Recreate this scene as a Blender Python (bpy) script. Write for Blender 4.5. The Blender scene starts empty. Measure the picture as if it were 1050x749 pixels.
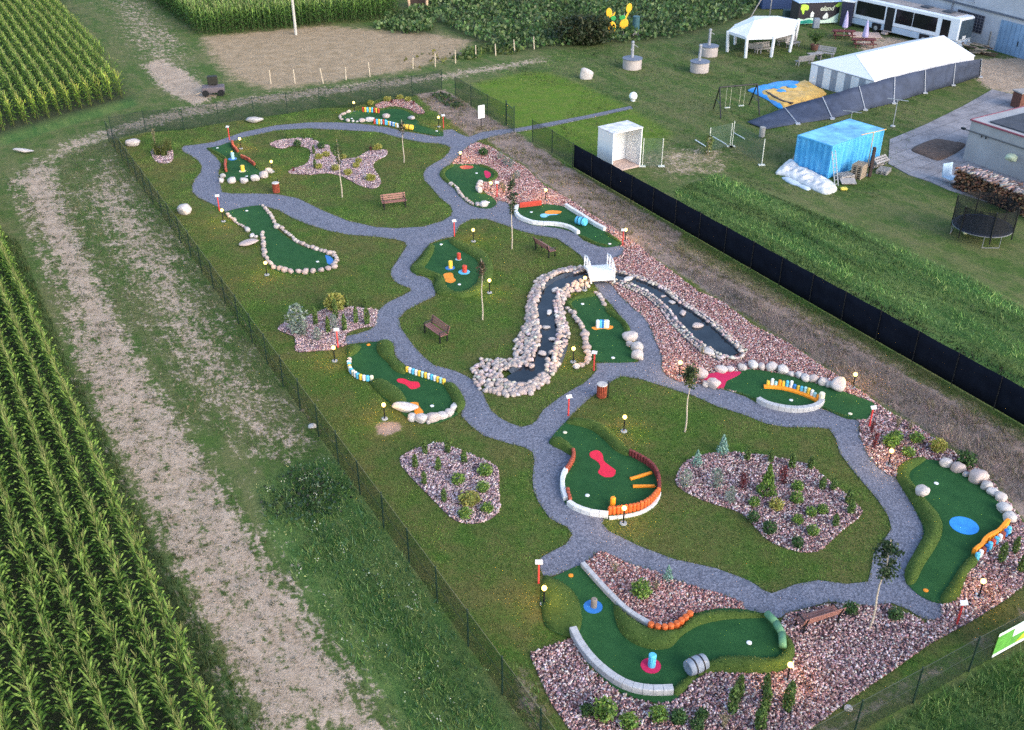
import bpy, math, random
import numpy as np
from mathutils import Vector, Matrix, noise
from mathutils.geometry import delaunay_2d_cdt

R = random.Random(11)
rng = np.random.default_rng(11)
col = bpy.context.scene.collection
sc = bpy.context.scene
PI = math.pi

# ------------------------------------------------------------------ survey: photo pixel -> point on the ground plan
FPX, YH, CH = 1057.0, -265.0, 28.0
TH = math.atan2(374.5 - YH, FPX)
CT, ST = math.cos(TH), math.sin(TH)

def G(x, y, z=0.0):
    u = (x - 525) / FPX; v = (374.5 - y) / FPX
    t = (z - CH) / (-ST + v * CT)
    return Vector((u * t, (CT + v * ST) * t, z))

def PX(p):
    z = p[2] - CH
    dep = p[1] * CT - z * ST
    return 525 + FPX * p[0] / dep, 374.5 - FPX * (p[1] * ST + z * CT) / dep

def W(pts, z=0.0):
    return [tuple(G(a, b, z)[:2]) for a, b in pts]

def HT(b, top):
    """height of an upright thing standing at photo point b whose top is at photo row top"""
    B = G(*b); lo, hi = 0.0, 15.0
    for _ in range(40):
        m = (lo + hi) / 2
        if PX((B.x, B.y, m))[1] > top: lo = m
        else: hi = m
    return lo

def F(x0, y0, s):
    return lambda *p: [(x0 + a / s, y0 + b / s) for a, b in p]

zA = F(100, 80, 3.5); zB = F(320, 80, 3.5); zC = F(260, 260, 3.941); zD = F(400, 220, 3.746)
zE = F(640, 330, 3.568); zF = F(520, 540, 3.281); zG = F(780, 440, 3.404); zH = F(380, 400, 3.281)
h1 = F(330, 85, 7.0); h2 = F(210, 110, 8.32); h4 = F(440, 150, 8.325); h5 = F(510, 190, 7.49)
h6 = F(410, 215, 7.49); h7 = F(340, 335, 6.807); h8 = F(480, 260, 4.995); zS = F(620, 260, 5.763)
h9 = F(700, 360, 5.0); h10 = F(550, 420, 6.243); h11 = F(560, 560, 3.75); h12 = F(860, 430, 4.995)
b1f = F(270, 130, 8.077); b6f = F(680, 440, 4.375); b7f = F(270, 280, 8.077)

# ------------------------------------------------------------------ plane geometry
def smooth(pts, closed=True, n=5):
    out = []; N = len(pts)
    rngi = range(N) if closed else range(N - 1)
    for i in rngi:
        if closed:
            p0, p1, p2, p3 = pts[(i - 1) % N], pts[i], pts[(i + 1) % N], pts[(i + 2) % N]
        else:
            p1, p2 = pts[i], pts[i + 1]
            p0 = pts[i - 1] if i else p1
            p3 = pts[i + 2] if i + 2 < N else p2
        for k in range(n):
            t = k / n
            out.append(tuple(0.5 * ((2 * p1[j]) + (-p0[j] + p2[j]) * t + (2 * p0[j] - 5 * p1[j] + 4 * p2[j] - p3[j]) * t * t
                       + (-p0[j] + 3 * p1[j] - 3 * p2[j] + p3[j]) * t ** 3) for j in range(len(p1))))
    if not closed: out.append(tuple(pts[-1]))
    return out

def resample(pts, d):
    """points every d along an open line"""
    P = np.array(pts, float)
    L = np.concatenate([[0], np.cumsum(np.linalg.norm(np.diff(P, axis=0), axis=1))])
    n = max(2, int(round(L[-1] / d)) + 1)
    s = np.linspace(0, L[-1], n)
    return [tuple(np.interp(v, L, P[:, j]) for j in range(P.shape[1])) for v in s]

def inside(P, poly):
    P = np.asarray(P, float); x, y = P[:, 0], P[:, 1]
    r = np.zeros(len(P), bool); n = len(poly)
    bx = [p[0] for p in poly]; by = [p[1] for p in poly]
    cand = np.nonzero((x >= min(bx)) & (x <= max(bx)) & (y >= min(by)) & (y <= max(by)))[0]
    if not len(cand): return r
    xx, yy = x[cand], y[cand]; q = np.zeros(len(cand), bool)
    for i in range(n):
        x1, y1 = poly[i]; x2, y2 = poly[(i + 1) % n]
        if y1 == y2: continue
        c = (y1 > yy) != (y2 > yy)
        q ^= c & (xx < (x2 - x1) * (yy - y1) / (y2 - y1) + x1)
    r[cand] = q
    return r

def segdist(P, line, closed=True):
    P = np.asarray(P, float); d = np.full(len(P), 1e9)
    n = len(line)
    for i in range(n if closed else n - 1):
        a = np.array(line[i][:2]); b = np.array(line[(i + 1) % n][:2]); ab = b - a
        L2 = max(1e-9, ab @ ab)
        t = np.clip(((P - a) @ ab) / L2, 0, 1)
        q = P - (a + t[:, None] * ab)
        d = np.minimum(d, np.sqrt((q * q).sum(1)))
    return d

def softmask(P, poly, w):
    """1 well inside the outline, 0 well outside, a ramp of width w across it"""
    P = np.asarray(P, float)
    bx = [p[0] for p in poly]; by = [p[1] for p in poly]
    out = np.zeros(len(P))
    c = np.nonzero((P[:, 0] > min(bx) - w) & (P[:, 0] < max(bx) + w) & (P[:, 1] > min(by) - w) & (P[:, 1] < max(by) + w))[0]
    if not len(c): return out
    Q = P[c]; d = segdist(Q, poly); s = np.where(inside(Q, poly), d, -d)
    out[c] = np.clip(0.5 + s / w, 0, 1)
    return out

def scatter(poly, dens, exclude=()):
    bx = [p[0] for p in poly]; by = [p[1] for p in poly]
    A = (max(bx) - min(bx)) * (max(by) - min(by))
    n = int(A * dens)
    P = np.column_stack([rng.uniform(min(bx), max(bx), n), rng.uniform(min(by), max(by), n)])
    P = P[inside(P, poly)]
    for e in exclude: P = P[~inside(P, e)]
    return P

def in_view(P, z=0.0, m=30):
    zz = z - CH
    dep = P[:, 1] * CT - zz * ST
    px = 525 + FPX * P[:, 0] / dep; py = 374.5 - FPX * (P[:, 1] * ST + zz * CT) / dep
    return (dep > 1) & (px > -m) & (px < 1050 + m) & (py > -m) & (py < 749 + m)

# ------------------------------------------------------------------ materials
class NT:
    def __init__(s, name):
        s.m = bpy.data.materials.new(name); s.m.use_nodes = True
        s.t = s.m.node_tree; s.b = s.t.nodes['Principled BSDF']; s.b.inputs['Specular IOR Level'].default_value = 0.25
    def n(s, t, **k):
        x = s.t.nodes.new(t)
        for a, b in k.items(): setattr(x, a, b)
        return x
    def l(s, a, b): s.t.links.new(a, b)
    def pos(s): return s.n('ShaderNodeNewGeometry').outputs['Position']
    def noise(s, scale, detail=4, rough=.6, vec=None, stretch=None):
        x = s.n('ShaderNodeTexNoise'); x.inputs['Scale'].default_value = scale
        x.inputs['Detail'].default_value = detail; x.inputs['Roughness'].default_value = rough
        v = vec or s.pos()
        if stretch:
            mp = s.n('ShaderNodeMapping', vector_type='TEXTURE'); mp.inputs['Rotation'].default_value = (0, 0, stretch[0]); mp.inputs['Scale'].default_value = (stretch[1], stretch[2], 1)
            s.l(v, mp.inputs['Vector']); v = mp.outputs[0]
        s.l(v, x.inputs['Vector']); return x.outputs['Fac']
    def ramp(s, fac, stops):
        r = s.n('ShaderNodeValToRGB'); e = r.color_ramp.elements
        while len(e) < len(stops): e.new(.5)
        for q, (p, c) in zip(e, stops): q.position = p; q.color = (*c, 1)
        s.l(fac, r.inputs[0]); return r.outputs[0]
    def math(s, op, a, b=None, c=None, clamp=False):
        x = s.n('ShaderNodeMath', operation=op, use_clamp=clamp)
        for i, v in enumerate((a, b, c)):
            if v is None: continue
            if isinstance(v, (int, float)): x.inputs[i].default_value = v
            else: s.l(v, x.inputs[i])
        return x.outputs[0]
    def mix(s, f, a, b, mode='MIX'):
        x = s.n('ShaderNodeMix', data_type='RGBA', blend_type=mode)
        for i, v in ((0, f), (6, a), (7, b)):
            if isinstance(v, (int, float)): x.inputs[i].default_value = v
            elif isinstance(v, tuple): x.inputs[i].default_value = (*v, 1)
            else: s.l(v, x.inputs[i])
        return x.outputs[2]
    def base(s, c): s.l(c, s.b.inputs['Base Color'])
    def bump(s, h, d=.05, st=.5):
        x = s.n('ShaderNodeBump'); x.inputs['Distance'].default_value = d; x.inputs['Strength'].default_value = st
        s.l(h, x.inputs['Height']); s.l(x.outputs[0], s.b.inputs['Normal'])

MATS = {}
def P(name, rgb, rough=.6, var=.18, scale=5., metal=0., bump=0., spec=.3, objvar=0.):
    """plain procedural finish: base colour with a little wear"""
    if name in MATS: return MATS[name]
    t = NT(name); t.b.inputs['Roughness'].default_value = rough; t.b.inputs['Metallic'].default_value = metal
    t.b.inputs['Specular IOR Level'].default_value = spec
    f = t.noise(scale, 5)
    lo = tuple(c * (1 - var) for c in rgb); hi = tuple(min(1, c * (1 + var)) for c in rgb)
    c = t.ramp(f, [(.3, lo), (.7, hi)])
    if objvar:
        oi = t.n('ShaderNodeObjectInfo')
        k = t.math('MULTIPLY_ADD', oi.outputs['Random'], objvar, 1 - objvar / 2)
        c = t.mix(1.0, c, t.ramp(k, [(0, (0, 0, 0)), (1, (1, 1, 1))]), 'MULTIPLY')
    t.base(c)
    if bump: t.bump(t.noise(scale * 6, 3), bump, .6)
    MATS[name] = t.m
    return t.m

def leafmat(name, rough=.55, trans=.25):
    """foliage that takes its colour from the 'tint' attribute of each leaf"""
    t = NT(name); t.b.inputs['Roughness'].default_value = rough
    a = t.n('ShaderNodeAttribute', attribute_name='tint')
    t.base(a.outputs['Color'])
    if trans:
        tr = t.n('ShaderNodeBsdfTranslucent'); t.l(a.outputs['Color'], tr.inputs['Color'])
        mx = t.n('ShaderNodeMixShader'); mx.inputs[0].default_value = trans
        t.l(t.b.outputs[0], mx.inputs[1]); t.l(tr.outputs[0], mx.inputs[2])
        t.l(mx.outputs[0], t.t.nodes['Material Output'].inputs['Surface'])
    return t.m

# ------------------------------------------------------------------ objects
KIDS = {}
def link(o, parent=None):
    col.objects.link(o)
    if parent is not None:
        o.parent = parent; KIDS.setdefault(parent.name, []).append(o)
    return o

def empty(name, loc, rz=0, label=None, cat=None, group=None, scale=1):
    o = bpy.data.objects.new(name, None); o.empty_display_size = .2
    o.location = loc; o.rotation_euler = (0, 0, rz); o.scale = (scale,) * 3
    link(o)
    return tag(o, label, cat, group)

def tag(o, label=None, cat=None, group=None, kind=None):
    for k, v in (('label', label), ('category', cat), ('group', group), ('kind', kind)):
        if v: o[k] = v
    return o

def dup(root, loc=None, rz=None, label=None, group=None, scale=None):
    r = root.copy(); link(r)
    if loc is not None: r.location = loc
    if rz is not None: r.rotation_euler = (0, 0, rz)
    if scale is not None: r.scale = scale if hasattr(scale, '__len__') else (scale,) * 3
    if label: r['label'] = label
    if group: r['group'] = group
    def rec(src, dst):
        for c in KIDS.get(src.name, []):
            d = c.copy(); link(d, dst); rec(c, d)
    rec(root, r)
    return r

def npmesh(name, V, Fc, mat, tint=None, smooth_=False):
    V = np.asarray(V, np.float32).reshape(-1, 3); Fc = np.asarray(Fc, np.int32); k = Fc.shape[1]
    me = bpy.data.meshes.new(name)
    me.vertices.add(len(V)); me.vertices.foreach_set('co', V.ravel())
    me.loops.add(Fc.size); me.loops.foreach_set('vertex_index', Fc.ravel())
    me.polygons.add(len(Fc)); me.polygons.foreach_set('loop_start', np.arange(0, Fc.size, k, dtype=np.int32))
    if smooth_: me.polygons.foreach_set('use_smooth', np.ones(len(Fc), bool))
    me.update(calc_edges=True)
    if tint is not None:
        a = me.attributes.new('tint', 'FLOAT_COLOR', 'POINT')
        t = np.ones((len(V), 4), np.float32); t[:, :3] = tint
        a.data.foreach_set('color', t.ravel())
    if mat: me.materials.append(mat)
    return me

class MB:
    """collects shapes for ONE mesh"""
    def __init__(s): s.v = []; s.f = []; s.M = Matrix.Identity(4)
    def add(s, vs, fs):
        b = len(s.v)
        s.v += [s.M @ Vector(q) for q in vs]; s.f += [tuple(b + i for i in f) for f in fs]; return s
    def box(s, c, d, rz=0, rx=0, ry=0, bev=0.):
        m = Matrix.Translation(c) @ Matrix.Rotation(rz, 4, 'Z') @ Matrix.Rotation(ry, 4, 'Y') @ Matrix.Rotation(rx, 4, 'X')
        x, y, z = (q / 2 for q in d)
        if bev:
            q = min(bev, x * .9, y * .9, z * .9); vs = []
            for zz, ins in ((-z, q), (-z + q, 0), (z - q, 0), (z, q)):
                a, b = x - ins, y - ins
                vs += [(-a + q, -b, zz), (a - q, -b, zz), (a, -b + q, zz), (a, b - q, zz), (a - q, b, zz), (-a + q, b, zz), (-a, b - q, zz), (-a, -b + q, zz)]
            fs = [tuple(range(7, -1, -1)), tuple(range(24, 32))]
            for L in range(3):
                for i in range(8):
                    j = (i + 1) % 8; fs.append((L * 8 + i, L * 8 + j, L * 8 + 8 + j, L * 8 + 8 + i))
        else:
            vs = [(a, b, e) for e in (-z, z) for a, b in ((-x, -y), (x, -y), (x, y), (-x, y))]
            fs = [(3, 2, 1, 0), (4, 5, 6, 7), (0, 1, 5, 4), (1, 2, 6, 5), (2, 3, 7, 6), (3, 0, 4, 7)]
        return s.add([m @ Vector(v) for v in vs], fs)
    def hexa(s, b, t):
        """eight corners: four below, four above"""
        return s.add(list(b) + list(t), [(3, 2, 1, 0), (4, 5, 6, 7), (0, 1, 5, 4), (1, 2, 6, 5), (2, 3, 7, 6), (3, 0, 4, 7)])
    def rod(s, p0, p1, r0, r1=None, n=8, cap=True):
        p0, p1 = Vector(p0), Vector(p1); r1 = r0 if r1 is None else r1
        d = (p1 - p0); q = d.to_track_quat('Z', 'Y').to_matrix()
        vs = []
        for p, r in ((p0, r0), (p1, r1)):
            for i in range(n):
                a = 2 * PI * i / n; vs.append(p + q @ Vector((r * math.cos(a), r * math.sin(a), 0)))
        fs = [(i, (i + 1) % n, n + (i + 1) % n, n + i) for i in range(n)]
        if cap: fs += [tuple(range(n - 1, -1, -1)), tuple(range(n, 2 * n))]
        return s.add(vs, fs)
    def lathe(s, prof, c=(0, 0, 0), n=16, cap=True):
        vs = []; fs = []
        for r, z in prof:
            for i in range(n):
                a = 2 * PI * i / n; vs.append((c[0] + r * math.cos(a), c[1] + r * math.sin(a), c[2] + z))
        for L in range(len(prof) - 1):
            for i in range(n):
                j = (i + 1) % n; fs.append((L * n + i, L * n + j, L * n + n + j, L * n + n + i))
        if cap: fs += [tuple(range(n - 1, -1, -1)), tuple(range((len(prof) - 1) * n, len(prof) * n))]
        return s.add(vs, fs)
    def ball(s, c, r, n=14, sq=1.):
        prof = [(max(.004, r * math.sin(PI * i / 8)), -r * sq * math.cos(PI * i / 8)) for i in range(9)]
        return s.lathe(prof, c, n)
    def tube(s, pts, r, n=6):
        for a, b in zip(pts[:-1], pts[1:]): s.rod(a, b, r, r, n)
        return s
    def quad(s, a, b, c, d): return s.add([a, b, c, d], [(0, 1, 2, 3)])
    def sheet(s, a, b, c, d, t):
        """thin slab with corners a b c d and thickness t along its normal"""
        a, b, c, d = map(Vector, (a, b, c, d)); n = (b - a).cross(d - a).normalized() * t
        return s.hexa([a, b, c, d], [a + n, b + n, c + n, d + n])
    def poly(s, outline, z0, z1):
        """flat prism of a 2-D outline"""
        n = len(outline)
        out = list(outline)
        if sum(out[i][0] * out[(i + 1) % n][1] - out[(i + 1) % n][0] * out[i][1] for i in range(n)) < 0: out.reverse()
        vs = [(x, y, z0) for x, y in out] + [(x, y, z1) for x, y in out]
        fs = [tuple(range(n, 2 * n))] + [(i, (i + 1) % n, n + (i + 1) % n, n + i) for i in range(n)]
        return s.add(vs, fs)
    def sweep(s, line, w, h, z0=0., side=0., gap=0., rnd=0.02, zf=None):
        """a kerb of width w and height h along a line of plan points; side shifts it sideways"""
        L = [Vector((p[0], p[1])) for p in line]; n = len(L); T = []
        for i in range(n):
            d = (L[min(n - 1, i + 1)] - L[max(0, i - 1)]).normalized(); T.append(Vector((-d.y, d.x)))
        prof = [(-w / 2, 0), (-w / 2, h - rnd), (-w / 2 + rnd, h), (w / 2 - rnd, h), (w / 2, h - rnd), (w / 2, 0)]
        def ring(i, k=0, f=0):
            p = L[i] if not f else L[i].lerp(L[k], f)
            zz = z0 if zf is None else z0 + zf(i / (n - 1))
            return [(p.x + T[i].x * (a + side), p.y + T[i].y * (a + side), zz + b) for a, b in prof]
        if gap:
            for i in range(n - 1):
                d = (L[i + 1] - L[i]).length or 1; g = min(.4, gap / d / 2)
                s.add(ring(i, i + 1, g) + ring(i + 1, i, g), [(0, 1, 7, 6), (1, 2, 8, 7), (2, 3, 9, 8), (3, 4, 10, 9), (4, 5, 11, 10), (5, 4, 3, 2, 1, 0), (6, 7, 8, 9, 10, 11)])
        else:
            vs = []
            for i in range(n): vs += ring(i)
            fs = [(0, 5, 4, 3, 2, 1), tuple((n - 1) * 6 + q for q in range(6))]
            for i in range(n - 1):
                for q in range(5): fs.append((i * 6 + q, i * 6 + 6 + q, i * 6 + 7 + q, i * 6 + q + 1))
            s.add(vs, [f[::-1] for f in fs])
        return s
    def mesh(s, name, mat, origin=None, smooth_=False):
        me = bpy.data.meshes.new(name)
        o = Vector(origin) if origin is not None else Vector((0, 0, 0))
        me.from_pydata([tuple(v - o) for v in s.v], [], s.f)
        if smooth_:
            me.polygons.foreach_set('use_smooth', [True] * len(me.polygons))
        if mat: me.materials.append(mat)
        me.update(); return me
    def build(s, name, mat, parent=None, world=False, smooth_=False):
        """world: the shapes were given in world coordinates and the parent only has a location"""
        org = parent.location if (parent is not None and world) else None
        if parent is not None and world and parent.parent is not None: org = parent.parent.location + parent.location
        o = bpy.data.objects.new(name, s.mesh(name, mat, org, smooth_))
        return link(o, parent)

def obj(name, me, parent=None, loc=(0, 0, 0)):
    o = bpy.data.objects.new(name, me); o.location = loc
    return link(o, parent)

def tri2d(poly, holes=(), step=None, jitter=.0):
    rings = [list(poly)] + [list(h) for h in holes]
    vs = []; es = []
    for r in rings:
        b = len(vs); n = len(r)
        vs += [Vector((p[0], p[1])) for p in r]; es += [(b + i, b + (i + 1) % n) for i in range(n)]
    if step:
        bx = [p[0] for p in poly]; by = [p[1] for p in poly]
        gx, gy = np.meshgrid(np.arange(min(bx), max(bx), step), np.arange(min(by), max(by), step))
        Q = np.column_stack([gx.ravel(), gy.ravel()])
        Q += rng.uniform(-.2, .2, Q.shape) * step
        k = inside(Q, poly) & (segdist(Q, poly) > step * .35)
        for h in holes: k &= ~inside(Q, h) & (segdist(Q, h) > step * .35)
        vs += [Vector(q) for q in Q[k]]
    v2, e2, f2, *_ = delaunay_2d_cdt(vs, es, [], 0, 1e-5)
    V = np.array([tuple(v) for v in v2]); T = np.array([tuple(f) for f in f2 if len(f) == 3])
    C = V[T].mean(1); k = inside(C, poly)
    for h in holes: k &= ~inside(C, h)
    T = T[k]
    a, b, c = V[T[:, 0]], V[T[:, 1]], V[T[:, 2]]
    cr = (b[:, 0] - a[:, 0]) * (c[:, 1] - a[:, 1]) - (b[:, 1] - a[:, 1]) * (c[:, 0] - a[:, 0])
    T[cr < 0] = T[cr < 0][:, ::-1]
    return V, T

def slab(name, mat, poly, z, depth=.08, holes=(), parent=None, origin=None, step=None, zfun=None, smooth_=False):
    """a sheet with the given plan outline, its top at z and a rim going down by depth"""
    V, T = tri2d(poly, holes, step)
    Z = np.full(len(V), z) if zfun is None else zfun(V)
    v = [(a, b, c) for (a, b), c in zip(V, Z)]; f = [tuple(t) for t in T]
    from collections import Counter
    ec = Counter()
    for t in f:
        for i in range(3): ec[(t[i], t[(i + 1) % 3])] += 1
    low = {}
    for (a, b) in list(ec):
        if (b, a) not in ec:
            for q in (a, b):
                if q not in low: low[q] = len(v); v.append((v[q][0], v[q][1], v[q][2] - depth))
            f.append((a, low[a], low[b], b))
    me = bpy.data.meshes.new(name)
    o = Vector(origin) if origin is not None else Vector((0, 0, 0))
    me.from_pydata([tuple(Vector(q) - o) for q in v], [], f)
    if smooth_:
        me.polygons.foreach_set('use_smooth', [len(p.vertices) == 3 for p in me.polygons])
    me.materials.append(mat); me.update()
    return link(bpy.data.objects.new(name, me), parent)

def pillow(name, mat, poly, H, w, step, z0, parent=None, origin=None, depth=None, rough=0.):
    """a raised roll or mound: rises from its outline over width w to height H"""
    def zf(V):
        d = np.clip(segdist(V, poly) / w, 0, 1)
        z = z0 + H * np.sqrt(np.clip(1 - (1 - d) ** 2, 0, 1))
        if rough:
            z = z + np.array([noise.noise((a * 2.3, b * 2.3, 0)) for a, b in V]) * rough * d
        return z
    return slab(name, mat, poly, z0, depth if depth is not None else z0 + .03, (), parent, origin, step, zf, True)

def centroid(poly):
    return Vector((sum(p[0] for p in poly) / len(poly), sum(p[1] for p in poly) / len(poly), 0))

# ------------------------------------------------------------------ leaf and blade clouds
def quads_cloud(C, size, tint, up=.0, aspect=1.6, tilt=None):
    """one small leaf quad per centre; returns verts, faces, tints"""
    C = np.asarray(C, float); n = len(C); size = np.broadcast_to(np.asarray(size, float), (n,))
    a = rng.normal(size=(n, 3)); a[:, 2] += up; a /= np.linalg.norm(a, axis=1)[:, None]
    b = np.cross(a, rng.normal(size=(n, 3))); b /= np.linalg.norm(b, axis=1)[:, None] + 1e-9
    u = a * (size * aspect / 2)[:, None]; v = b * (size / 2)[:, None]
    V = np.stack([C - u, C + v * .9, C + u, C - v * .9], 1).reshape(-1, 3)
    Fc = np.arange(4 * n).reshape(-1, 4)
    return V, Fc, np.repeat(tint, 4, 0)

def blades(Pxy, h, w, tint, lean=.35, z0=0., droop=.0):
    n = len(Pxy); h = np.broadcast_to(h, (n,)); w = np.broadcast_to(w, (n,))
    a = rng.uniform(0, 2 * PI, n); d = np.column_stack([np.cos(a), np.sin(a)])
    b = rng.uniform(0, 2 * PI, n); s = np.column_stack([np.cos(b), np.sin(b)]) * (w / 2)[:, None]
    l = h * lean * rng.uniform(.2, 1.6, n)
    base = np.column_stack([Pxy, np.full(n, z0)])
    tip = base + np.column_stack([d * l[:, None], h])
    V = np.stack([base - np.column_stack([s, np.zeros(n)]), base + np.column_stack([s, np.zeros(n)]), tip], 1).reshape(-1, 3)
    return V, np.arange(3 * n).reshape(-1, 3), np.repeat(tint, 3, 0)

def jit(rgb, n, v=.25, hue=.1):
    rgb = np.asarray(rgb, float)
    t = np.tile(rgb, (n, 1)) if rgb.ndim == 1 else rgb.copy()
    return np.clip(t * rng.uniform(1 - v, 1 + v, (n, 1)) * rng.uniform(1 - hue, 1 + hue, (n, 3)), 0.002, 1)

def mixtint(cols, n, v=.2):
    c = np.array(cols, float)
    return jit(c[rng.integers(0, len(c), n)], n, v)
EXPOSURE = 1.95
# ================================================================== SURVEYED OUTLINES (photo pixels -> plan)
PATH_OUT = W([(647,109),(600,119),(557,127),(530,132),(514,133),(494,136),(480,141),(470,137),(464,133),(454,134),(453,140),
 (446,140.5),(429,137.5),(411,134.5),(400,131.5),(383,129),(365,127),(346,126),(317,126),(283,129),(249,136),(220,146),(200,149),(189,150),(186,152.5),(188,156),
 (196,160),(203,165),(207,171),(206,177),(200,184),(197,191),(197,197),(203,203),(214,208),(226,214),(231,217.5),(250,214),(269,211),(286,216),(300,224),
 (317,231),(337,237),(357,241),(386,243),(406,246),(415,248.5),(417,253),(413,259),(406,270),(401,277),(401,283),(405,289),(412,293),(421,296),(421,299),
 (412,304),(397,311),(387,320),(386,327),(385,334),(379,339),(366,343),(356,345),(354,350),(356,354),(361,353),(380,351),(402,351),(404,359),(406,367),(415,375),
 (422,378),(438,382.5),(457,394),(469,398),(473,404),(477,412),(474,420),(473,427),(484,438),(496,447),(510,451.5),(523,455.5),(538,459),(546,464),(548,473),(546,491),
 (547,503),(552,515),(563,531),(573,537),(582,541),(587,549),(580,559),(568,565),(557,571),(554,574),(554,584),(558,592),(566,591),(582,586),(598,580),(601,576.5),(614,567),(621,567),
 (642,578),(672,587),(691,595),(718,604),(746,612),(760,618),(764,625),(785,631),(796,634),(800,634),(809,628),(830,623),(848,618),(856,617.5),(868,620),(889,622),
 (915,619),(930,625),(945,634),(956,637),(964,634.5),(966,628),(964,619),(956,618),(945,612),(930,599),(928,587),(939,566),(947,549),(946,540),(936,519),(924,500),
 (918,490),(909,487),(898,478),(889,466),(883,452),(880,440),(881,434),(878,431),(873,430),(856,425),(842,419.5),(833,421),(808,421.5),(786,416.5),(777,411),(760,406),
 (744,400),(732,399),(721,395),(710,393.5),(696,392),(684,386.5),(679,380),(679,366),(671,347),(665,332),(656,321.5),(651,318.5),(635,303),(627,292),(624,280),(623,268),(630,265),
 (638,262.5),(640,256),(635,252.5),(625,253),(614,253.5),(598,247),(591,240.5),(585,238),(577,235.5),(563,232.5),(545,230.5),(533,226.5),(527,221),(526,217),(523,211),(518,207.5),(510,206),
 (509,210),(500,214.5),(492,214),(482,211),(474,204.5),(465,193.5),(454,185),(451,180),(453,175),(460,170),(464,167),(470,161),(475,155),(483,148.5),(492,144),(503,141),(527,136),(545,133),(563,130),(606,121),(649,112)])
IS_A = W([(213,154),(226,150),(249,141.5),(283,134),(317,132),(357,134),(389,136),(411,142),(434,146.5),(450,147.5),(457,149),(462,152),(460,157),(454,163),(445,168),(437,173),(434,179),
 (435,185),(440,190),(451,203),(462,212),(464,217),(462,222),(454,227),(434,233),(406,234.5),(386,233.5),(357,227),(329,215.5),(306,204),(283,199.5),(260,199),(237,199),(228,197.5),(226,190),(224,177),(227,169),(222,162)])
IS_B = W([(465,243),(472,231),(483,225),(499,225),(517,231),(533,237),(549,241),(571,245),(587,256),(595,262),(599,268),(603,276),(606,286),(610,293),(614,300),(627,313),(638,327),(644,340),(648,346),
 (657,356),(658,366),(654,372),(632,372.5),(611,373),(612,380),(605,388),(598,394),(585,401),(574,408),(566,414),(557,421),(550,432),(545,436),(535,438.5),(524,435),(514,430),(504,422),(499,413),
 (495,403),(488,393),(480,387),(467,381),(445,375),(433,365),(424,355),(411,337),(409,327),(416,319),(435,309),(446,304),(447,299),(444,294),(443,289),(437,285),(427,283),(421,278),(422,272),(429,265),(436,256),(441,250),(449,246.5)])
IS_C = W([(566,450),(572,443),(581,432),(587,425),(593,419),(603,410),(614,402),(622,395),(630,389.5),(638,386),(656,389),(682,397),(713,407),(735,417),(761,425),(786,435),(808,438.5),(836,438.5),(850,440),(857,450),
 (861,465),(873,481),(883,493),(900,513),(911,530),(914,543),(904,558),(896,568),(893,585),(890,597),(868,599.5),(839,595.5),(815,600),(800,606),(791,609),(783,606),(776,601),(768,596),(758,592),(733,583),(691,574),
 (654,560),(624,545),(617,537),(621,531),(607,528),(593,523),(581,516),(577,504),(575,491),(581,482),(587,467),(577,462),(566,456)])
BED_MAIN = W([(475,153),(481,149),(491,146.5),(505,152),(517,160),(537,171),(557,190),(586,206),(606,220),(630,235),(655,252),(667,263),(689,279),(717,300),(741,310),(764,328),(775,336),(808,352),(836,372),(864,389),
 (892,408),(909,422),(944,440),(968,458),(1003,478),(1033,513),(1055,545),(1075,585),(1050,600),(1033,614),(995,638),(953,661),(915,688),(882,710),(837,743),(800,775),(690,790),(600,770),(566,723),(550,688),(543,671),(560,664),(587,655),
 (600,645),(650,690),(770,690),(800,640),(806,630),(840,622),(900,614),(950,640),(958,622),(975,560),(960,500),(925,490),(905,487),(892,474),(879,448),(872,430),(840,410),(745,402),(700,394),(685,390),(673,372),(669,350),
 (655,325),(638,309),(626,296),(612,280),(618,262),(640,258),(625,240),(580,215),(535,226),(518,209),(512,212),(495,195),(470,176),(463,167)])
BED_STAR = smooth(W(b1f((55,150),(130,115),(280,100),(410,105),(480,150),(545,160),(555,210),(600,250),(690,270),(800,250),(870,205),(1010,195),(1020,240),(930,290),(910,340),(960,420),(970,480),(910,515),(800,490),(720,450),(640,410),(520,390),(380,400),(220,390),(230,360),(340,320),(380,280),(390,200),(330,170),(250,160),(150,185))), n=3)
BED_FAR = smooth(W(h1((380,165),(440,140),(560,120),(640,130),(700,170),(740,215),(690,225),(620,190),(520,170),(420,185))), n=3)
BED_CLUMP = smooth(W(zA((192,268),(215,250),(245,245),(270,265),(268,298),(240,308),(210,300))), n=4)
BED_HEX = smooth(W(zH((98,240),(130,210),(200,185),(240,182),(330,215),(400,245),(428,270),(432,340),(432,410),(380,445),(320,450),(270,430),(200,360),(140,300))), n=3)
BED_KIDNEY = smooth(W(b6f((55,230),(90,160),(150,125),(270,105),(420,115),(560,140),(660,165),(720,215),(800,280),(880,350),(885,390),(800,460),(710,540),(640,555),(560,540),(470,500),(420,450),(350,380),(250,345),(150,310),(80,270))), n=3)
BED_SHRUB = smooth(W(b7f((125,470),(180,415),(260,450),(340,380),(470,320),(560,290),(700,280),(800,290),(940,310),(945,360),(930,440),(800,460),(690,510),(690,600),(600,615),(560,640),(420,650),(300,660),(265,630),(265,540),(200,510))), n=3)
BED_WEDGE = smooth(W(zF((262,122),(310,90),(345,95),(400,125),(500,155),(560,180),(650,210),(740,235),(795,262),(800,285),(780,300),(640,310),(600,330),(490,360),(350,260))), n=3)

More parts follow.
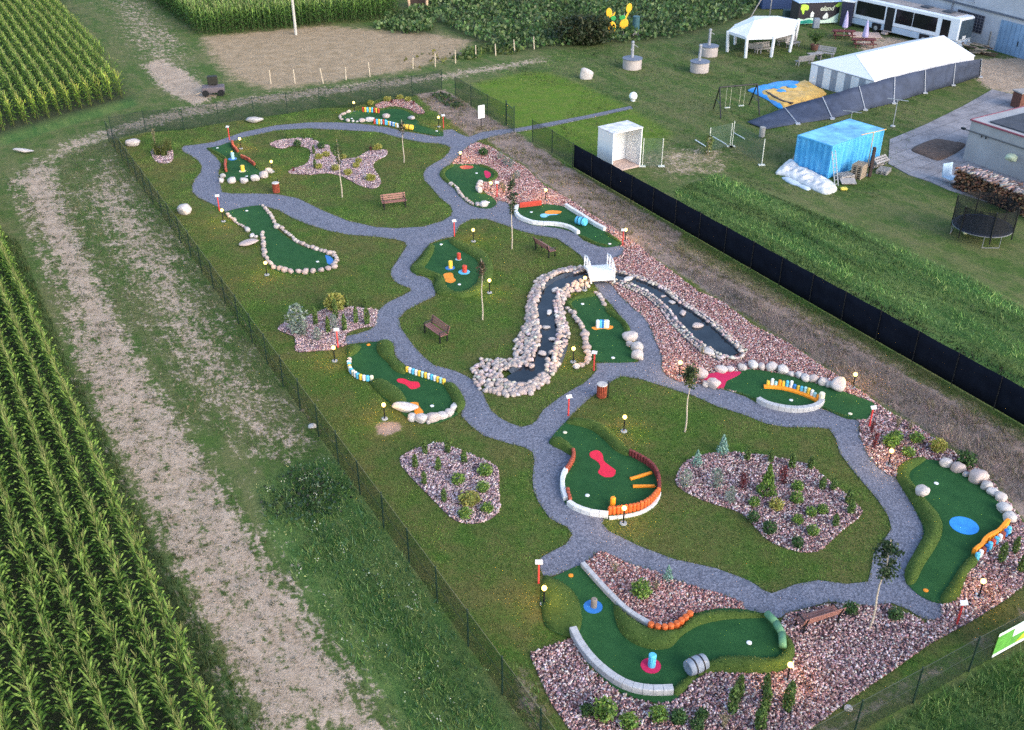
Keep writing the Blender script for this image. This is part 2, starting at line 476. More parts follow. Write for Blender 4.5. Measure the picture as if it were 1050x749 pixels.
# ---- golf greens: outer outline (everything under turf) for each of the twelve
GR = {}
GR['far'] = W(h1((200,213),(300,200),(420,205),(520,190),(620,215),(700,290),(780,325),(860,352),(865,388),(760,370),(660,350),(570,310),(480,295),(380,285),(250,290),(160,280),(128,250),(140,225)))
GR['red_edge'] = W(h2((15,358),(110,340),(215,308),(245,340),(320,420),(420,490),(485,532),(450,600),(380,625),(190,625),(180,560),(195,470),(180,430),(110,392)))
GR['long'] = W(zA((460,484),(590,460),(628,500),(645,545),(720,600),(780,622),(830,635),(852,660),(845,685),(760,702),(680,702),(630,688),(595,645),(595,580),(560,562),(530,537),(490,515)))
GR['bean'] = W(h4((92,250),(120,200),(200,163),(300,160),(400,160),(500,180),(570,220),(590,260),(560,290),(500,312),(440,312),(410,345),(400,385),(430,412),(500,420),(555,455),(572,500),(520,535),(430,530),(330,490),(260,430),(205,360),(130,295)))
GR['white_kerb'] = W(h5((145,215),(150,175),(340,152),(520,172),(620,245),(820,355),(948,440),(930,468),(820,482),(740,450),(625,388),(520,345),(400,325),(260,308),(170,270),(132,235)))
GR['peg'] = W(h6((80,455),(110,430),(170,370),(220,290),(290,258),(380,236),(450,250),(560,290),(660,340),(710,420),(715,500),(680,590),(600,650),(480,680),(380,670),(290,650),(260,600),(275,560),(260,525),(180,510),(100,490)))
GR['coloured'] = W(h7((118,145),(250,120),(390,106),(430,130),(436,190),(470,250),(525,290),(650,340),(785,400),(860,412),(920,500),(930,560),(870,620),(800,655),(700,680),(560,660),(450,570),(340,480),(270,395),(200,375),(130,305),(112,225)))
GR['stream'] = W(h8((498,258),(560,220),(630,208),(680,240),(710,290),(790,340),(828,390),(812,440),(845,500),(852,556),(655,556),(640,500),(612,440),(585,375),(535,320),(508,275)))
GR['arc'] = W(h9((108,130),(180,112),(290,108),(345,98),(430,108),(530,128),(640,158),(770,195),(900,240),(985,280),(945,350),(860,353),(790,332),(712,292),(660,306),(590,316),(480,303),(390,268),(300,222),(215,197),(150,192),(105,155)))
GR['palisade'] = W(h10((85,202),(180,92),(250,68),(370,83),(460,128),(540,208),(600,283),(700,328),(770,398),(792,480),(772,600),(660,670),(470,692),(330,682),(200,622),(165,545),(160,470),(190,392),(225,300),(160,262),(98,232)))
GR['barrel'] = W(h11((-5,120),(25,125),(145,76),(210,145),(300,240),(395,312),(480,312),(550,270),(680,243),(830,263),(905,325),(948,380),(950,430),(905,482),(760,492),(610,492),(530,562),(480,602),(400,602),(280,562),(160,455),(100,350),(60,345),(0,310),(-15,250),(-20,180)))
GR['blue_disc'] = W(zG((478,175),(480,140),(520,115),(570,108),(640,120),(700,150),(760,180),(810,225),(845,290),(870,335),(830,370),(765,430),(755,470),(720,510),(690,585),(635,612),(560,588),(510,540),(505,495),(540,425),(568,370),(560,330),(530,270),(495,210)))
for k in GR: GR[k] = smooth(GR[k], n=4)

# ---- stream
STREAM = W(h8((262,642),(330,600),(372,560),(400,500),(412,440),(404,360),(400,300),(408,235),(445,185),(510,150),(580,125),(640,112)) + zS((60,145),(180,182),(300,235),(400,315),(482,385),(572,465),(665,548),(760,608)))
POND = smooth(W(h8((200,640),(240,620),(300,612),(350,625),(355,650),(320,668),(260,672),(215,662))), n=4)
STREAM_S = smooth(STREAM, False, 6)
def stream_w(t):
    """half width of the water along the course"""
    if t < .05: return .55
    if t < .5: return .52
    if t < .8: return .40
    return .40 + .36 * math.sin(PI * min(1, (t - .8) / .2)) ** .7
def offset_band(line, fn):
    L = [Vector(p) for p in line]; n = len(L); lft = []; rgt = []
    for i in range(n):
        d = (L[min(n - 1, i + 1)] - L[max(0, i - 1)]).normalized(); t = Vector((-d.y, d.x)); w = fn(i / (n - 1))
        lft.append(tuple(L[i] + t * w)); rgt.append(tuple(L[i] - t * w))
    return lft, rgt
wl, wr = offset_band(STREAM_S, stream_w)
STREAM_POLY = wl + wr[::-1]
bl, br = offset_band(STREAM_S, lambda t: stream_w(t) + .55)
STREAM_BANK = bl + br[::-1]

# ---- lot and the ground zones
LOT = W([(112,146),(150,136),(225,127),(328,111),(453,94),(530,138),(588,172),(820,304),(1050,437),(1248,550),(993,690),(760,822),(560,775),(513,711),(330,450)])
Z_TRACK = W([(8,185),(40,160),(60,170),(85,235),(115,300),(150,370),(190,430),(232,495),(285,570),(335,640),(415,760),(262,760),(205,650),(155,550),(110,460),(78,380),(60,305),(28,235)])
C_TRACK = smooth(W([(22,190),(40,235),(80,310),(120,390),(165,465),(215,560),(272,655),(338,757)]), False, 3)
Z_ROAD = W([(20,190),(60,146),(120,127),(180,110),(240,100),(330,88),(450,74),(560,58),(565,64),(450,84),(350,97),(240,112),(180,126),(120,140),(66,162),(35,200)])
Z_SAND = W([(148,66),(165,60),(190,73),(222,98),(200,108),(178,98),(162,86)])
Z_STRIP = W([(160,22),(172,30),(188,46),(180,50),(168,40)])
Z_UP = W([(100,-10),(150,-10),(190,40),(215,95),(150,75),(120,40)])
Z_MIX = W([(70,200),(110,150),(180,235),(260,370),(330,445),(315,480),(250,470),(180,400),(130,310)])
Z_STUB = W([(207,38),(330,26),(400,32),(440,34),(482,42),(470,56),(420,72),(330,85),(275,92),(240,80),(215,56)])
Z_BRIGHT = W([(486,86),(537,74),(562,74),(600,88),(640,108),(690,137),(672,152),(620,168),(560,150),(510,118)])
Z_SOIL = W([(427,97),(455,92),(490,113),(527,135),(580,170),(640,206),(700,240),(690,252),(760,290),(850,338),(920,378),(1050,452),(1250,556),(1060,600),(1060,545),(1003,470),(944,436),(892,404),(808,350),(741,308),(689,276),(640,246),(606,218),(557,188),(537,169),(517,157),(500,142),(482,142),(470,130),(443,112)])
Z_DRYFENCE = W([(585,176),(700,243),(850,328),(1050,444),(1100,475),(1090,488),(960,402),(850,345),(760,296),(690,258),(620,212)])
Z_MAUVE = W([(690,272),(740,290),(790,318),(850,350),(960,405),(1050,470),(1080,520),(1040,515),(1003,476),(944,438),(892,406),(808,350),(741,308)])
Z_LUSH_R = W([(690,196),(735,178),(800,204),(860,228),(930,258),(1000,288),(1085,335),(1085,425),(860,304),(700,216)])
Z_LUSH_L = W([(262,500),(300,475),(345,470),(420,580),(560,790),(440,790),(340,650),(285,570)])
Z_LUSH_N = W([(880,770),(935,728),(1007,690),(1100,640),(1130,800),(860,800)])
Z_CORN = W([(-60,330),(0,262),(35,330),(85,430),(160,570),(260,790),(-120,790)])
Z_CORN_SIDE = W([(0,235),(20,250),(70,370),(115,460),(160,560),(215,650),(275,760),(240,770),(150,570),(60,370),(0,265)])
Z_CORN2 = W([(133,101),(0,138),(-40,148),(-60,-15),(40,-15)])
Z_CORN2_SIDE = W([(136,98),(140,108),(0,150),(0,132)])
Z_BEAN = W([(400,34),(440,-8),(790,-8),(765,18),(690,40),(640,44),(590,47),(520,53),(500,47),(478,38),(448,22),(440,36)])
Z_BEAN2 = W([(470,62),(482,44),(520,52),(522,60),(498,57)])
Z_TERRACE = W([(872,34),(905,36),(960,44),(985,60),(930,62),(880,52)])
Z_YARD = W([(985,62),(1060,58),(1060,96),(1035,96),(1017,92),(1002,84)])
Z_NEARSOIL = W([(905,702),(960,672),(1010,648),(1070,605),(1090,615),(1010,672),(950,708),(880,750),(840,770),(830,752)])
Z_LCORNER = W([(545,672),(566,725),(585,775),(540,760),(515,712),(520,690)])
Z_WORN = W([(640,120),(700,150),(760,150),(740,182),(690,186),(650,165),(690,145)])
Z_BARE = W([(384,437),(392,432),(410,434),(413,441),(398,447),(387,445)])
Z_LAMPBARE = W([(205,196),(225,212),(235,240),(262,262),(250,262),(225,240),(203,212)])
EXCL = [PATH_OUT] + list(GR.values())

def zones(Q):
    """how much of each ground cover lies at plan points Q"""
    s = lambda p, w: softmask(Q, p, w)
    m = {}
    m['track'] = np.maximum.reduce([s(Z_TRACK, 3.0) * .68, s(Z_ROAD, 2.5) * .57, s(Z_SAND, 2.0) * 1.0, s(Z_STRIP, 2.5) * .7, s(Z_UP, 6) * .47, s(Z_MIX, 5) * .565, s(Z_YARD, 2) * .85, s(Z_TERRACE, 2) * .7, s(Z_WORN, 4) * .42])
    d = segdist(Q, C_TRACK, False); m['track'] = m['track'] + np.where(m['track'] > .3, .11 * np.exp(-((d - .95) / .4) ** 2) - .07 * np.exp(-(d / .4) ** 2), 0)
    m['lawn'] = s(LOT, .5)
    m['soil'] = np.maximum.reduce([s(Z_SOIL, 1.2) * .95, s(Z_NEARSOIL, 1.2) * .55, s(Z_LCORNER, 1.5) * .5, s(Z_BARE, .6) * .9, s(Z_LAMPBARE, 2) * .42])
    m['straw'] = np.maximum.reduce([s(Z_STUB, 4) * 1.0, s(Z_DRYFENCE, 1.2) * .62, s(Z_WORN, 4) * .5])
    m['lush'] = np.maximum.reduce([s(Z_LUSH_R, 3), s(Z_LUSH_L, 2.0), s(Z_LUSH_N, 1.2), s(Z_CORN_SIDE, 1.0) * .9, s(Z_CORN2_SIDE, 2)])
    m['bright'] = s(Z_BRIGHT, 2.5)
    m['mauve'] = s(Z_MAUVE, 1.5)
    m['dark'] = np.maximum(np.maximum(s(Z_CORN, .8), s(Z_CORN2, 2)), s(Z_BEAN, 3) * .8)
    return m

# ================================================================== MATERIALS OF THE SETTING
def ground_mat():
    t = NT('ground cover'); t.b.inputs['Roughness'].default_value = .95; t.b.inputs['Specular IOR Level'].default_value = .1
    A = t.n('ShaderNodeAttribute', attribute_name='zone_a'); B = t.n('ShaderNodeAttribute', attribute_name='zone_b')
    sa = t.n('ShaderNodeSeparateColor'); t.l(A.outputs['Color'], sa.inputs[0]); sb = t.n('ShaderNodeSeparateColor'); t.l(B.outputs['Color'], sb.inputs[0])
    big = t.noise(.16, 4, .55); mid = t.noise(.9, 5, .65); fin = t.noise(4.2, 5, .75); grit = t.noise(13, 3, .8)
    AX = math.radians(-60)
    drag = t.noise(.75, 5, .7, stretch=(AX, 5, 1)); fine_drag = t.noise(2.6, 4, .7, stretch=(AX, 2.2, 1))
    def cov(m, k=.9, s=.18, nz=None):
        nz = nz or t.math('MULTIPLY_ADD', fin, .45, t.math('MULTIPLY', mid, .55))
        v = t.math('ADD', m, t.math('MULTIPLY', t.math('SUBTRACT', nz, .5), k * 2))
        r = t.n('ShaderNodeMapRange', interpolation_type='SMOOTHSTEP'); r.inputs['From Min'].default_value = .5 - s; r.inputs['From Max'].default_value = .5 + s
        t.l(v, r.inputs['Value']); return r.outputs[0]
    def sel(f, a, b): return t.ramp(f, [(a, (0, 0, 0)), (b, (1, 1, 1))])
    gfin = t.math('MULTIPLY_ADD', grit, .5, t.math('MULTIPLY', fin, .5))
    K = ((.32), (.68))
    def two(lo, hi): return t.ramp(gfin, [(K[0], lo), (K[1], hi)])
    # rough grass of the yard and verges: green, olive and straw in streaks along the plots
    c = t.mix(sel(t.math('MULTIPLY_ADD', mid, .4, t.math('MULTIPLY_ADD', big, .3, t.math('MULTIPLY', drag, .3))), .44, .60), two((.034, .068, .014), (.092, .148, .036)), two((.085, .092, .030), (.20, .19, .09)))
    c = t.mix(sel(drag, .52, .66), c, two((.075, .09, .03), (.175, .18, .075)))
    lush = t.mix(sel(drag, .40, .62), two((.026, .072, .017), (.090, .175, .044)), two((.070, .115, .026), (.17, .225, .07)))
    c = t.mix(cov(sb.outputs[0], .35, .25), c, lush)
    c = t.mix(cov(sb.outputs[1], .3, .3), c, t.mix(sel(mid, .4, .65), two((.055, .115, .010), (.12, .205, .024)), two((.09, .125, .02), (.16, .20, .04))))
    lawn = t.mix(sel(t.math('MULTIPLY_ADD', mid, .55, t.math('MULTIPLY', big, .55)), .44, .62), two((.032, .074, .011), (.100, .172, .032)), two((.076, .084, .022), (.165, .160, .054)))
    c = t.mix(cov(sa.outputs[1], .06, .3), c, lawn)
    straw = t.ramp(t.math('MULTIPLY_ADD', mid, .35, t.math('MULTIPLY', gfin, .65)), [(.34, (.13, .12, .045)), (.45, (.28, .20, .12)), (.66, (.47, .355, .235))])
    c = t.mix(cov(A.outputs['Alpha'], .7, .25), c, straw)
    soil = t.ramp(t.math('MULTIPLY_ADD', mid, .4, t.math('MULTIPLY', gfin, .6)), [(.34, (.145, .10, .078)), (.5, (.275, .20, .16)), (.68, (.42, .32, .27))])
    c = t.mix(cov(sa.outputs[2], .75, .16), c, soil)
    c = t.mix(cov(sb.outputs[2], .6, .3), c, two((.135, .103, .082), (.33, .26, .215)))
    track = t.ramp(t.math('MULTIPLY_ADD', mid, .3, t.math('MULTIPLY', gfin, .7)), [(.32, (.13, .09, .055)), (.46, (.33, .245, .175)), (.64, (.56, .445, .345))])
    trn = t.math('MULTIPLY_ADD', fin, .42, t.math('MULTIPLY_ADD', mid, .20, t.math('MULTIPLY', fine_drag, .38)))
    c = t.mix(cov(sa.outputs[0], 1.5, .14, trn), c, track)
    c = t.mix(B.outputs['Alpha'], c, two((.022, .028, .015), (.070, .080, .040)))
    t.base(c); t.bump(t.math('MULTIPLY_ADD', mid, .5, t.math('MULTIPLY', gfin, .8)), .14, .8)
    return t.m

def path_mat():
    t = NT('blue-grey crushed gravel'); t.b.inputs['Roughness'].default_value = .9
    v = t.n('ShaderNodeTexVoronoi'); v.inputs['Scale'].default_value = 17; t.l(t.pos(), v.inputs['Vector'])
    g = t.n('ShaderNodeRGBToBW'); t.l(v.outputs['Color'], g.inputs[0])
    f = t.math('MULTIPLY_ADD', g.outputs[0], .55, t.math('MULTIPLY', t.noise(40, 3, .8), .45))
    c = t.ramp(f, [(.2, (.054, .059, .078)), (.5, (.126, .136, .176)), (.85, (.262, .272, .335))])
    w = t.noise(.8, 5, .6)
    c = t.mix(t.ramp(w, [(.35, (0, 0, 0)), (.75, (.55, .55, .55))]), c, t.ramp(f, [(.2, (.10, .10, .13)), (.8, (.26, .255, .31))]))
    t.base(c); t.bump(f, .03, .7); return t.m

def bed_mat():
    t = NT('bark and slate under the chips'); t.b.inputs['Roughness'].default_value = .9
    v = t.n('ShaderNodeTexVoronoi'); v.inputs['Scale'].default_value = 9; t.l(t.pos(), v.inputs['Vector'])
    g = t.n('ShaderNodeRGBToBW'); t.l(v.outputs['Color'], g.inputs[0])
    c = t.ramp(g.outputs[0], [(.2, (.05, .035, .04)), (.55, (.13, .09, .10)), (.9, (.30, .23, .25))])
    t.base(c); t.bump(g.outputs[0], .05, .8); return t.m

def turf_mat(name, lo, hi, sc_=22, stripes=0.):
    t = NT(name); t.b.inputs['Roughness'].default_value = .9; t.b.inputs['Specular IOR Level'].default_value = .12
    f = t.math('MULTIPLY_ADD', t.noise(sc_, 3, .8), .5, t.math('MULTIPLY_ADD', t.noise(1.3, 6, .7), .45, t.math('MULTIPLY', t.noise(.4, 3, .6), .12)))
    t.base(t.ramp(f, [(.32, lo), (.78, hi)])); t.bump(t.noise(sc_ * 2, 2, .8), .02, .6); return t.m

def stone_mat(name, stops, dark=.8):
    t = NT(name); t.b.inputs['Roughness'].default_value = .8
    oi = t.n('ShaderNodeObjectInfo'); c = t.ramp(oi.outputs['Random'], stops)
    tc = t.n('ShaderNodeTexCoord')
    f = t.noise(3.2, 6, .7, tc.outputs['Object']); c = t.mix(t.ramp(f, [(.4, (0, 0, 0)), (.75, (.6, .6, .6))]), c, (.20, .18, .17))
    f2 = t.noise(16, 3, .7, tc.outputs['Object']); c = t.mix(.35, c, t.ramp(f2, [(.3, (.25, .23, .22)), (.7, (.8, .78, .76))]), 'OVERLAY')
    t.base(c); t.bump(f2, .03, .6); return t.m

M_GROUND = ground_mat(); M_PATH = path_mat(); M_BED = bed_mat()
M_TURF = turf_mat('deep green artificial turf', (.008, .046, .014), (.036, .118, .038))
M_ROLL = turf_mat('mown green artificial turf roll', (.026, .058, .011), (.092, .135, .032), 9)
M_STONE = stone_mat('pale field stone', [(0, (.45, .39, .36)), (.25, (.39, .305, .28)), (.5, (.53, .47, .44)), (.75, (.33, .28, .26)), (1, (.48, .375, .345))])
M_BOULDER = stone_mat('pale pink boulder', [(0, (.54, .50, .48)), (.35, (.46, .37, .35)), (.65, (.60, .57, .55)), (1, (.43, .40, .39))])
M_LEAF = leafmat('leaves'); M_GRASSB = leafmat('grass blades', .6, .2)
M_BLACK = P('black painted steel', (.012, .013, .015), .45, .2, 8)
M_DKGREEN = P('dark green coated steel', (.012, .03, .022), .5, .2, 8)
M_WHITE = P('white paint', (.74, .75, .76), .5, .07, 4)
M_KERB = P('whitewashed concrete kerb', (.62, .62, .61), .85, .16, 5, bump=.01)
M_GREYKERB = P('grey concrete kerb', (.40, .40, .41), .85, .18, 5, bump=.01)
M_REDWOOD = P('red-brown stained timber', (.30, .065, .035), .6, .3, 7, objvar=.5)
M_REDPAINT = P('red painted timber', (.46, .055, .035), .6, .2, 7, objvar=.3)
M_ORANGE = P('orange painted timber', (.85, .28, .02), .6, .12, 6, objvar=.3)
M_MAROON = P('dark red palisade timber', (.17, .035, .035), .7, .3, 7, objvar=.5)
M_YELLOW = P('yellow paint', (.78, .50, .06), .5, .12, 6)
M_CYAN = P('light blue paint', (.10, .46, .70), .5, .12, 6)
M_BLUE = P('blue paint', (.03, .17, .48), .5, .12, 6)
M_TEAL = P('pale teal paint', (.32, .56, .58), .5, .12, 6)
M_CREAM = P('cream paint', (.72, .66, .48), .5, .1, 6)
M_PINK = P('magenta red felt', (.52, .018, .085), .9, .14, 9)
M_CRIMSON = P('bright red felt', (.66, .02, .055), .9, .14, 9)
M_BENCH = P('reddish brown bench slats', (.24, .11, .09), .5, .3, 9)
M_GREYMETAL = P('galvanised steel', (.42, .44, .46), .45, .12, 5, metal=.5)
M_TRUNK = P('pale young bark', (.42, .36, .29), .85, .25, 12, bump=.01)
M_WOOD = P('weathered timber', (.34, .27, .20), .8, .28, 6, bump=.01)
M_OLDWOOD = P('grey weathered boards', (.30, .28, .27), .85, .3, 7, bump=.01)
M_LINER = P('dark pond liner', (.045, .055, .07), .5, .35, 3, bump=.03)
def globe_mat():
    t = NT('lit opal globe'); t.b.inputs['Base Color'].default_value = (.5, .4, .2, 1)
    t.b.inputs['Emission Color'].default_value = (1, .80, .21, 1); t.b.inputs['Emission Strength'].default_value = GLOW
    t.m.cycles.emission_sampling = 'NONE'; tr = t.n('ShaderNodeBsdfTransparent'); tr.inputs[0].default_value = (.95, .75, .4, 1); mx = t.n('ShaderNodeMixShader'); mx.inputs[0].default_value = .4
    t.l(tr.outputs[0], mx.inputs[1]); t.l(t.b.outputs[0], mx.inputs[2]); t.l(mx.outputs[0], t.t.nodes['Material Output'].inputs['Surface']); return t.m
GLOW = 2.6
M_GLOBE = globe_mat()
def water_mat():
    t = NT('dark shallow water'); t.b.inputs['Roughness'].default_value = .12; t.b.inputs['Specular IOR Level'].default_value = .32
    f = t.noise(.9, 4, .6)
    t.base(t.ramp(f, [(.3, (.006, .009, .014)), (.7, (.022, .03, .04))])); t.bump(t.noise(5, 3, .6), .02, .25); return t.m
M_WATER = water_mat()

# ================================================================== GROUND SHEET
def axis(lo, hi, fine, far_lo, far_hi):
    a = list(np.arange(lo, hi + 1e-6, fine)); s = fine; x = hi
    while x < far_hi: s *= 1.22; x += s; a.append(x)
    s = fine; x = lo; b = []
    while x > far_lo: s *= 1.22; x -= s; b.append(x)
    return np.array(b[::-1] + a)
gx = axis(-42, 46, .3, -700, 700); gy = axis(19, 112, .3, -80, 1500)
XX, YY = np.meshgrid(gx, gy); Q = np.column_stack([XX.ravel(), YY.ravel()])
zm = zones(Q)
nx, ny = len(gx), len(gy)
idx = np.arange(nx * ny).reshape(ny, nx)
Fq = np.column_stack([idx[:-1, :-1].ravel(), idx[:-1, 1:].ravel(), idx[1:, 1:].ravel(), idx[1:, :-1].ravel()])
inlot = zm['lawn']
relief = np.zeros(len(Q))
for (f_, a_) in ((.22, .05), (.7, .03)):
    relief += np.array([noise.noise((x * f_, y * f_, 3.3)) for x, y in Q]) * a_
relief *= np.clip(1 - softmask(Q, LOT, 5) * 2, 0, 1)
relief *= 1 - np.clip(softmask(Q, W([(900, 150), (985, 105), (1020, 85), (1060, 60), (1300, 60), (1300, 240), (990, 200), (930, 188)]), 4) * 2, 0, 1)
relief -= .02 * (1 - inlot)
me = npmesh('ground', np.column_stack([Q, relief]), Fq, M_GROUND, None, True)
for nm, ks in (('zone_a', ('track', 'lawn', 'soil', 'straw')), ('zone_b', ('lush', 'bright', 'mauve', 'dark'))):
    a = me.attributes.new(nm, 'FLOAT_COLOR', 'POINT')
    a.data.foreach_set('color', np.column_stack([zm[k] for k in ks]).astype(np.float32).ravel())
tag(obj('ground', me), kind='structure')

# ================================================================== PATHS AND BEDS
path = slab('gravel_path', M_PATH, PATH_OUT, .028, .06, [IS_A, IS_B, IS_C]); tag(path, kind='structure')
BEDS = [('main', BED_MAIN), ('star', BED_STAR), ('far', BED_FAR), ('clump', BED_CLUMP), ('hexagon', BED_HEX), ('kidney', BED_KIDNEY), ('shrub', BED_SHRUB), ('wedge', BED_WEDGE)]
for i, (n_, p) in enumerate(BEDS):
    tag(slab('planting_bed', M_BED, p, .012 + .0012 * i, .05), kind='structure')
def on_path(P_):
    return inside(P_, PATH_OUT) & ~inside(P_, IS_A) & ~inside(P_, IS_B) & ~inside(P_, IS_C)
BOX = np.array([[-1, -1, -1], [1, -1, -1], [1, 1, -1], [-1, 1, -1], [-1, -1, 1], [1, -1, 1], [1, 1, 1], [-1, 1, 1]], float)
BOXF = np.array([[3, 2, 1, 0], [4, 5, 6, 7], [0, 1, 5, 4], [1, 2, 6, 5], [2, 3, 7, 6], [3, 0, 4, 7]])
def chips(name, poly, dens, cols, size=(.022, .058), z0=.012, label=None, cols2=None):
    dens *= 2.1
    C = scatter(poly, dens, list(GR.values()) + [STREAM_BANK, POND]); C = C[~on_path(C)]
    C = C[in_view(C)]
    n = len(C)
    s = np.column_stack([rng.uniform(*size, n), rng.uniform(size[0] * .7, size[1] * .7, n), rng.uniform(.012, .03, n)])
    V = BOX[None] * s[:, None, :] * rng.uniform(.65, 1.15, (n, 8, 1))
    a = rng.uniform(0, 2 * PI, n); tx = rng.normal(0, .35, n); ty = rng.normal(0, .35, n)
    x = V[..., 0] * np.cos(a)[:, None] - V[..., 1] * np.sin(a)[:, None]; y = V[..., 0] * np.sin(a)[:, None] + V[..., 1] * np.cos(a)[:, None]
    z = V[..., 2] + x * tx[:, None] + y * ty[:, None]
    V = np.stack([x + C[:, 0:1], y + C[:, 1:2], z + z0 + rng.uniform(.0, .05, (n, 1))], -1)
    Fc = (BOXF[None] + (np.arange(n) * 8)[:, None, None]).reshape(-1, 4)
    tt = mixtint(cols, n, .25)
    if cols2:
        k = np.array([noise.noise((x * .25, y * .25, 4)) for x, y in C]) * .5 + (C[:, 1] - 43) / 14 + .5
        tt = np.where((rng.uniform(0, 1, n) < np.clip(k, .08, .85))[:, None], mixtint(cols2, n, .25), tt)
    o = obj(name, npmesh(name, V, Fc, M_CHIP, np.repeat(tt, 8, 0)))
    return tag(o, label, 'gravel', None, 'stuff')
M_CHIP = leafmat('slate and bark chips', .8, 0)
CH_A = [(.17, .095, .10), (.32, .205, .215), (.46, .34, .35), (.60, .50, .52), (.09, .052, .058), (.40, .245, .25), (.26, .165, .175), (.35, .24, .26), (.72, .64, .66)]
CH_W = [(.50, .40, .43), (.66, .58, .62), (.34, .24, .27), (.15, .10, .11), (.56, .43, .44), (.27, .185, .205), (.40, .30, .33)]
CH_R = [(.36, .17, .165), (.47, .28, .27), (.22, .105, .105), (.55, .40, .40), (.62, .52, .52), (.14, .07, .07), (.42, .24, .23)]
CH_A, CH_W, CH_R = ([(min(1, a * 1.06), b, c * .92) for a, b, c in q] for q in (CH_A, CH_W, CH_R))
chips('gravel_chips', BED_MAIN, 135, CH_A, label='mauve and pink stone chips filling the long bed along the soil strip', cols2=CH_R)
chips('gravel_chips', BED_STAR, 120, CH_W, label='pale stone chips in the star shaped bed on the far lawn')
chips('gravel_chips', BED_FAR, 80, CH_R, label='reddish stone chips in the small bed behind the farthest green')
chips('gravel_chips', BED_CLUMP, 90, CH_W, label='pale stone chips round the reed clump near the fence corner')
chips('gravel_chips', BED_HEX, 150, CH_W, label='pale stone chips in the six sided bed on the lawn')
chips('gravel_chips', BED_KIDNEY, 150, CH_A, label='mauve stone chips in the big kidney shaped bed')
chips('gravel_chips', BED_SHRUB, 140, CH_W, label='pale stone chips in the bed with the silvery shrub')
chips('gravel_chips', BED_WEDGE, 150, CH_R, label='reddish stone chips in the wedge bed between path and kerb')
# ================================================================== STONES
import bmesh
def rock_mesh(seed, flat=.7, n=2, amp=.28):
    bm = bmesh.new(); bmesh.ops.create_icosphere(bm, subdivisions=n, radius=1)
    rr = random.Random(seed); o = Vector((rr.random() * 50, rr.random() * 50, rr.random() * 50))
    pl = [(Vector((rr.gauss(0, 1), rr.gauss(0, 1), rr.gauss(0, 1) * .8)).normalized(), rr.uniform(.58, .86)) for _ in range(7)]
    for v in bm.verts:
        q = v.co.normalized()
        r = 1 + amp * noise.noise(q * 1.1 + o) + .12 * noise.noise(q * 2.7 + o)
        for nn, dd in pl:
            k = q.dot(nn) * r
            if k > dd: r = r * (dd / k) * .85 + r * .15
        v.co = q * r; v.co.z *= flat
    me = bpy.data.meshes.new('stone'); bm.to_mesh(me); bm.free()
    me.polygons.foreach_set('use_smooth', [True] * len(me.polygons))
    return me
ROCKS = [rock_mesh(i, R.uniform(.6, .9)) for i in range(9)]
BOULD = [rock_mesh(40 + i, .78, 3, .22) for i in range(4)]
for m_ in ROCKS: m_.materials.append(M_STONE)
for m_ in BOULD: m_.materials.append(M_BOULDER)

def stone(name, p, r, parent=None, z=0., bould=False, sq=(1, 1, 1), rz=None, k=.60):
    r *= k
    me = R.choice(BOULD if bould else ROCKS)
    org = parent.location if parent is not None else Vector((0, 0, 0))
    o = obj(name, me, parent, Vector((p[0], p[1], z + r * .38)) - org)
    o.scale = (r * sq[0] * R.uniform(.9, 1.1), r * sq[1] * R.uniform(.9, 1.1), r * sq[2] * R.uniform(.9, 1.1))
    o.rotation_euler = (R.uniform(-.15, .15), R.uniform(-.15, .15), R.uniform(0, 6.28) if rz is None else rz)
    return o

def stone_row(parent, pts, r, gap=.95, z=.02, name='border_stone'):
    """stones set side by side along a photo-surveyed line"""
    r *= .7
    for p in resample(W(pts), r * 2 * gap):
        rr = r * R.uniform(.8, 1.2)
        stone(name, (p[0] + R.uniform(-.05, .05), p[1] + R.uniform(-.05, .05)), rr, parent, z, k=1)

M_ORRED = P('orange red stained timber', (.58, .125, .03), .6, .2, 7, objvar=.45)
# ================================================================== GREENS
TZ = .055
def green(key, label, grp='minigolf greens'):
    c = centroid(GR[key])
    root = empty('minigolf_green', c, 0, label, 'golf green', grp)
    slab('turf', M_TURF, GR[key], TZ, .09, (), root, c)
    return root
def roll(root, pts, H=.26, w=.45, step=.17, n=4, name='turf_roll', mat=None):
    p = smooth(W(pts), n=n); H *= .78
    C = scatter(p, 560); C = C[in_view(C)]; d = np.clip(segdist(C, p) / w, 0, 1) if len(C) else np.zeros(0)
    if len(C):
        z = TZ - .03 + H * np.sqrt(np.clip(1 - (1 - d) ** 2, 0, 1))
        V, Fc, T = blades(C - np.array(root.location.xy)[None], rng.uniform(.018, .045, len(C)), rng.uniform(.018, .034, len(C)), mixtint([(.042, .100, .020), (.085, .165, .038), (.130, .21, .058), (.16, .21, .07)], len(C), .3), .6)
        V[:, 2] += np.repeat(z, 3); tag(obj('turf_pile', npmesh('turf pile', V, Fc, M_GRASSB, T), root), kind='stuff')
    return pillow(name, mat or M_ROLL, p, H, w, step, TZ - .02, root, root.location, .06, .03)
def felt(root, pts, mat, name='felt_patch', n=4, z=.008, sm=True):
    p = W(pts); p = smooth(p, n=n) if sm else p
    return slab(name, mat, p, TZ + z, .012, (), root, root.location)
def kerb(root, pts, mat, w=.24, h=.3, seg=.45, name='kerb', side=0, gap=.012, n=5):
    w *= .78; h *= .72; seg *= .8
    ln = resample(smooth(W(pts), False, n), seg)
    return MB().sweep(ln, w, h, 0, side, gap).build(name, mat, root, True)
PM = {}
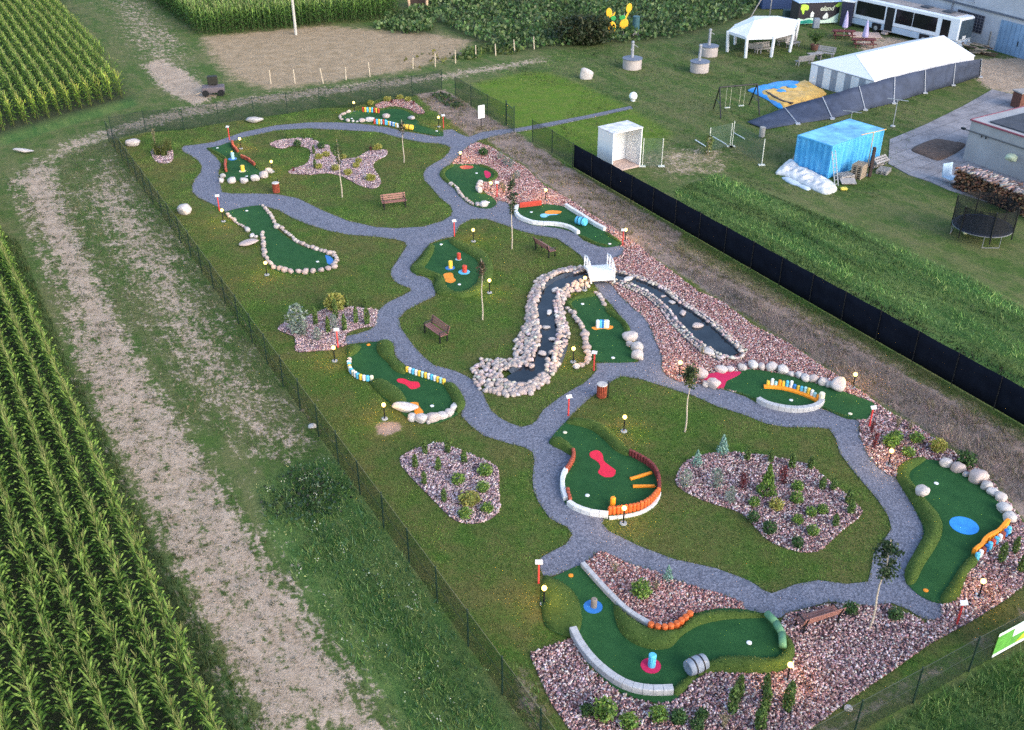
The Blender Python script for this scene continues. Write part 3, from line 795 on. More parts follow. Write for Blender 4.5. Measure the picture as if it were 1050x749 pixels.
def post_mesh(r, h, mat, n=9, square=False, slope=.0):
    k = (r, h, mat.name, square)
    if k not in PM:
        m = MB()
        if square: m.box((0, 0, h / 2), (r * 2, r * 2, h), bev=r * .3)
        else: m.lathe([(r * .96, 0), (r, .02), (r, h - r * .35), (r * .7, h), (.005, h)], (0, 0, 0), n, True)
        PM[k] = m.mesh('post', mat)
    return PM[k]
def posts(root, pts, mats, r=.08, h=.38, name='palisade_post', gap=1.02, square=False, z=TZ - .01, hv=.0, curve=True, lean=0.):
    r *= .74; h *= .66
    ln = smooth(W(pts), False, 4) if curve else W(pts)
    P_ = resample(ln, r * 2 * gap)
    for i, p in enumerate(P_):
        o = obj(name, post_mesh(r, h, mats[i % len(mats)], square=square), root, Vector((p[0], p[1], z)) - root.location)
        o.scale = (1, 1, 1 + R.uniform(-hv, hv))
        q = P_[min(i + 1, len(P_) - 1)]; s_ = P_[max(0, i - 1)]
        o.rotation_euler = (R.uniform(-.03, .03) + lean, R.uniform(-.03, .03), math.atan2(q[1] - s_[1], q[0] - s_[0]))
def peg(root, pt, disc, pegm, r=.30, pr=.11, h=.42):
    p = Vector((*W([pt])[0], 0))
    if disc: MB().lathe([(r, 0), (r, .012), (.01, .014)], p + Vector((0, 0, TZ)), 20).build('felt_disc', disc, root, True)
    if pegm: MB().lathe([(pr, 0), (pr, h - .03), (pr * .75, h), (.01, h)], p + Vector((.03, 0, TZ + .012)), 12).build('peg', pegm, root, True)
def cup(root, pt, mat=None, name='cup_rim', r=.10):
    p = Vector((*W([pt])[0], 0)); MB().lathe([(r, 0), (r, .02), (r * .5, .035), (.01, .035)], p + Vector((0, 0, TZ)), 12).build(name, mat or M_WHITE, root, True)

# -- the farthest green
g = green('far', 'farthest green with two rows of coloured posts and a yellow barrel')
stone_row(g, h1((200,213),(170,226),(145,236),(128,250),(140,268)), .24)
for q, r_ in (((185, 280), .36), ((225, 284), .26), ((256, 286), .2), ((290, 284), .5), ((345, 278), .62)): stone('border_stone', W(h1(q))[0], r_, g, .02, True)
CP = [M_REDPAINT, M_CYAN, M_YELLOW, M_CYAN, M_CREAM, M_TEAL]
posts(g, h1((298,212),(330,214),(370,216),(408,221)), [M_REDPAINT, M_YELLOW, M_CYAN, M_YELLOW, M_CYAN, M_REDPAINT, M_YELLOW], .13, .62)
posts(g, h1((380,298),(420,300),(460,304)), [M_REDPAINT, M_CYAN, M_YELLOW, M_TEAL], .13, .62)
posts(g, h1((470,305),(505,312),(545,324)), [M_CYAN, M_YELLOW, M_WHITE, M_BLUE, M_WHITE], .12, .5)
def barrel(root, pa, pb, r, mat, bands, name='barrel', z=0., hoop='hoop', n=18):
    r *= .62
    a = Vector((*W([pa])[0], TZ + r + z)); b = Vector((*W([pb])[0], TZ + r + z)); d = b - a; L = d.length
    m = MB(); q = d.to_track_quat('Z', 'Y').to_matrix().to_4x4(); m.M = Matrix.Translation(a) @ q
    m.lathe([(r * .6, .02), (r * .82, 0), (r * .9, .02), (r, L * .3), (r, L * .7), (r * .9, L - .02), (r * .82, L), (r * .6, L - .02)], (0, 0, 0), n)
    o = m.build(name, mat, root, True, True)
    for f in bands:
        m = MB(); m.M = Matrix.Translation(a) @ q; k = r * (1.02 if .28 < f < .72 else .985)
        m.lathe([(k * .97, L * f - .03), (k * 1.015, L * f - .025), (k * 1.015, L * f + .025), (k * .97, L * f + .03)], (0, 0, 0), n, False)
        h_ = m.build(hoop, M_BLACK, None); h_.parent = o; KIDS.setdefault(o.name, []).append(h_)
        h_.data.transform(Matrix.Translation(-root.location))
    return o
barrel(g, h1((582,336))[0], h1((655,345))[0], .36, M_YELLOW, (.3, .68))
stone('arch_stone', W(h1((460, 252)))[0], .62, g, .02, True, (1.2, .8, .8)); stone("hump_stone", W(h1((645, 266)))[0], .7, g, .0, True, (1.3, .9, .5))
roll(g, h1((690,292),(780,318),(862,346),(866,360),(780,335),(690,306)), .12, .2)
cup(g, h1((215, 262))[0]); cup(g, h1((825, 352))[0])

# -- red timber edged green
g = green('red_edge', 'small green with red timber edges and a row of rounded boulders')
posts(g, h2((236,318),(245,350),(282,392)), [M_REDWOOD], .14, .42, 'edge_timber', hv=.1)
posts(g, h2((318,438),(370,462),(425,505)), [M_REDWOOD], .14, .42, 'edge_timber', hv=.1)
posts(g, h2((180,478),(176,515),(184,556)), [M_REDWOOD], .13, .42, 'edge_timber', hv=.1)
roll(g, h2((15,356),(60,362),(130,400),(190,440),(190,460),(140,430),(80,390)), .2, .25)
roll(g, h2((282,385),(310,415),(322,436),(300,430),(278,400)), .18, .2); roll(g, h2((425,490),(490,535),(470,550),(420,510)), .16, .2)
for q, r_ in (((155, 603), .42), ((142, 642), .42), ((237, 645), .55), ((335, 645), .54), ((428, 625), .58), ((510, 600), .66), ((545, 562), .55)): stone('border_stone', W(h2(q))[0], r_, g, .02, True)
peg(g, h2((322, 552))[0], M_CREAM, M_YELLOW, .26, .15, .45); peg(g, h2((238, 448))[0], M_BLUE, M_TEAL, .34, .14, .5); peg(g, h2((232, 425))[0], None, M_YELLOW, .3, .08, .4)
cup(g, h2((358, 597))[0]); cup(g, h2((108, 355))[0])

# -- long white stone edged green
g = green('long', 'long green edged with small white stones and a blue end patch')
stone_row(g, zA((468,492),(500,522),(532,540)), .2); stone_row(g, zA((590,560),(598,600),(600,640),(622,672)), .24)
for q, r_ in (((540, 552), .42), ((556, 572), .38), ((570, 575), .3)): stone('border_stone', W(zA(q))[0], r_, g, .02, True)
stone_row(g, zA((632,684),(690,699),(745,701),(800,696),(850,682)), .33); stone_row(g, zA((850,676),(858,655),(846,634)), .27)
stone_row(g, zA((595,462),(622,495),(640,530),(670,550),(720,592),(760,610)), .22); stone_row(g, zA((770,614),(800,622),(832,634)), .3)
stone('border_stone', W(zA((645, 540)))[0], .4, g, .02, True)
felt(g, zA((818,640),(838,646),(848,662),(838,674),(825,668),(822,655)), M_BLUE)
cup(g, zA((790, 663))[0]); cup(g, zA((536, 480))[0])

# -- bean shaped green
g = green('bean', 'bean shaped green with a white stone kerb and a magenta patch')
roll(g, h4((88,252),(118,200),(200,163),(215,175),(150,215),(140,260),(180,310),(225,345),(205,360),(130,297)), .24, .4)
roll(g, h4((430,165),(500,180),(575,222),(594,260),(560,292),(500,315),(500,300),(540,270),(545,240),(490,198),(430,180)), .22, .4)
felt(g, h4((265,180),(310,172),(365,175),(378,188),(340,200),(280,200)), M_REDPAINT)
felt(g, h4((470,222),(495,218),(525,240),(522,265),(495,280),(478,262)), M_PINK)
stone_row(g, h4((190,330),(230,355),(250,395),(290,440),(330,475),(370,500)), .24, .8)
for q, r_ in (((415, 510), .4), ((470, 516), .58)): stone('border_stone', W(h4(q))[0], r_, g, .02, True)
for q, r_ in (((440, 322), .35), ((425, 345), .4), ((415, 368), .36), ((428, 393), .48), ((445, 345), .3)): stone('border_stone', W(h4(q))[0], r_, g, .05, True)
cup(g, h4((405, 238))[0]); cup(g, h4((507, 487))[0])

# -- white kerb green with the blue barrel
g = green('white_kerb', 'green with white kerb walls, orange patch and a blue barrel')
kerb(g, h5((150,178),(140,210),(150,240),(180,268),(260,300),(330,310),(400,312),(470,318),(540,335),(590,360),(622,382)), M_KERB, .32, .4)
kerb(g, h5((525,172),(575,205),(625,235),(700,285),(760,322),(825,355)), M_KERB, .3, .42, name='kerb_wall')
ln = resample(W(h5((172,178),(250,168),(338,158))), 2.2)
MB().sweep(ln, .12, .42, 0).build('red_board', M_REDPAINT, g, True)
felt(g, h5((368,210),(420,200),(490,208),(478,222),(430,230),(375,226)), M_ORANGE, z=.016); felt(g, h5((328,240),(355,225),(470,232),(400,238),(375,252),(345,254)), M_CYAN)
barrel(g, h5((605,302))[0], h5((680,322))[0], .46, M_CYAN, (.3, .68))
roll(g, h5((622,388),(690,410),(760,445),(850,470),(842,480),(740,452),(680,425)), .16, .22)
roll(g, h5((840,368),(945,435),(930,445),(830,385)), .16, .22)
cup(g, h5((260, 214))[0]); cup(g, h5((862, 458))[0])

# -- peg green with mounded rim
g = green('peg', 'kidney green with mounded rim, short pegs and an orange patch')
roll(g, h6((78,455),(110,428),(170,370),(218,290),(265,285),(262,330),(220,410),(190,455),(260,490),(320,515),(350,545),(360,600),(420,640),(500,636),(580,580),(612,480),(590,400),(520,350),(440,305),(378,258),(380,234),(450,250),(560,290),(660,340),(712,420),(717,500),(682,592),(600,652),(480,682),(380,672),(290,652),(260,600),(275,560),(260,525),(180,510),(100,490)), .30, .42, .2, 3)
peg(g, h6((450, 388))[0], M_TEAL, M_REDPAINT, .2, .13, .42); peg(g, h6((386, 456))[0], M_BLUE, M_YELLOW, .3, .13, .48); peg(g, h6((494, 487))[0], M_CYAN, M_REDPAINT, .36, .15, .44)
felt(g, h6((335,505),(375,493),(405,498),(415,530),(430,548),(400,570),(355,562),(345,540)), M_ORANGE)
cup(g, h6((457, 583))[0]); cup(g, h6((317, 275))[0])

# -- green with coloured post rows by the fence side
g = green('coloured', 'green with coloured post rows, red bone patch and large pale stones')
roll(g, h7((116,145),(160,132),(205,140),(205,165),(170,200),(135,215),(112,205)), .28, .45)
roll(g, h7((325,118),(390,106),(432,130),(438,190),(470,250),(528,292),(505,340),(430,310),(390,260),(330,205),(312,160)), .38, .6)
roll(g, h7((270,395),(350,378),(430,415),(505,480),(525,550),(450,575),(395,520),(340,480)), .36, .6)
roll(g, h7((782,405),(862,412),(922,500),(932,560),(880,612),(850,560),(830,500),(800,450)), .34, .5)
CW = [M_WHITE, M_CYAN, M_YELLOW, M_WHITE, M_CYAN, M_CREAM]
for q in ((128, 238), (128, 256)): stone('border_stone', W(h7(q))[0], .2, g, .05, True)
posts(g, h7((122,278),(135,325),(185,365),(240,382),(282,382)), CW, .13, .45)
posts(g, h7((530,320),(570,335),(620,350),(680,368),(730,385),(785,405)), [M_YELLOW, M_WHITE, M_CYAN, M_WHITE, M_YELLOW, M_TEAL], .125, .45)
felt(g, h7((455,380),(480,369),(515,374),(550,389),(605,395),(616,425),(580,441),(548,440),(515,412),(470,398)), M_CRIMSON)
felt(g, h7((535,545),(570,535),(605,540),(612,565),(640,600),(630,630),(585,625),(575,585),(545,565)), M_ORANGE)
for q, r_, s_ in (((512, 590), .78, (1.3, .75, .6)), ((562, 648), .46, (1, 1, 1)), ((628, 664), .62, (1.1, .9, .9)), ((680, 674), .25, (1, 1, 1)), ((712, 656), .6, (1.15, .9, .9)), ((770, 640), .5, (1.1, .9, .9)), ((820, 622), .46, (.9, 1, 1)), ((850, 582), .42, (.8, 1.2, 1)), ((858, 560), .3, (.8, 1, 1))):
    stone('border_stone', W(h7(q))[0], r_, g, .02, True, s_, 0)
cup(g, h7((702, 562))[0]); cup(g, h7((258, 134))[0], M_ORANGE, 'tee_marker')

# -- green beside the stream
g = green('stream', 'green beside the stream with a white stone row and short pillars')
roll(g, h8((496,262),(558,220),(630,208),(655,222),(600,232),(545,245),(530,270),(560,300),(545,310),(508,276)), .22, .35)
roll(g, h8((706,285),(790,338),(830,390),(815,440),(798,440),(800,400),(770,352),(712,312)), .28, .32)
stone_row(g, h8((512,288),(535,308),(552,342),(578,372),(595,400)), .26); stone_row(g, h8((600,425),(602,455),(606,490)), .38, .85); stone_row(g, h8((610,510),(618,535),(602,568),(580,580)), .28)
stone('border_stone', W(h8((555, 588)))[0], .36, g, .02, True)
stone_row(g, h8((655,208),(680,235),(700,268)), .22)
for q, r_ in (((830, 445), .72), ((832, 478), .42), ((862, 500), .62), ((864, 540), .6)): stone('border_stone', W(h8(q))[0], r_, g, .05, True)
felt(g, h8((636,382),(680,378),(736,376),(740,388),(718,394),(690,390),(655,396),(638,392)), M_ORANGE)
for q, mm in (((664, 384), M_WHITE), ((677, 384), M_CYAN), ((690, 384), M_BLUE), ((700, 384), M_CREAM), ((711, 384), M_WHITE)):
    obj('pillar', post_mesh(.12, .45, mm), g, Vector((*W(h8(q))[0], TZ + .01)) - g.location)
cup(g, h8((586, 264))[0]); cup(g, h8((742, 540))[0])

# -- green with the arc of coloured posts
g = green('arc', 'long green with a magenta end and an arc of coloured posts')
felt(g, h9((108,132),(180,114),(290,110),(292,124),(262,142),(225,160),(212,192),(188,196),(150,190),(110,156)), M_PINK, n=3)
for x_, y_, r_ in ((90, 130, .62), (155, 185, .62), (120, 180, .42), (195, 108, .5), (240, 104, .4), (300, 95, .42), (362, 88, .52), (400, 92, .4), (455, 100, .58), (508, 112, .6), (552, 128, .34), (595, 137, .42), (628, 150, .45), (668, 158, .5), (718, 172, .52), (752, 186, .4), (795, 192, .82)):
    stone('border_stone', W(h9((x_, y_)))[0], r_, g, .03, True)
ln = resample(smooth(W(h9((415,192),(455,194),(500,198),(560,212),(620,232),(665,252),(695,268))), False, 4), .3)
MB().sweep(ln, .22, .12, TZ, 0).build('orange_kerb', M_ORANGE, g, True)
posts(g, h9((435,186),(500,190),(560,203),(620,224),(665,244),(690,258)), [M_YELLOW, M_WHITE, M_TEAL, M_ORANGE, M_YELLOW, M_CYAN, M_WHITE, M_BLUE, M_YELLOW, M_CYAN, M_TEAL], .11, .62, hv=.25, gap=1.15)
kerb(g, h9((385,262),(420,282),(480,300),(540,310),(590,313),(650,306),(695,290),(712,268)), M_GREYKERB, .34, .4, .36)
roll(g, h9((212,200),(300,220),(380,256),(384,272),(300,226),(214,204)), .18, .2)
roll(g, h9((715,285),(790,320),(862,346),(856,354),(790,332)), .14, .2)
obj('end_post', post_mesh(.15, .5, M_CREAM), g, Vector((*W(h9((708, 262)))[0], TZ)) - g.location)
cup(g, h9((555, 258))[0]); cup(g, h9((858, 328))[0], M_CREAM)

# -- green with the palisade
g = green('palisade', 'round ended green with orange palisade and bright red bone patch')
roll(g, h10((180,92),(250,68),(370,83),(460,128),(542,208),(604,284),(580,305),(500,270),(430,200),(350,140),(260,112)), .38, .55)
roll(g, h10((83,203),(140,190),(200,218),(248,276),(228,302),(158,264),(98,234)), .38, .5)
posts(g, h10((602,300),(660,330),(710,360),(752,400),(776,450),(784,500),(784,535)), [M_MAROON], .115, .52, gap=.98)
posts(g, h10((778,555),(740,600),(690,634),(640,652),(580,664),(520,672),(468,676)), [M_ORRED], .125, .6, gap=1.0)
posts(g, h10((236,288),(236,330),(215,372),(195,402)), [M_REDWOOD], .12, .45)
posts(g, h10((200,542),(205,570),(214,600)), [M_REDWOOD], .12, .45)
kerb(g, h10((190,400),(170,440),(165,490),(172,540),(188,590)), M_KERB, .26, .36)
kerb(g, h10((205,612),(250,642),(330,672),(400,684),(460,690)), M_KERB, .3, .36)
kerb(g, h10((465,702),(540,694),(640,676),(720,640),(770,592),(788,540)), M_KERB, .18, .16)
for a_, b_ in (((600, 456), (736, 416)), ((617, 503), (756, 502))):
    ln = W(h10(a_, b_)); MB().sweep(resample(ln, .8), .13, .10, TZ).build('orange_bar', M_ORANGE, g, True)
felt(g, h10((340,290),(362,272),(395,270),(424,298),(432,335),(470,368),(506,398),(494,434),(450,441),(420,432),(394,408),(410,375),(390,340),(350,315)), M_CRIMSON)
obj('short_post', post_mesh(.12, .5, M_ORANGE), g, Vector((*W(h10((487, 628)))[0], TZ)) - g.location)
cup(g, h10((326, 558))[0]); cup(g, h10((183, 155))[0], M_CREAM)

# -- nearest green with the grey barrel
g = green('barrel', 'nearest green, S shaped with grey barrel, grey kerbs and green pipe')
roll(g, h11((-8,118),(25,125),(75,150),(118,195),(138,260),(135,320),(104,350),(60,345),(0,312),(-18,250),(-22,180)), .30, 1.4)
roll(g, h11((258,222),(320,275),(395,322),(500,326),(552,280),(640,255),(830,262),(846,280),(700,288),(600,308),(530,345),(480,395),(420,404),(350,388),(290,345),(265,290)), .34, .45)
roll(g, h11((900,330),(950,380),(953,430),(905,484),(760,494),(610,494),(530,564),(490,592),(495,545),(560,500),(640,442),(740,430),(860,438),(905,410)), .36, .4)
kerb(g, h11((140,80),(180,125),(230,180),(310,258),(398,312)), M_GREYKERB, .26, .34, .5)
kerb(g, h11((102,334),(130,390),(180,455),(250,515),(320,553),(400,568),(486,566)), M_GREYKERB, .36, .45, .42)
pillow('turf_bank', M_ROLL, smooth(W(h11((100,350),(160,450),(280,555),(400,590),(490,585),(480,602),(400,606),(280,566),(150,460))), n=3), .16, .3, .2, .02, g, g.location, .04)
posts(g, h11((402,322),(430,330),(470,330),(510,312),(550,280)), [M_ORRED], .17, .48, gap=1.06)
barrel(g, h11((540,500))[0], h11((608,470))[0], .5, P('grey blue plastic', (.23, .26, .31), .5), (.3, .7))
pts_ = [Vector((*W(h11(q))[0], .30)) for q in ((845, 282), (880, 318), (903, 360), (906, 410))]
for a_, b_ in zip(pts_[:-1], pts_[1:]):
    MB().rod(a_, b_, .14, .14, 14).build('green_pipe', P('pale green pipe', (.10, .24, .13), .6), g, True, True)
peg(g, h11((180, 238))[0], M_BLUE, P('brown stump', (.2, .17, .15), .8), .36, .12, .4); peg(g, h11((402, 465))[0], M_PINK, M_CYAN, .36, .14, .55)
cup(g, h11((780, 377))[0]); cup(g, h11((95, 118))[0], M_ORANGE, 'tee_marker')

# -- green with the blue disc
g = green('blue_disc', 'large green with a round blue disc and wavy orange board')
roll(g, zG((475,175),(478,138),(520,112),(575,108),(560,125),(525,150),(520,180),(545,215),(590,270),(630,320),(632,370),(610,420),(570,480),(540,540),(510,545),(503,495),(540,425),(570,370),(565,335),(530,270),(490,205)), .42, .55)
roll(g, zG((755,432),(757,470),(722,512),(692,590),(640,616),(625,590),(660,540),(690,490),(725,450)), .32, .5)
for x_, y_, r_, s_ in ((645, 130, .5, 1), (688, 148, .58, 1), (716, 165, .3, 1), (757, 180, .78, 1), (786, 207, .5, 1), (806, 228, .42, 1), (832, 247, .5, 1), (850, 290, .62, 1), (865, 322, .55, 1)):
    stone('border_stone', W(zG((x_, y_)))[0], r_, g, .03, True)
stone('rim_rock', W(zG((553, 246)))[0], .62, g, .36, True, (1.1, .85, .7), .3)
c_ = W(zG((709, 341)))[0]; MB().lathe([(.58, 0), (.58, .012), (.01, .016)], (c_[0], c_[1], TZ), 32).build('blue_disc', P('sky blue felt', (.035, .26, .66), .8), g, True)
ln = resample(smooth(W(zG((740,444),(765,425),(778,402),(810,385),(830,368),(858,340))), False, 4), .12)
MB().sweep(ln, .16, .32, TZ, 0, zf=lambda t: .05 * math.sin(t * 15)).build('wavy_board', M_ORANGE, g, True)
posts(g, zG((752,458),(785,430),(808,410),(835,390),(862,366)), [M_CYAN, M_WHITE, M_REDWOOD, M_BLUE, M_CYAN, M_REDPAINT], .13, .5, gap=1.25)
cup(g, zG((612, 194))[0]); cup(g, zG((575, 568))[0], M_ORANGE, 'tee_marker')
BULB = 28.0
# ================================================================== GARDEN LAMPS
def lamp_proto(label, p):
    t = empty('garden_lamp', p, 0, label, 'lamp', 'lit globe lamps along the course')
    MB().lathe([(.16, 0), (.15, .04), (.03, .05)], (0, 0, 0), 14).build('base', P('grey concrete footing', (.34, .34, .33), .9), t)
    MB().lathe([(.045, .045), (.035, .08), (.032, .66), (.06, .67), (.06, .72), (.03, .73)], (0, 0, 0), 10).build('post', M_BLACK, t)
    MB().ball((0, 0, .82), .10, 16).build('globe', M_GLOBE, t, False, True)
    L_ = bpy.data.lights.new('lamp bulb', 'POINT'); L_.energy = BULB; L_.color = (1, .72, .36); L_.shadow_soft_size = .06
    b_ = bpy.data.objects.new('bulb', L_); b_.location = (0, 0, .82); link(b_, t)
    return t
LAMPS = [(zA((922,122)), 'lit globe lamp behind the farthest green, beside the far fence'),
 (zA((515,255)), 'lit globe lamp at the top of the red timber edged green'),
 (zA((628,338)), 'lit globe lamp behind the rounded boulders of the red edged green'),
 (zA((452,516)), 'lit globe lamp at the left tee of the long white stone green'),
 (zA((608,708)), 'lit globe lamp on the lawn at the left curve of the long green'),
 (zB((455,176)), 'lit globe lamp at the right end of the farthest green'),
 (zB((533,306)), 'lit globe lamp above the bean shaped green, by the path fork'),
 (zB((642,416)), 'lit globe lamp in the chips beside the bean green boulders'),
 (zB((838,442)), 'lit globe lamp behind the red board of the white kerb green'),
 (zB((579,588)), 'lit globe lamp on the lawn above the peg green'),
 (zD((382,302)), 'lit globe lamp at the lower right rim of the peg green'),
 (zD((903,104)), 'lit globe lamp at the tee of the white kerb green'),
 (zD((747,292)), 'lit globe lamp on the stones in front of the white bridge'),
 (zD((703,568)), 'lit globe lamp on the grass strip between stream and green'),
 (zC((328,436)), 'lit globe lamp at the foot of the silver shrub bed'),
 (zC((530,670)), 'lit globe lamp above a bare patch near the hexagon bed'),
 (zE((201,200)), 'lit globe lamp in the chips behind the yellow green young tree'),
 (zE((836,244)), 'lit globe lamp behind the arc green, near the dead weeds'),
 (zE((966,527)), 'lit globe lamp in the chips between path and blue disc green'),
 (zH((852,140)), 'lit globe lamp on the lawn behind the palisade green'),
 (zH((850,450)), 'lit globe lamp in front of the orange palisade'),
 (zF((124,262)), 'lit globe lamp on the lawn at the left of the nearest green'),
 (zF((942,522)), 'lit globe lamp at the right corner of the nearest green'),
 (zG((760,588)), 'lit globe lamp at the lower right of the blue disc green')]
lp = None
for q, lab in LAMPS:
    p = Vector((*W(q)[0], .01))
    if lp is None: lp = lamp_proto(lab, p)
    else: dup(lp, p, R.uniform(0, 6), lab)

# ================================================================== TEE SIGNS
def sign_proto(label, p, rz):
    t = empty('tee_sign', p, rz, label, 'sign', 'red tee signs with white plates')
    MB().box((0, 0, .55), (.07, .07, 1.1), bev=.012).build('post', P('tee sign red paint', (.52, .05, .05), .5), t)
    m = MB(); m.M = Matrix.Translation((0, -.04, 1.14)) @ Matrix.Rotation(math.radians(35), 4, 'X')
    m.box((0, 0, 0), (.29, .19, .02), bev=.006).build('plate', P('sign plate', (.58, .58, .60), .6), t)
    return t
SIGNS = [(zB((472,182)), .2, 'red tee sign at the right end of the farthest green'), (zA((474,224)), -.3, 'red tee sign across the path from the red timber edged green'),
 (zA((438,478)), .2, 'red tee sign at the left tee of the long green'), (h4((580,438)), .1, 'red tee sign in the chips at the bean green'),
 (zD((893,122)), -.2, 'red tee sign beside the lamp at the white kerb tee'), (zD((247,86)), .5, 'red tee sign above the peg green, by the path'),
 (zC((342,382)), .1, 'red tee sign at the foot of the silver shrub bed'), (zD((782,602)), -.3, 'red tee sign at the stream side green'),
 (zE((896,386)), .2, 'red tee sign at the right tip of the arc green'), (zH((665,88)), .3, 'pinkish red tee sign above the palisade green'),
 (zH((565,652)), 0, 'red tee sign at the tee of the nearest green'), (zG((684,684)), .1, 'red tee sign below the blue disc green')]
sp = None
for q, rz, lab in SIGNS:
    p = Vector((*W(q)[0], .01))
    if sp is None: sp = sign_proto(lab, p, rz)
    else: dup(sp, p, rz, lab)
# information board at the gate
p = Vector((*W(zB((607,182)))[0], 0)); hh = HT(zB((607,182))[0], zB((607,98))[0][1])
t = empty('information_board', p, .55, 'tall white information board on a dark post by the gate', 'sign')
MB().rod((0, 0, 0), (0, 0, hh), .04, .04, 8).build('post', M_BLACK, t)
MB().box((0, -.06, hh - .55), (.62, .04, 1.1), bev=.01).build('panel', M_WHITE, t)
m = MB()
for k in range(7): m.box((R.uniform(-.03, .03), -.083, hh - .2 - k * .11), (.40 - (k % 3) * .06, .006, .025))
m.build('print', P('grey print', (.35, .36, .38)), t)

# ================================================================== BENCHES
def bench_proto(label, p, rz):
    t = empty('park_bench', p, rz, label, 'bench', 'slatted benches on the course')
    L = 1.75
    for sx in (-1, 1):
        m = MB(); x = sx * (L / 2 - .12)
        m.tube([(x, -.02, 0), (x, .0, .44)], .042); m.tube([(x, .46, 0), (x, .46, .44)], .042)
        m.tube([(x, .0, .44), (x, .46, .44)], .03); m.tube([(x, .46, .42), (x, .60, .9)], .042)
        m.tube([(x, -.02, .44), (x, -.02, .64), (x, .50, .66)], .028)
        m.build('end_frame', M_BLACK, t)
    m = MB()
    for k in range(4): m.box((0, .03 + k * .115, .475), (L, .095, .035), bev=.008)
    m.build('seat', M_BENCH, t)
    m = MB()
    for k in range(3):
        m.box((0, .49 + k * .045, .58 + k * .135), (L, .035, .11), rx=-.3, bev=.008)
    m.build('backrest', M_BENCH, t)
    return t
def bench_at(a, b, lab, first=[None], flip=False):
    """a, b: photo points of the two ends; the bench faces the right of a->b"""
    A = Vector((*W([a])[0], 0)); B = Vector((*W([b])[0], 0)); c = (A + B) / 2; d = B - A
    rz = math.atan2(d.y, d.x) + (PI if flip else 0)
    if first[0] is None: first[0] = bench_proto(lab, c, rz); return
    dup(first[0], c, rz, lab)
bench_at(zB((258,474))[0], zB((338,464))[0], 'reddish slatted bench on the far lawn, facing the near path')
bench_at(zD((578,128))[0], zD((636,165))[0], 'slatted bench near the white bridge with its back to the lawn', flip=True)
bench_at(zD((135,455))[0], zD((192,496))[0], 'slatted bench on the lawn left of the stream, facing the left path')
bench_at(zG((118,690))[0], zG((245,650))[0], 'reddish bench in the chips right of the nearest green', flip=True)

# ================================================================== LITTER BINS
def bin_proto(label, p, rz):
    t = empty('litter_bin', p, rz, label, 'bin', 'red slatted litter bins')
    MB().lathe([(.20, .1), (.22, .12), (.22, .76), (.2, .78)], (0, 0, 0), 18).build('drum', M_BLACK, t)
    m = MB()
    for k in range(16):
        a = 2 * PI * k / 16; m.box((.24 * math.cos(a), .24 * math.sin(a), .45), (.03, .07, .68), rz=a, bev=.006)
    m.build('slats', M_REDWOOD, t)
    MB().lathe([(.25, .78), (.265, .80), (.25, .83), (.17, .84)], (0, 0, 0), 18).build('rim', P('pale rim', (.5, .45, .42)), t)
    MB().box((.32, 0, .5), (.06, .06, 1.0), bev=.01).build('post', M_BLACK, t)
    return t
bp = bin_proto('red slatted litter bin on the big lawn by the stream green', Vector((*W(zD((812,705)))[0], 0)), 0)
dup(bp, Vector((*W(zA((643,415)))[0], 0)), 1.2, 'red slatted litter bin below the rounded boulders on the far lawn')

# ================================================================== YOUNG TREES
def young_tree(pb, ptop, pcrown, rpx, label, dens, tints, stake=False, sparse=1.0):
    """slim tree: trunk, a few limbs and a small airy crown"""
    B = Vector((*W([pb])[0], 0)); H = HT(pb, ptop[1]); hc = HT(pb, pcrown)
    rad = rpx * (B - Vector((0, 0, CH))).length / FPX
    t = empty('young_tree', B, 0, label, 'tree', 'slim young trees on the lawns')
    m = MB(); n = 9; pts = []
    for i in range(n):
        z = H * .96 * i / (n - 1); pts.append(Vector((.03 * math.sin(i * 1.3), .03 * math.cos(i * 1.7), z)))
    for i in range(n - 1): m.rod(pts[i], pts[i + 1], .045 * (1 - .8 * i / n), .045 * (1 - .8 * (i + 1) / n), 7)
    C = []
    for i in range(int(26 * sparse)):
        f = R.random(); z = hc + (H * .9 - hc) * f; a = R.uniform(0, 6.28); l = rad * (.35 + .75 * math.sin(PI * min(1, .15 + f * .85))) * R.uniform(.6, 1.1)
        s_ = Vector((0, 0, z)); e = Vector((math.cos(a) * l, math.sin(a) * l, z + l * .7))
        m.rod(s_, e, .012, .004, 4)
        for k in range(int(dens)):
            q = s_.lerp(e, R.uniform(.3, 1.08)); C.append(q + Vector((R.gauss(0, .07), R.gauss(0, .07), R.gauss(0, .09))))
    m.build('trunk', M_TRUNK, t)
    V, Fc, T = quads_cloud([tuple(c) for c in C], rng.uniform(.06, .12, len(C)), mixtint(tints, len(C)))
    obj('crown', npmesh('crown', V, Fc, M_LEAF, T), t)
    return t
DK = [(.022, .045, .018), (.04, .07, .025), (.03, .055, .03)]; YG = [(.07, .09, .025), (.10, .11, .035), (.05, .07, .02)]; RD = [(.07, .045, .03), (.05, .06, .025), (.09, .06, .04)]
young_tree(zA((878,430))[0], zA((852,212))[0], zA((865,310))[0][1], 4.5, 'thin young tree in front of the star shaped bed', 9, DK + YG)
young_tree(zB((330,305))[0], zB((318,142))[0], zB((318,215))[0][1], 2.6, 'leafless looking young tree by the path below the farthest green', 6, RD + DK)
young_tree(zB((717,615))[0], zB((713,345))[0], zB((716,490))[0][1], 4.2, 'young tree with a narrow dark crown, left of the white kerb green', 22, DK)
young_tree(zD((355,406))[0], zD((350,160))[0], zD((352,240))[0][1], 3.4, 'sparse reddish young tree in front of the peg green', 8, RD)
young_tree(zE((222,405))[0], zE((240,148))[0], zE((235,245))[0][1], 7.5, 'young tree with yellow green crown at the top of the big lawn', 22, YG + DK)
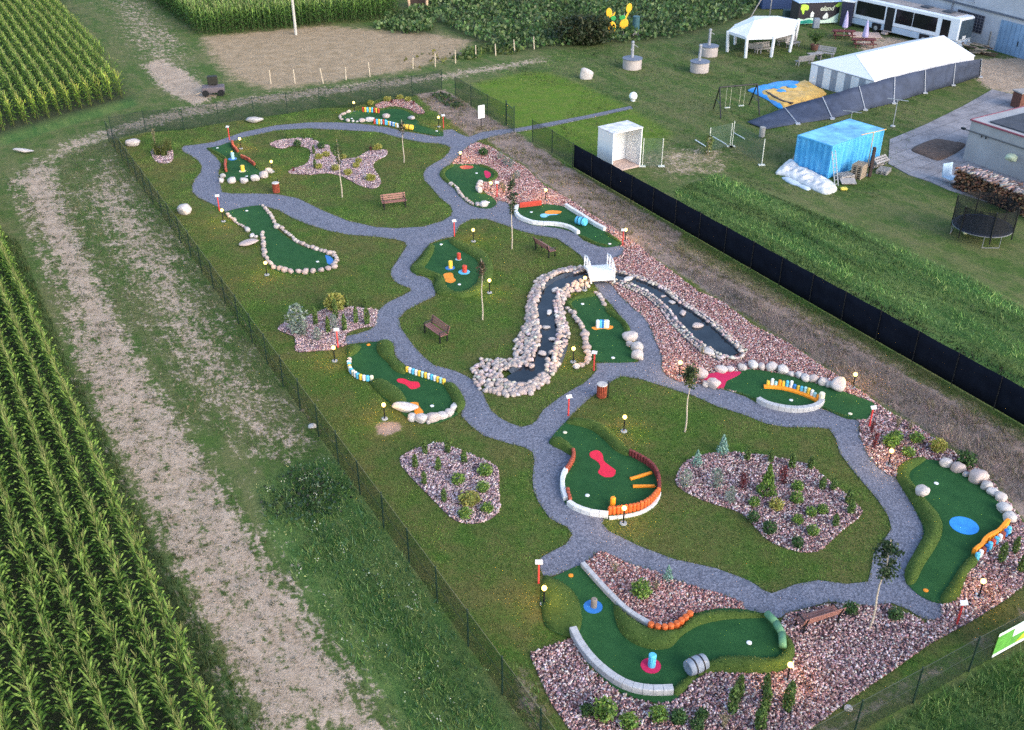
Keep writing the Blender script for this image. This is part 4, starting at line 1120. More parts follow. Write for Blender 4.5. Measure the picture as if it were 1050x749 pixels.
young_tree(zG((380,700))[0], zG((470,372))[0], zG((428,528))[0][1], 11.5, 'nearest young tree, dark crowned, in the chips by the bench', 30, DK)

# ================================================================== BED PLANTS
PL = {}
def plant_proto(kind):
    """(mesh, ...) of one plant about one metre tall; copies are scaled"""
    n = {'conifer': 420, 'cone': 620, 'round': 420, 'silver': 330, 'bluespruce': 420, 'red': 260, 'reed': 0, 'dry': 260, 'yellowbush': 460, 'darkball': 420}[kind]
    out = []
    for v in range(3):
        if kind == 'conifer':
            z = rng.uniform(.02, 1, n) ** .9; r = .15 * np.sin(np.clip(PI * (z * .8 + .2), 0, PI)) ** .6 * rng.uniform(.5, 1.1, n); cl = [(.05, .085, .022), (.075, .115, .03), (.035, .06, .018)]; sz = .07
        elif kind == 'cone':
            z = rng.uniform(0, 1, n) ** 1.4; r = (.42 * (1 - z) + .02) * rng.uniform(.5, 1.1, n); cl = [(.06, .11, .02), (.085, .135, .028), (.04, .075, .016)]; sz = .08
        elif kind in ('round', 'yellowbush', 'darkball'):
            u = rng.normal(size=(n, 3)); u /= np.linalg.norm(u, axis=1)[:, None]; k = rng.uniform(.55, 1.1, n)
            z = .5 + u[:, 2] * .5 * k; r = np.hypot(u[:, 0], u[:, 1]) * .55 * k
            cl = {'round': [(.07, .125, .022), (.10, .15, .03), (.045, .085, .02)], 'yellowbush': [(.16, .16, .035), (.12, .13, .03), (.20, .18, .05)], 'darkball': [(.025, .06, .02), (.045, .085, .025)]}[kind]; sz = .12
        elif kind == 'silver':
            z = rng.uniform(0, 1, n); r = (.30 * np.sin(PI * np.clip(z * .8 + .12, 0, 1))) * rng.uniform(.2, 1.2, n); cl = [(.20, .24, .20), (.26, .30, .26), (.14, .17, .14)]; sz = .06
        elif kind == 'bluespruce':
            z = rng.uniform(0, 1, n) ** 1.2; r = (.30 * (1 - z) + .03) * rng.uniform(.4, 1.15, n); cl = [(.11, .19, .16), (.16, .25, .21), (.08, .13, .10)]; sz = .075
        elif kind == 'red':
            z = rng.uniform(0, 1, n); r = .22 * rng.uniform(.1, 1, n); cl = [(.12, .025, .03), (.17, .04, .045), (.08, .02, .025)]; sz = .07
        elif kind == 'dry':
            z = rng.uniform(0, 1, n); r = .3 * z * rng.uniform(.1, 1, n); cl = [(.20, .17, .10), (.26, .22, .14), (.14, .13, .07)]; sz = .06
        if kind == 'reed':
            q = rng.normal(0, .10, (150, 2)); V, Fc, T = blades(q, rng.uniform(.5, 1.0, 150), .035, mixtint([(.09, .11, .03), (.14, .14, .05), (.05, .08, .025)], 150), .3)
        else:
            a = rng.uniform(0, 2 * PI, n)
            clump = np.array([noise.noise((math.cos(b) * 2 + v * 7, math.sin(b) * 2, c * 4)) for b, c in zip(a, z)])
            r = r * (1 + .35 * clump)
            C = np.column_stack([r * np.cos(a), r * np.sin(a), np.clip(z, .02, 2)])
            V, Fc, T = quads_cloud(C, rng.uniform(.7, 1.3, n) * sz, np.clip(mixtint(cl, n, .3) * (1.0 if kind in ('silver', 'dry', 'red') else 1.5 if kind == 'darkball' else 1.9), 0, 1), .4, 1.8)
        me = npmesh(kind, V, Fc, M_LEAF, T)
        out.append(me)
    return out
KN = {'conifer': ('columnar_conifer', 'conifer'), 'cone': ('cone_conifer', 'conifer'), 'round': ('round_shrub', 'shrub'), 'silver': ('silver_shrub', 'shrub'), 'bluespruce': ('blue_spruce', 'conifer'),
      'red': ('red_barberry', 'shrub'), 'reed': ('reed_clump', 'grass clump'), 'dry': ('dry_shrub', 'shrub'), 'yellowbush': ('yellow_shrub', 'shrub'), 'darkball': ('dark_shrub', 'shrub')}
SPOTS = []
def plant(kind, pb, hpx, wide=1.0, label=None, group=None):
    """kind of plant with its foot at photo point pb, hpx photo rows tall"""
    if kind not in PL: PL[kind] = plant_proto(kind)
    H = HT(pb, pb[1] - hpx); p = W([pb])[0]
    o = obj(KN[kind][0], R.choice(PL[kind]), None, (p[0], p[1], .01))
    o.scale = (H * wide, H * wide, H); o.rotation_euler = (0, 0, R.uniform(0, 6.28))
    tag(o, label, KN[kind][1], group)
    return o
ORD = ['leftmost', 'second from left', 'third from left', 'fourth from left', 'fifth from left', 'sixth from left', 'seventh from left', 'eighth from left', 'ninth from left', 'tenth from left', 'eleventh from left', 'twelfth from left']
def plants(kind, pts, hpx, desc, where, group=None, wide=1.0):
    pts = sorted(pts, key=lambda q: q[0])
    for i, q in enumerate(pts):
        n = len(pts)
        o_ = '' if n == 1 else (', ' + ('rightmost' if i == n - 1 else ORD[i]))
        plant(kind, q[:2], hpx * R.uniform(.9, 1.12) if len(q) < 3 else q[2], wide, f'{desc} {where}{o_}', group)
# hexagon bed
hx = lambda *p: [(a, b) for a, b in zH(*p)]
plants('conifer', hx((150,262),(183,215),(260,212),(228,272),(180,318),(247,375),(315,247)), 14, 'small upright green conifer', 'in the six sided bed', 'upright conifers in the hexagon bed', 1.1)
plants('round', hx((295,315),(385,285),(378,340),(392,410),(318,430)), 9, 'low rounded green shrub', 'in the six sided bed', 'low shrubs in the hexagon bed', 1.1)
plants('yellowbush', hx((332,380)), 9, 'wide yellow green shrub', 'in the six sided bed', None, 1.8)
# kidney bed
plants('cone', b6f((462,290)), 31, 'tall bright green conifer', 'standing in the middle of the kidney bed', None, .62)
plants('red', b6f((355,270),(535,245)), 17, 'dark red twiggy shrub', 'in the kidney bed', 'dark red shrubs in the kidney bed', .9)
plants('silver', b6f((100,260,),(235,260),(300,330)), 17, 'silvery grey shrub', 'in the kidney bed', 'silvery shrubs in the kidney bed', 1.1)
plants('bluespruce', b6f((150,165),(265,110)), 17, 'small blue green conifer', 'at the far left edge of the kidney bed', 'small blue conifers', .9)
plants('conifer', b6f((375,140),(480,150),(575,175),(660,180),(712,270),(762,275),(830,335),(840,382),(770,435)), 13, 'small dark upright conifer', 'along the far rim of the kidney bed', 'upright conifers in the kidney bed', 1.3)
plants('round', b6f((600,275),(597,330),(405,345),(660,390),(712,378),(600,425),(670,475)), 9, 'low rounded green shrub', 'in the kidney bed', 'low shrubs in the kidney bed', .95)
plants('darkball', b6f((475,468),(600,530),(402,415)), 10.5, 'dark green rounded shrub', 'at the near rim of the kidney bed', 'dark shrubs in the kidney bed', .85)
plants('yellowbush', b6f((505,360)), 9, 'small yellow green shrub', 'in the middle of the kidney bed', None, 1.0)
# silver shrub bed
plants('silver', b7f((285,500)), 31, 'tall silvery willow like shrub', 'at the left end of its bed', None, 1.15)
plants('silver', b7f((335,520),(450,560),(590,470)), 15, 'small silvery grey shrub', 'in the bed with the tall silvery shrub', 'small silvery shrubs', 1.1)
plants('conifer', b7f((435,430),(540,495),(675,480),(770,420),(860,430),(600,380)), 18, 'upright green conifer', 'in the bed with the tall silvery shrub', 'upright conifers in the shrub bed', .8)
plants('yellowbush', b7f((595,305)), 17, 'round yellow green bush', 'behind the bed with the silvery shrub', None, 1.0)
plants('conifer', b7f((690,285),(845,290)), 11, 'small dark conifer', 'at the far edge of the silvery shrub bed', 'small conifers at the far edge', 1.2)
# star bed
plants('darkball', b1f((285,165),(480,185)), 7, 'dark low shrub', 'in the star shaped bed', 'dark shrubs in the star bed', 1.0)
plants('conifer', b1f((200,105),(340,105),(420,115),(430,345),(420,230)), 9, 'thin upright conifer', 'in the star shaped bed', 'thin conifers in the star bed', 1.0)
plants('yellowbush', b1f((460,270),(520,250),(660,270),(790,300),(770,340),(700,400),(460,350),(600,365)), 5.5, 'low yellowish shrub', 'in the star shaped bed', 'yellow shrubs in the star bed', 1.2)
plants('yellowbush', b1f((890,450),(945,195)), 6.5, 'larger olive shrub', 'at the right end of the star shaped bed', 'olive shrubs at the star bed', 1.2)
plants('red', b1f((250,375),(890,205)), 5, 'low reddish shrub', 'at the rim of the star shaped bed', 'reddish shrubs in the star bed', 1.4)
# far bed and clump
plants('yellowbush', h1((350,160),(470,135),(620,135),(560,120)), 5, 'low yellowish shrub', 'behind the farthest green', 'shrubs behind the farthest green', 1.3)
plants('red', h1((500,150),(660,160)), 4, 'low dark red shrub', 'behind the farthest green', 'red shrubs behind the farthest green', 1.4)
plants('reed', zA((215,278),(240,280),(255,262)), 17, 'tall clump of yellowish reed grass', 'near the fence corner', 'reed clumps near the fence corner', .9)
plants('dry', zA((208,245)), 17, 'pale feathery grass plume', 'among the reeds near the fence corner', None, .5)
# wedge bed
plants('round', zF((450,235)), 15, 'bright green bushy shrub', 'in the wedge bed above the kerb', None, .9)
plants('bluespruce', zF((540,180)), 14, 'small blue green spruce', 'in the wedge bed above the kerb', None, .9)
plants('dry', zF((362,155),(500,215)), 9, 'pale straggly shrub', 'in the wedge bed above the kerb', 'straggly shrubs in the wedge bed', 1.4)
# lower bed
nb = F(540, 640, 6.5625); rb = F(690, 650, 6.5625)
plants('round', nb((525,630)), 17, 'large rounded green shrub', 'below the long grey kerb', None, .95)
plants('round', nb((690,690),(887,640)), 11, 'small bright green shrub', 'below the long grey kerb', 'small shrubs below the kerb', 1.1)
plants('darkball', nb((405,610),(1020,660)), 10, 'dim green low shrub', 'in the lowest chips bed', 'dim shrubs in the lowest bed', .9)
plants('darkball', rb((30,600),(195,570),(160,645)), 10, 'dark blue green shrub', 'in the chips at the bottom edge', 'dark shrubs at the bottom edge', .85)
plants('conifer', rb((398,528),(617,515),(770,510),(583,650)), 27, 'slim upright conifer', 'in front of the nearest green', 'slim conifers before the nearest green', .85)
plants('conifer', rb((440,430),(620,400)), 22, 'slim upright conifer', 'close against the rim of the nearest green', 'slim conifers against the rim', .9)
plants('dry', rb((340,635)), 15, 'tan dry shrub', 'in front of the nearest green', None, 1.2)
plants('darkball', zG((312,640),(468,660)), 8, 'small grey green shrub', 'in the chips right of the bench', 'small shrubs right of the bench', 1.2)
# beds right of the path
plants('round', h12((262,135),(290,110)), 9, 'yellow green shrub', 'above the lamp by the blue disc green', 'shrubs above the blue disc green', 1.2)
plants('round', h12((395,118),(352,188)), 8, 'small green shrub', 'above the blue disc green', 'small shrubs above the blue disc green', 1.2)
plants('yellowbush', h12((505,165)), 11, 'olive yellow shrub', 'above the pale boulders of the blue disc green', None, 1.0)
plants('darkball', h12((645,240)), 15, 'dark olive bush', 'behind the pale boulders of the blue disc green', None, .95)
plants('red', h12((165,80),(182,150)), 15, 'dark red upright shrub', 'in the chips above the blue disc green', 'red shrubs above the blue disc green', .6)
plants('dry', h12((300,45),(365,55)), 9, 'grey straggly shrub', 'near the arc green sign', 'straggly shrubs near the arc sign', 1.4)
plants('conifer', zG((838,462),(885,432),(905,498)), 17, 'dark upright conifer', 'right of the wavy orange board', 'conifers right of the orange board', 1.0)
plants('darkball', h4((465,80)), 8, 'dark rounded shrub', 'in the chips above the bean green', None, 1.1)
plants('silver', h4((600,110),(650,150),(750,280),(700,180)), 7.5, 'grey green straggly shrub', 'between the bean green and the soil strip', 'grey shrubs above the bean green', 1.4)
plants('dry', h4((640,400),(720,300),(620,370)), 8, 'dull olive shrub', 'in the chips right of the bean green', 'olive shrubs right of the bean green', 1.5)
plants('dry', F(620, 260, 5.763)((480,735),(575,600)), 9, 'dull straggly shrub', 'at the end of the stream', 'straggly shrubs at the stream end', 1.3)

# ================================================================== LONE BOULDERS
def boulder(p, r, lab, sq=(1.2, .9, .75), pale=True, rz=None):
    o = stone('boulder', W([p])[0], r, None, 0, True, sq, rz, 1.0)
    return tag(o, lab, 'boulder')
boulder(zA((128,242))[0], .62, 'wide pale boulder near the left fence corner', (1.45, .8, .65), rz=0)
boulder(zA((313,485))[0], .55, 'pale pink boulder between left fence and path', (1.05, .9, .95))
boulder(zA((563,160))[0], .55, 'flat white boulder at the far fence', (1.5, .8, .55), rz=0)
boulder(F(0,0,3.5)((84,550))[0], .55, 'long flat white slab on the far side of the track', (1.5, .5, .3), rz=0)
boulder(F(400,0,3.5)((703,282))[0], .75, 'upright pale stone on the grass before the well', (.8, .7, 1.5))
boulder(zA((545,600))[0], .5, 'dark grey stone beside the long green', (1.4, .8, .4))
boulder(F(840,640,5)((150,440))[0], .16, 'small round pale stone by the near fence', (1, 1, .9))
boulder(zS((600,595))[0], .42, 'pale flat stone beside the stream end', (1.4, .8, .5))
boulder(h8((480,740))[0], .01, None) if False else None
boulder(zC((237,705))[0], .2, 'small white stone outside the left fence', (1.2, .9, .8))

# ================================================================== STREAM
tag(slab('stream_water', M_WATER, STREAM_POLY, .085, .05), kind='structure')
tag(slab('pond_water', M_WATER, POND, .10, .06), kind='structure')
for ln, sgn in ((wl, 1), (wr, -1)):
    m = MB(); n = len(ln); k = bl if sgn == 1 else br
    for i in range(n - 1):
        a, b = Vector((*ln[i], .07)), Vector((*ln[i + 1], .07))
        hh = .22
        c, d = Vector((*ln[i + 1], hh)).lerp(Vector((*k[i + 1], hh)), .4), Vector((*ln[i], hh)).lerp(Vector((*k[i], hh)), .4)
        a = a.lerp(Vector((*k[i], .07)), -.06); b = b.lerp(Vector((*k[i + 1], .07)), -.06)
        e, f = Vector((k[i + 1][0], k[i + 1][1], 0)), Vector((k[i][0], k[i][1], 0))
        m.add([a, b, c, d, e, f], [(0, 1, 2, 3) if sgn == -1 else (3, 2, 1, 0), (3, 2, 4, 5) if sgn == -1 else (5, 4, 2, 3)])
    tag(m.build('stream_bank', M_LINER), kind='structure')
SPTS = []
def bank_line(pts, r, rows, z0, dz, step=1.7):
    ln = smooth(W(pts), False, 5)
    for k in range(rows):
        for p in resample(ln, r * step):
            i = 0
            SPTS.append((p[0] + R.gauss(0, .06 + .05 * k), p[1] + R.gauss(0, .06 + .05 * k), r * R.uniform(.65, 1.25), z0 + dz * k))
def bank_band(inner, outer, n, r, z_in, z_out):
    A = resample(smooth(W(inner), False, 5), .15); B = resample(smooth(W(outer), False, 5), .15)
    LA = sum((Vector(a) - Vector(b)).length for a, b in zip(A[:-1], A[1:])); LB_ = sum((Vector(a) - Vector(b)).length for a, b in zip(B[:-1], B[1:]))
    for k in range(n):
        f = k / max(1, n - 1) if n > 1 else .5
        nn = int(max(2, (LA + (LB_ - LA) * f) / (r * 1.5)))
        for i in range(nn):
            u = (i + R.uniform(-.3, .3)) / nn; u = min(1, max(0, u))
            a = A[int(u * (len(A) - 1))]; b = B[int(u * (len(B) - 1))]
            SPTS.append((a[0] + (b[0] - a[0]) * f + R.gauss(0, .07), a[1] + (b[1] - a[1]) * f + R.gauss(0, .07), r * R.uniform(.7, 1.3), z_in + (z_out - z_in) * f))
# left bank, from the bridge down round the pond
bank_band(h8((590,95),(515,104),(430,132),(375,185),(350,245),(342,300),(352,380),(350,470),(330,545),(310,580)), h8((590,78),(500,85),(420,108),(350,158),(320,240),(310,320),(288,380),(255,460),(240,520),(245,560)), 6, .155, .20, .04)
bank_band(h8((325,588),(240,592),(180,605),(162,630),(185,660),(240,684),(300,688),(350,666),(385,612)), h8((242,552),(150,552),(60,560),(25,610),(50,680),(140,722),(240,731),(335,708),(428,632)), 7, .165, .14, .03)
bank_band(h8((395,600),(435,545),(455,470),(465,400),(452,320),(452,250),(485,198),(545,168),(600,145)), h8((425,620),(460,560),(488,480),(503,400),(490,330),(482,260),(522,208),(570,192),(640,168)), 5, .145, .20, .02)
# upper stream banks: a thin edging on both sides of the channel and round its end
nU = int(len(STREAM_S) * .52)
for sg in (1, -1):
    for o_, rr in ((.10, .115), (.27, .10), (.42, .085)):
        l_, r_ = offset_band(STREAM_S, lambda t: stream_w(t) + o_)
        for p in resample((l_ if sg == 1 else r_)[nU:], rr * 1.6): SPTS.append((p[0] + R.gauss(0, .03), p[1] + R.gauss(0, .03), rr * R.uniform(.75, 1.25), .17 - o_ * .25))
e0, e1 = Vector(wl[-1]), Vector(wr[-1]); ec = (e0 + e1) / 2; er = (e0 - e1).length / 2
for k in range(26):
    a_ = 2 * PI * k / 26; p = ec + Vector((math.cos(a_), math.sin(a_))) * (er + .1)
    if not inside([tuple(p)], STREAM_POLY)[0]: SPTS.append((p.x, p.y, .12 * R.uniform(.8, 1.2), .14))
vis = sorted(SPTS, key=lambda s_: -s_[2])
print('stream stones', len(vis))
first = None; rest = []
for i, (x, y, r_, z) in enumerate(vis):
    if i < 300:
        o = stone('bank_stone', (x, y), r_, None, z - .03, k=1.0)
        tag(o, 'rounded pale field stone piled on the bank of the little stream', 'stone', 'loose stones along the stream banks')
    else: rest.append((x, y, r_, z))
if rest:
    VS = []; FS = []; b = 0
    for x, y, r_, z in rest:
        me_ = R.choice(ROCKS); c = np.empty(len(me_.vertices) * 3); me_.vertices.foreach_get('co', c); c = c.reshape(-1, 3)
        a = R.uniform(0, 6.28); ca, sa_ = math.cos(a), math.sin(a)
        VS.append(np.column_stack([(c[:, 0] * ca - c[:, 1] * sa_) * r_ + x, (c[:, 0] * sa_ + c[:, 1] * ca) * r_ + y, c[:, 2] * r_ + z + r_ * .35]))
        FS.append(np.array([tuple(p_.vertices) for p_ in me_.polygons]) + b); b += len(c)
    t_ = np.repeat(mixtint([(.45, .38, .345), (.38, .295, .265), (.50, .435, .40), (.31, .255, .235)], len(rest), .15), [len(v) for v in VS], 0)
    o = obj('small_bank_stones', npmesh('small bank stones', np.concatenate(VS), np.concatenate(FS), leafmat('small stones', .8, 0), t_, True))
    tag(o, 'smaller pale stones filling the gaps along the stream banks', 'stones', None, 'stuff')
for q, r_ in ((h8((445,197))[0], .26), (h8((415,313))[0], .24), (h8((400,388))[0], .22), (h8((430,450))[0], .22), (h8((380,525))[0], .26), (zS((135,165))[0], .30), (zS((345,262))[0], .16), (zS((395,300))[0], .2), (zS((462,365))[0], .26), (zS((545,440))[0], .30), (zS((672,622))[0], .22)):
    tag(stone('stream_stone', W([q])[0], r_, None, .03, True, (1.2, .8, .6), None, 1), 'pale flat stone lying in the dark stream water', 'stone', 'stones in the stream water')

# ================================================================== WHITE BRIDGE
A = Vector((*W(h8((612,98)))[0], 0)); A2 = Vector((*W(h8((700,98)))[0], 0)); B = Vector((*W(h8((643,160)))[0], 0)); B2 = Vector((*W(h8((727,157)))[0], 0))
c = (A + A2 + B + B2) / 4; ax = ((A + A2) / 2 - (B + B2) / 2); Lb = ax.length + .5; wd = 1.5
t = empty('footbridge', c, math.atan2(ax.y, ax.x), 'small white arched footbridge crossing the stream', 'bridge')
arc = lambda x: .36 + .28 * (1 - (2 * x / Lb) ** 2)
m = MB(); n = 22
for i in range(n):
    x = -Lb / 2 + Lb * (i + .5) / n; m.box((x, 0, arc(x)), (Lb / n * .95, wd, .05), ry=math.atan(.28 * 8 * x / Lb ** 2))
m.build('deck', M_WHITE, t)
for s_ in (-1, 1):
    y = s_ * (wd / 2 - .04)
    m = MB(); xs = [-Lb / 2 + Lb * i / 12 for i in range(13)]
    for a_, b_ in zip(xs[:-1], xs[1:]): m.sheet((a_, y - .04, arc(a_) - .16), (b_, y - .04, arc(b_) - .16), (b_, y - .04, arc(b_) - .02), (a_, y - .04, arc(a_) - .02), -.08)
    m.build('beam', M_WHITE, t)
    m = MB(); rl = lambda x: arc(x) + .72 - .0 * x
    for a_, b_ in zip(xs[:-1], xs[1:]):
        m.rod((a_, y, rl(a_)), (b_, y, rl(b_)), .028, .028, 6); m.rod((a_, y, arc(a_) + .2), (b_, y, arc(b_) + .2), .014, .014, 5)
    for k in range(4):
        x = -Lb / 2 + .06 + (Lb - .12) * k / 3; m.box((x, y, arc(x) + .36), (.06, .06, .8))
        if k < 3:
            x2 = -Lb / 2 + .06 + (Lb - .12) * (k + 1) / 3; m.rod((x, y, arc(x) + .2), (x2, y, rl(x2)), .011, .011, 5); m.rod((x, y, rl(x)), (x2, y, arc(x2) + .2), .011, .011, 5)
    m.build('railing', M_WHITE, t)
# ================================================================== FENCES
def mesh_wire(name, rgb, cell=(.05, .05), wire=.13):
    """wire netting: wires on a grid measured along the fence (uv in metres), open between them"""
    t = NT(name); t.b.inputs['Base Color'].default_value = (*rgb, 1); t.b.inputs['Roughness'].default_value = .5
    uv = t.n('ShaderNodeUVMap'); sx = t.n('ShaderNodeSeparateXYZ'); t.l(uv.outputs[0], sx.inputs[0])
    def lines(o, c):
        return t.math('LESS_THAN', t.math('FRACT', t.math('DIVIDE', o, c)), wire)
    al = t.math('MAXIMUM', lines(sx.outputs[0], cell[0]), lines(sx.outputs[1], cell[1]))
    t.l(al, t.b.inputs['Alpha']); return t.m
M_NET = mesh_wire('green wire netting', (.012, .022, .019), (.05, .05), .24)
M_NETFINE = mesh_wire('grey green garden netting', (.10, .15, .13), (.06, .06), .14)
def net_panel(name, pts, z0, z1, mat, parent, gap=.0):
    """netting hung along plan points"""
    V = []; Fc = []; U = []; s = 0
    org = parent.location if parent is not None else Vector((0, 0, 0))
    for i, p in enumerate(pts):
        if i: s += (Vector(p) - Vector(pts[i - 1])).length
        V += [(p[0] - org.x, p[1] - org.y, z0), (p[0] - org.x, p[1] - org.y, z1)]; U += [(s, z0), (s, z1)]
        if i: k = 2 * i; Fc.append((k - 2, k, k + 1, k - 1))
    me = bpy.data.meshes.new(name); me.from_pydata(V, [], Fc); uv = me.uv_layers.new(name='UVMap')
    for p in me.polygons:
        for li in p.loop_indices: uv.data[li].uv = U[me.loops[li].vertex_index]
    me.materials.append(mat)
    return obj(name, me, parent)
def post_at(parent, p, h, r, mat, name='post', sq=False):
    k = ('fp', round(h, 2), r, mat.name)
    if k not in PM:
        m = MB()
        if sq: m.box((0, 0, h / 2), (r * 2, r * 2, h), bev=.006)
        else: m.lathe([(r, 0), (r, h - .02), (r * .6, h)], (0, 0, 0), 8)
        PM[k] = m.mesh('post', mat)
    o = obj(name, PM[k], parent, Vector((p[0], p[1], 0)) - parent.location)
    o.rotation_euler = (R.gauss(0, .008), R.gauss(0, .008), 0); return o
def net_fence(label, pts, h, spacing, group, wire=None, netmat=None, posts_=None):
    A = Vector((*pts[0], 0)); t = empty('wire_fence', A, 0, label, 'fence', group)
    PS = posts_ or resample(pts, spacing)
    for p in PS: post_at(t, p, h, .033, M_DKGREEN)
    net_panel('netting', PS, .03, h - .08, netmat or M_NET, t)
    MB().tube([Vector((*p, h - .08)) for p in PS], .010 if not wire else .008, 4).build('top_wire', wire or M_DKGREEN, t, True)
    MB().tube([Vector((*p, h * .5)) for p in PS], .006, 4).build('middle_wire', M_DKGREEN, t, True)
    return t
L0, L1 = W([(112, 146), (513, 709)]); d_ = (Vector(L1) - Vector(L0)); L2 = tuple(Vector(L1) + d_.normalized() * 5.2)
M_CORD = P('pale tension cord', (.20, .19, .10), .6)
net_fence('dark green netting fence running down the left side of the course', [L0, L2], 1.85, 2.55, 'netting fences round the course', M_CORD)
FAR = W([(116,143),(150,136),(189,134),(225,127),(261,121.5),(295,117),(328,111),(361,111),(391,101.5),(423,99),(453,92)])
net_fence('dark green netting fence along the far side, ending at the soil strip', FAR, 1.9, 0, 'netting fences round the course', None, None, FAR)
RT = W([(453,92),(467,99),(483,109),(500,119),(519,129)])
net_fence('short green netting fence between far corner and gate', RT[1:], 1.9, 0, 'netting fences round the course', None, None, RT[1:])
RT2 = W([(527,135),(546,146),(566,157),(587,171)])
net_fence('short green netting fence between gate and black screen', RT2[1:], 1.9, 0, 'netting fences round the course', None, None, RT2[1:-1] + [RT2[-1]])
NR = W([(1120,619),(1056,655),(993,689),(936,721),(875,755),(810,791)])
net_fence('netting fence with black posts carrying the green banner', NR, 1.75, 0, 'netting fences round the course', None, None, NR)
# gate
ga, gb = Vector((*W([(519,129)])[0], 0)), Vector((*W([(527,135)])[0], 0))
t = empty('garden_gate', ga, 0, 'tall dark green gate where the gravel path enters', 'gate')
for p in (ga, gb): MB().box((p.x, p.y, 1.08), (.1, .1, 2.16), bev=.01).build('gate_post', M_DKGREEN, t, True)
sw = (gb - ga); a_ = ga + sw * .06; q_ = ga + Vector((sw.y, -sw.x, 0)) * .05 + sw * .9
m = MB()
for z in (.12, 1.05, 1.95): m.rod((a_.x, a_.y, z), (q_.x, q_.y, z), .022, .022, 6)
for p in (a_, q_): m.rod((p.x, p.y, .1), (p.x, p.y, 1.97), .022, .022, 6)
m.build('gate_leaf', M_DKGREEN, t, True)
net_panel('netting', [a_.xy, q_.xy], .12, 1.95, M_NET, t)
# black screen fence
S0, S1 = Vector((*W([(588,172)])[0], 0)), Vector((*W([(1050,437)])[0], 0)); dv = (S1 - S0).normalized(); nv = Vector((dv.y, -dv.x, 0))
t = empty('screen_fence', S0, 0, 'long black fabric screen fence beside the tall meadow', 'fence')
Ls = (S1 - S0).length + 6; n = int(Ls / 2.5)
def screen_mat():
    t_ = NT('black windbreak fabric'); t_.b.inputs['Roughness'].default_value = 1; t_.b.inputs['Specular IOR Level'].default_value = .03
    f = t_.math('MULTIPLY_ADD', t_.noise(1.6, 5, .6), .6, t_.math('MULTIPLY', t_.noise(30, 2, .7), .4))
    t_.base(t_.ramp(f, [(.3, (.0045, .006, .011)), (.7, (.010, .013, .022))])); t_.bump(t_.noise(2.2, 4), .05, .5); return t_.m
M_SCREEN = screen_mat()
m = MB(); V = []; Fc = []
K = n * 6
for i in range(K + 1):
    s_ = Ls * i / K; ph = (i % 6) / 6; b = .035 * math.sin(PI * ph)
    for z in (.05, .7, 1.35, 1.86 - .02 * math.sin(PI * ph)):
        p = S0 + dv * s_ + nv * (b * (1 if z > .1 and z < 1.8 else .4)); V.append((p.x, p.y, z))
for i in range(K):
    for j in range(3): a = i * 4 + j; Fc.append((a, a + 4, a + 5, a + 1))
m.add(V, Fc); o = m.build('screen_fabric', M_SCREEN, t, True, True)
sm_ = o.modifiers.new('thickness', 'SOLIDIFY'); sm_.thickness = .012
for i in range(n + 1): post_at(t, S0 + dv * (Ls * i / n) + nv * .055, 1.93, .022, M_BLACK, 'post', True)
# banner on the near fence
ba, bb = Vector((*W([(1014,678.0)])[0], 0)), Vector((*W([(1120,619)])[0], 0)); bd = (bb - ba).normalized(); bn = Vector((bd.y, -bd.x, 0)) * .05
rz = math.atan2(bd.y, bd.x)
LB, HB, ZB = 3.0, 1.15, .22
t = empty('banner', ba + bn, rz, 'green and white banner hung on the near right fence', 'banner')
MB().box((LB / 2, 0, ZB + HB / 2), (LB, .012, HB)).build('panel', P('green banner cloth', (.09, .30, .05), .6, .2, 3), t)
m = MB(); y_ = -.010
for z in (ZB + .07, ZB + HB - .07): m.box((LB / 2, y_, z), (LB, .006, .14))
m.build('border', M_WHITE, t)
MB().box((1.35, y_ - .002, ZB + HB - .35), (.95, .006, .42)).build('title_block', M_WHITE, t)
MB().poly([(1.15, -.0), (2.2, .0), (2.9, .5), (2.5, .62), (1.7, .4)], 0, .006).build('leaf_shape', P('yellow green print', (.42, .50, .04), .6), t).matrix_basis = Matrix.Translation((0, y_, ZB + .18)) @ Matrix.Rotation(PI / 2, 4, 'X')
# wooden stakes along the stubble
fs = F(200, 0, 3.5); f6 = F(400, 0, 3.5)
stk = [(fs((272,303))[0], 14.5), (fs((359,301))[0], 14.5), (fs((460,300))[0], 15.5), (fs((542,288))[0], 13), (fs((628,277))[0], 15), (fs((782,248))[0], 12), (fs((862,241))[0], 14), (fs((935,228))[0], 14), (fs((1008,208))[0], 13), (f6((379,200))[0], 12), (f6((447,188))[0], 13), (f6((517,178))[0], 13)]
SL = ['leftmost of the pale stakes before the stubble patch', 'second pale stake from the left before the stubble', 'leaning third stake before the stubble patch', 'fourth pale stake from the left before the stubble', 'fifth pale stake from the left before the stubble', 'sixth pale stake, beside yellowish weeds', 'seventh pale stake, beside yellowish weeds', 'eighth pale stake, at the edge of leafy plants', 'ninth pale stake, in the leafy plants', 'tenth stake, where the meadow path meets the field', 'eleventh stake, at the edge of the bean field', 'rightmost stake, at the edge of the bean field']
for i, ((b, hp), lab) in enumerate(zip(stk, SL)):
    p = W([b])[0]; h = HT(b, b[1] - hp)
    o = MB().rod((0, 0, 0), (0, 0, h), .06, .05, 6).build('wooden_stake', P('pale raw timber', (.48, .40, .30), .8))
    o.location = (*p, 0); o.rotation_euler = (R.gauss(0, .04), R.gauss(0, .04) + (-.12 if i == 2 else 0), 0); tag(o, lab, 'stake', 'stakes along the field edge')
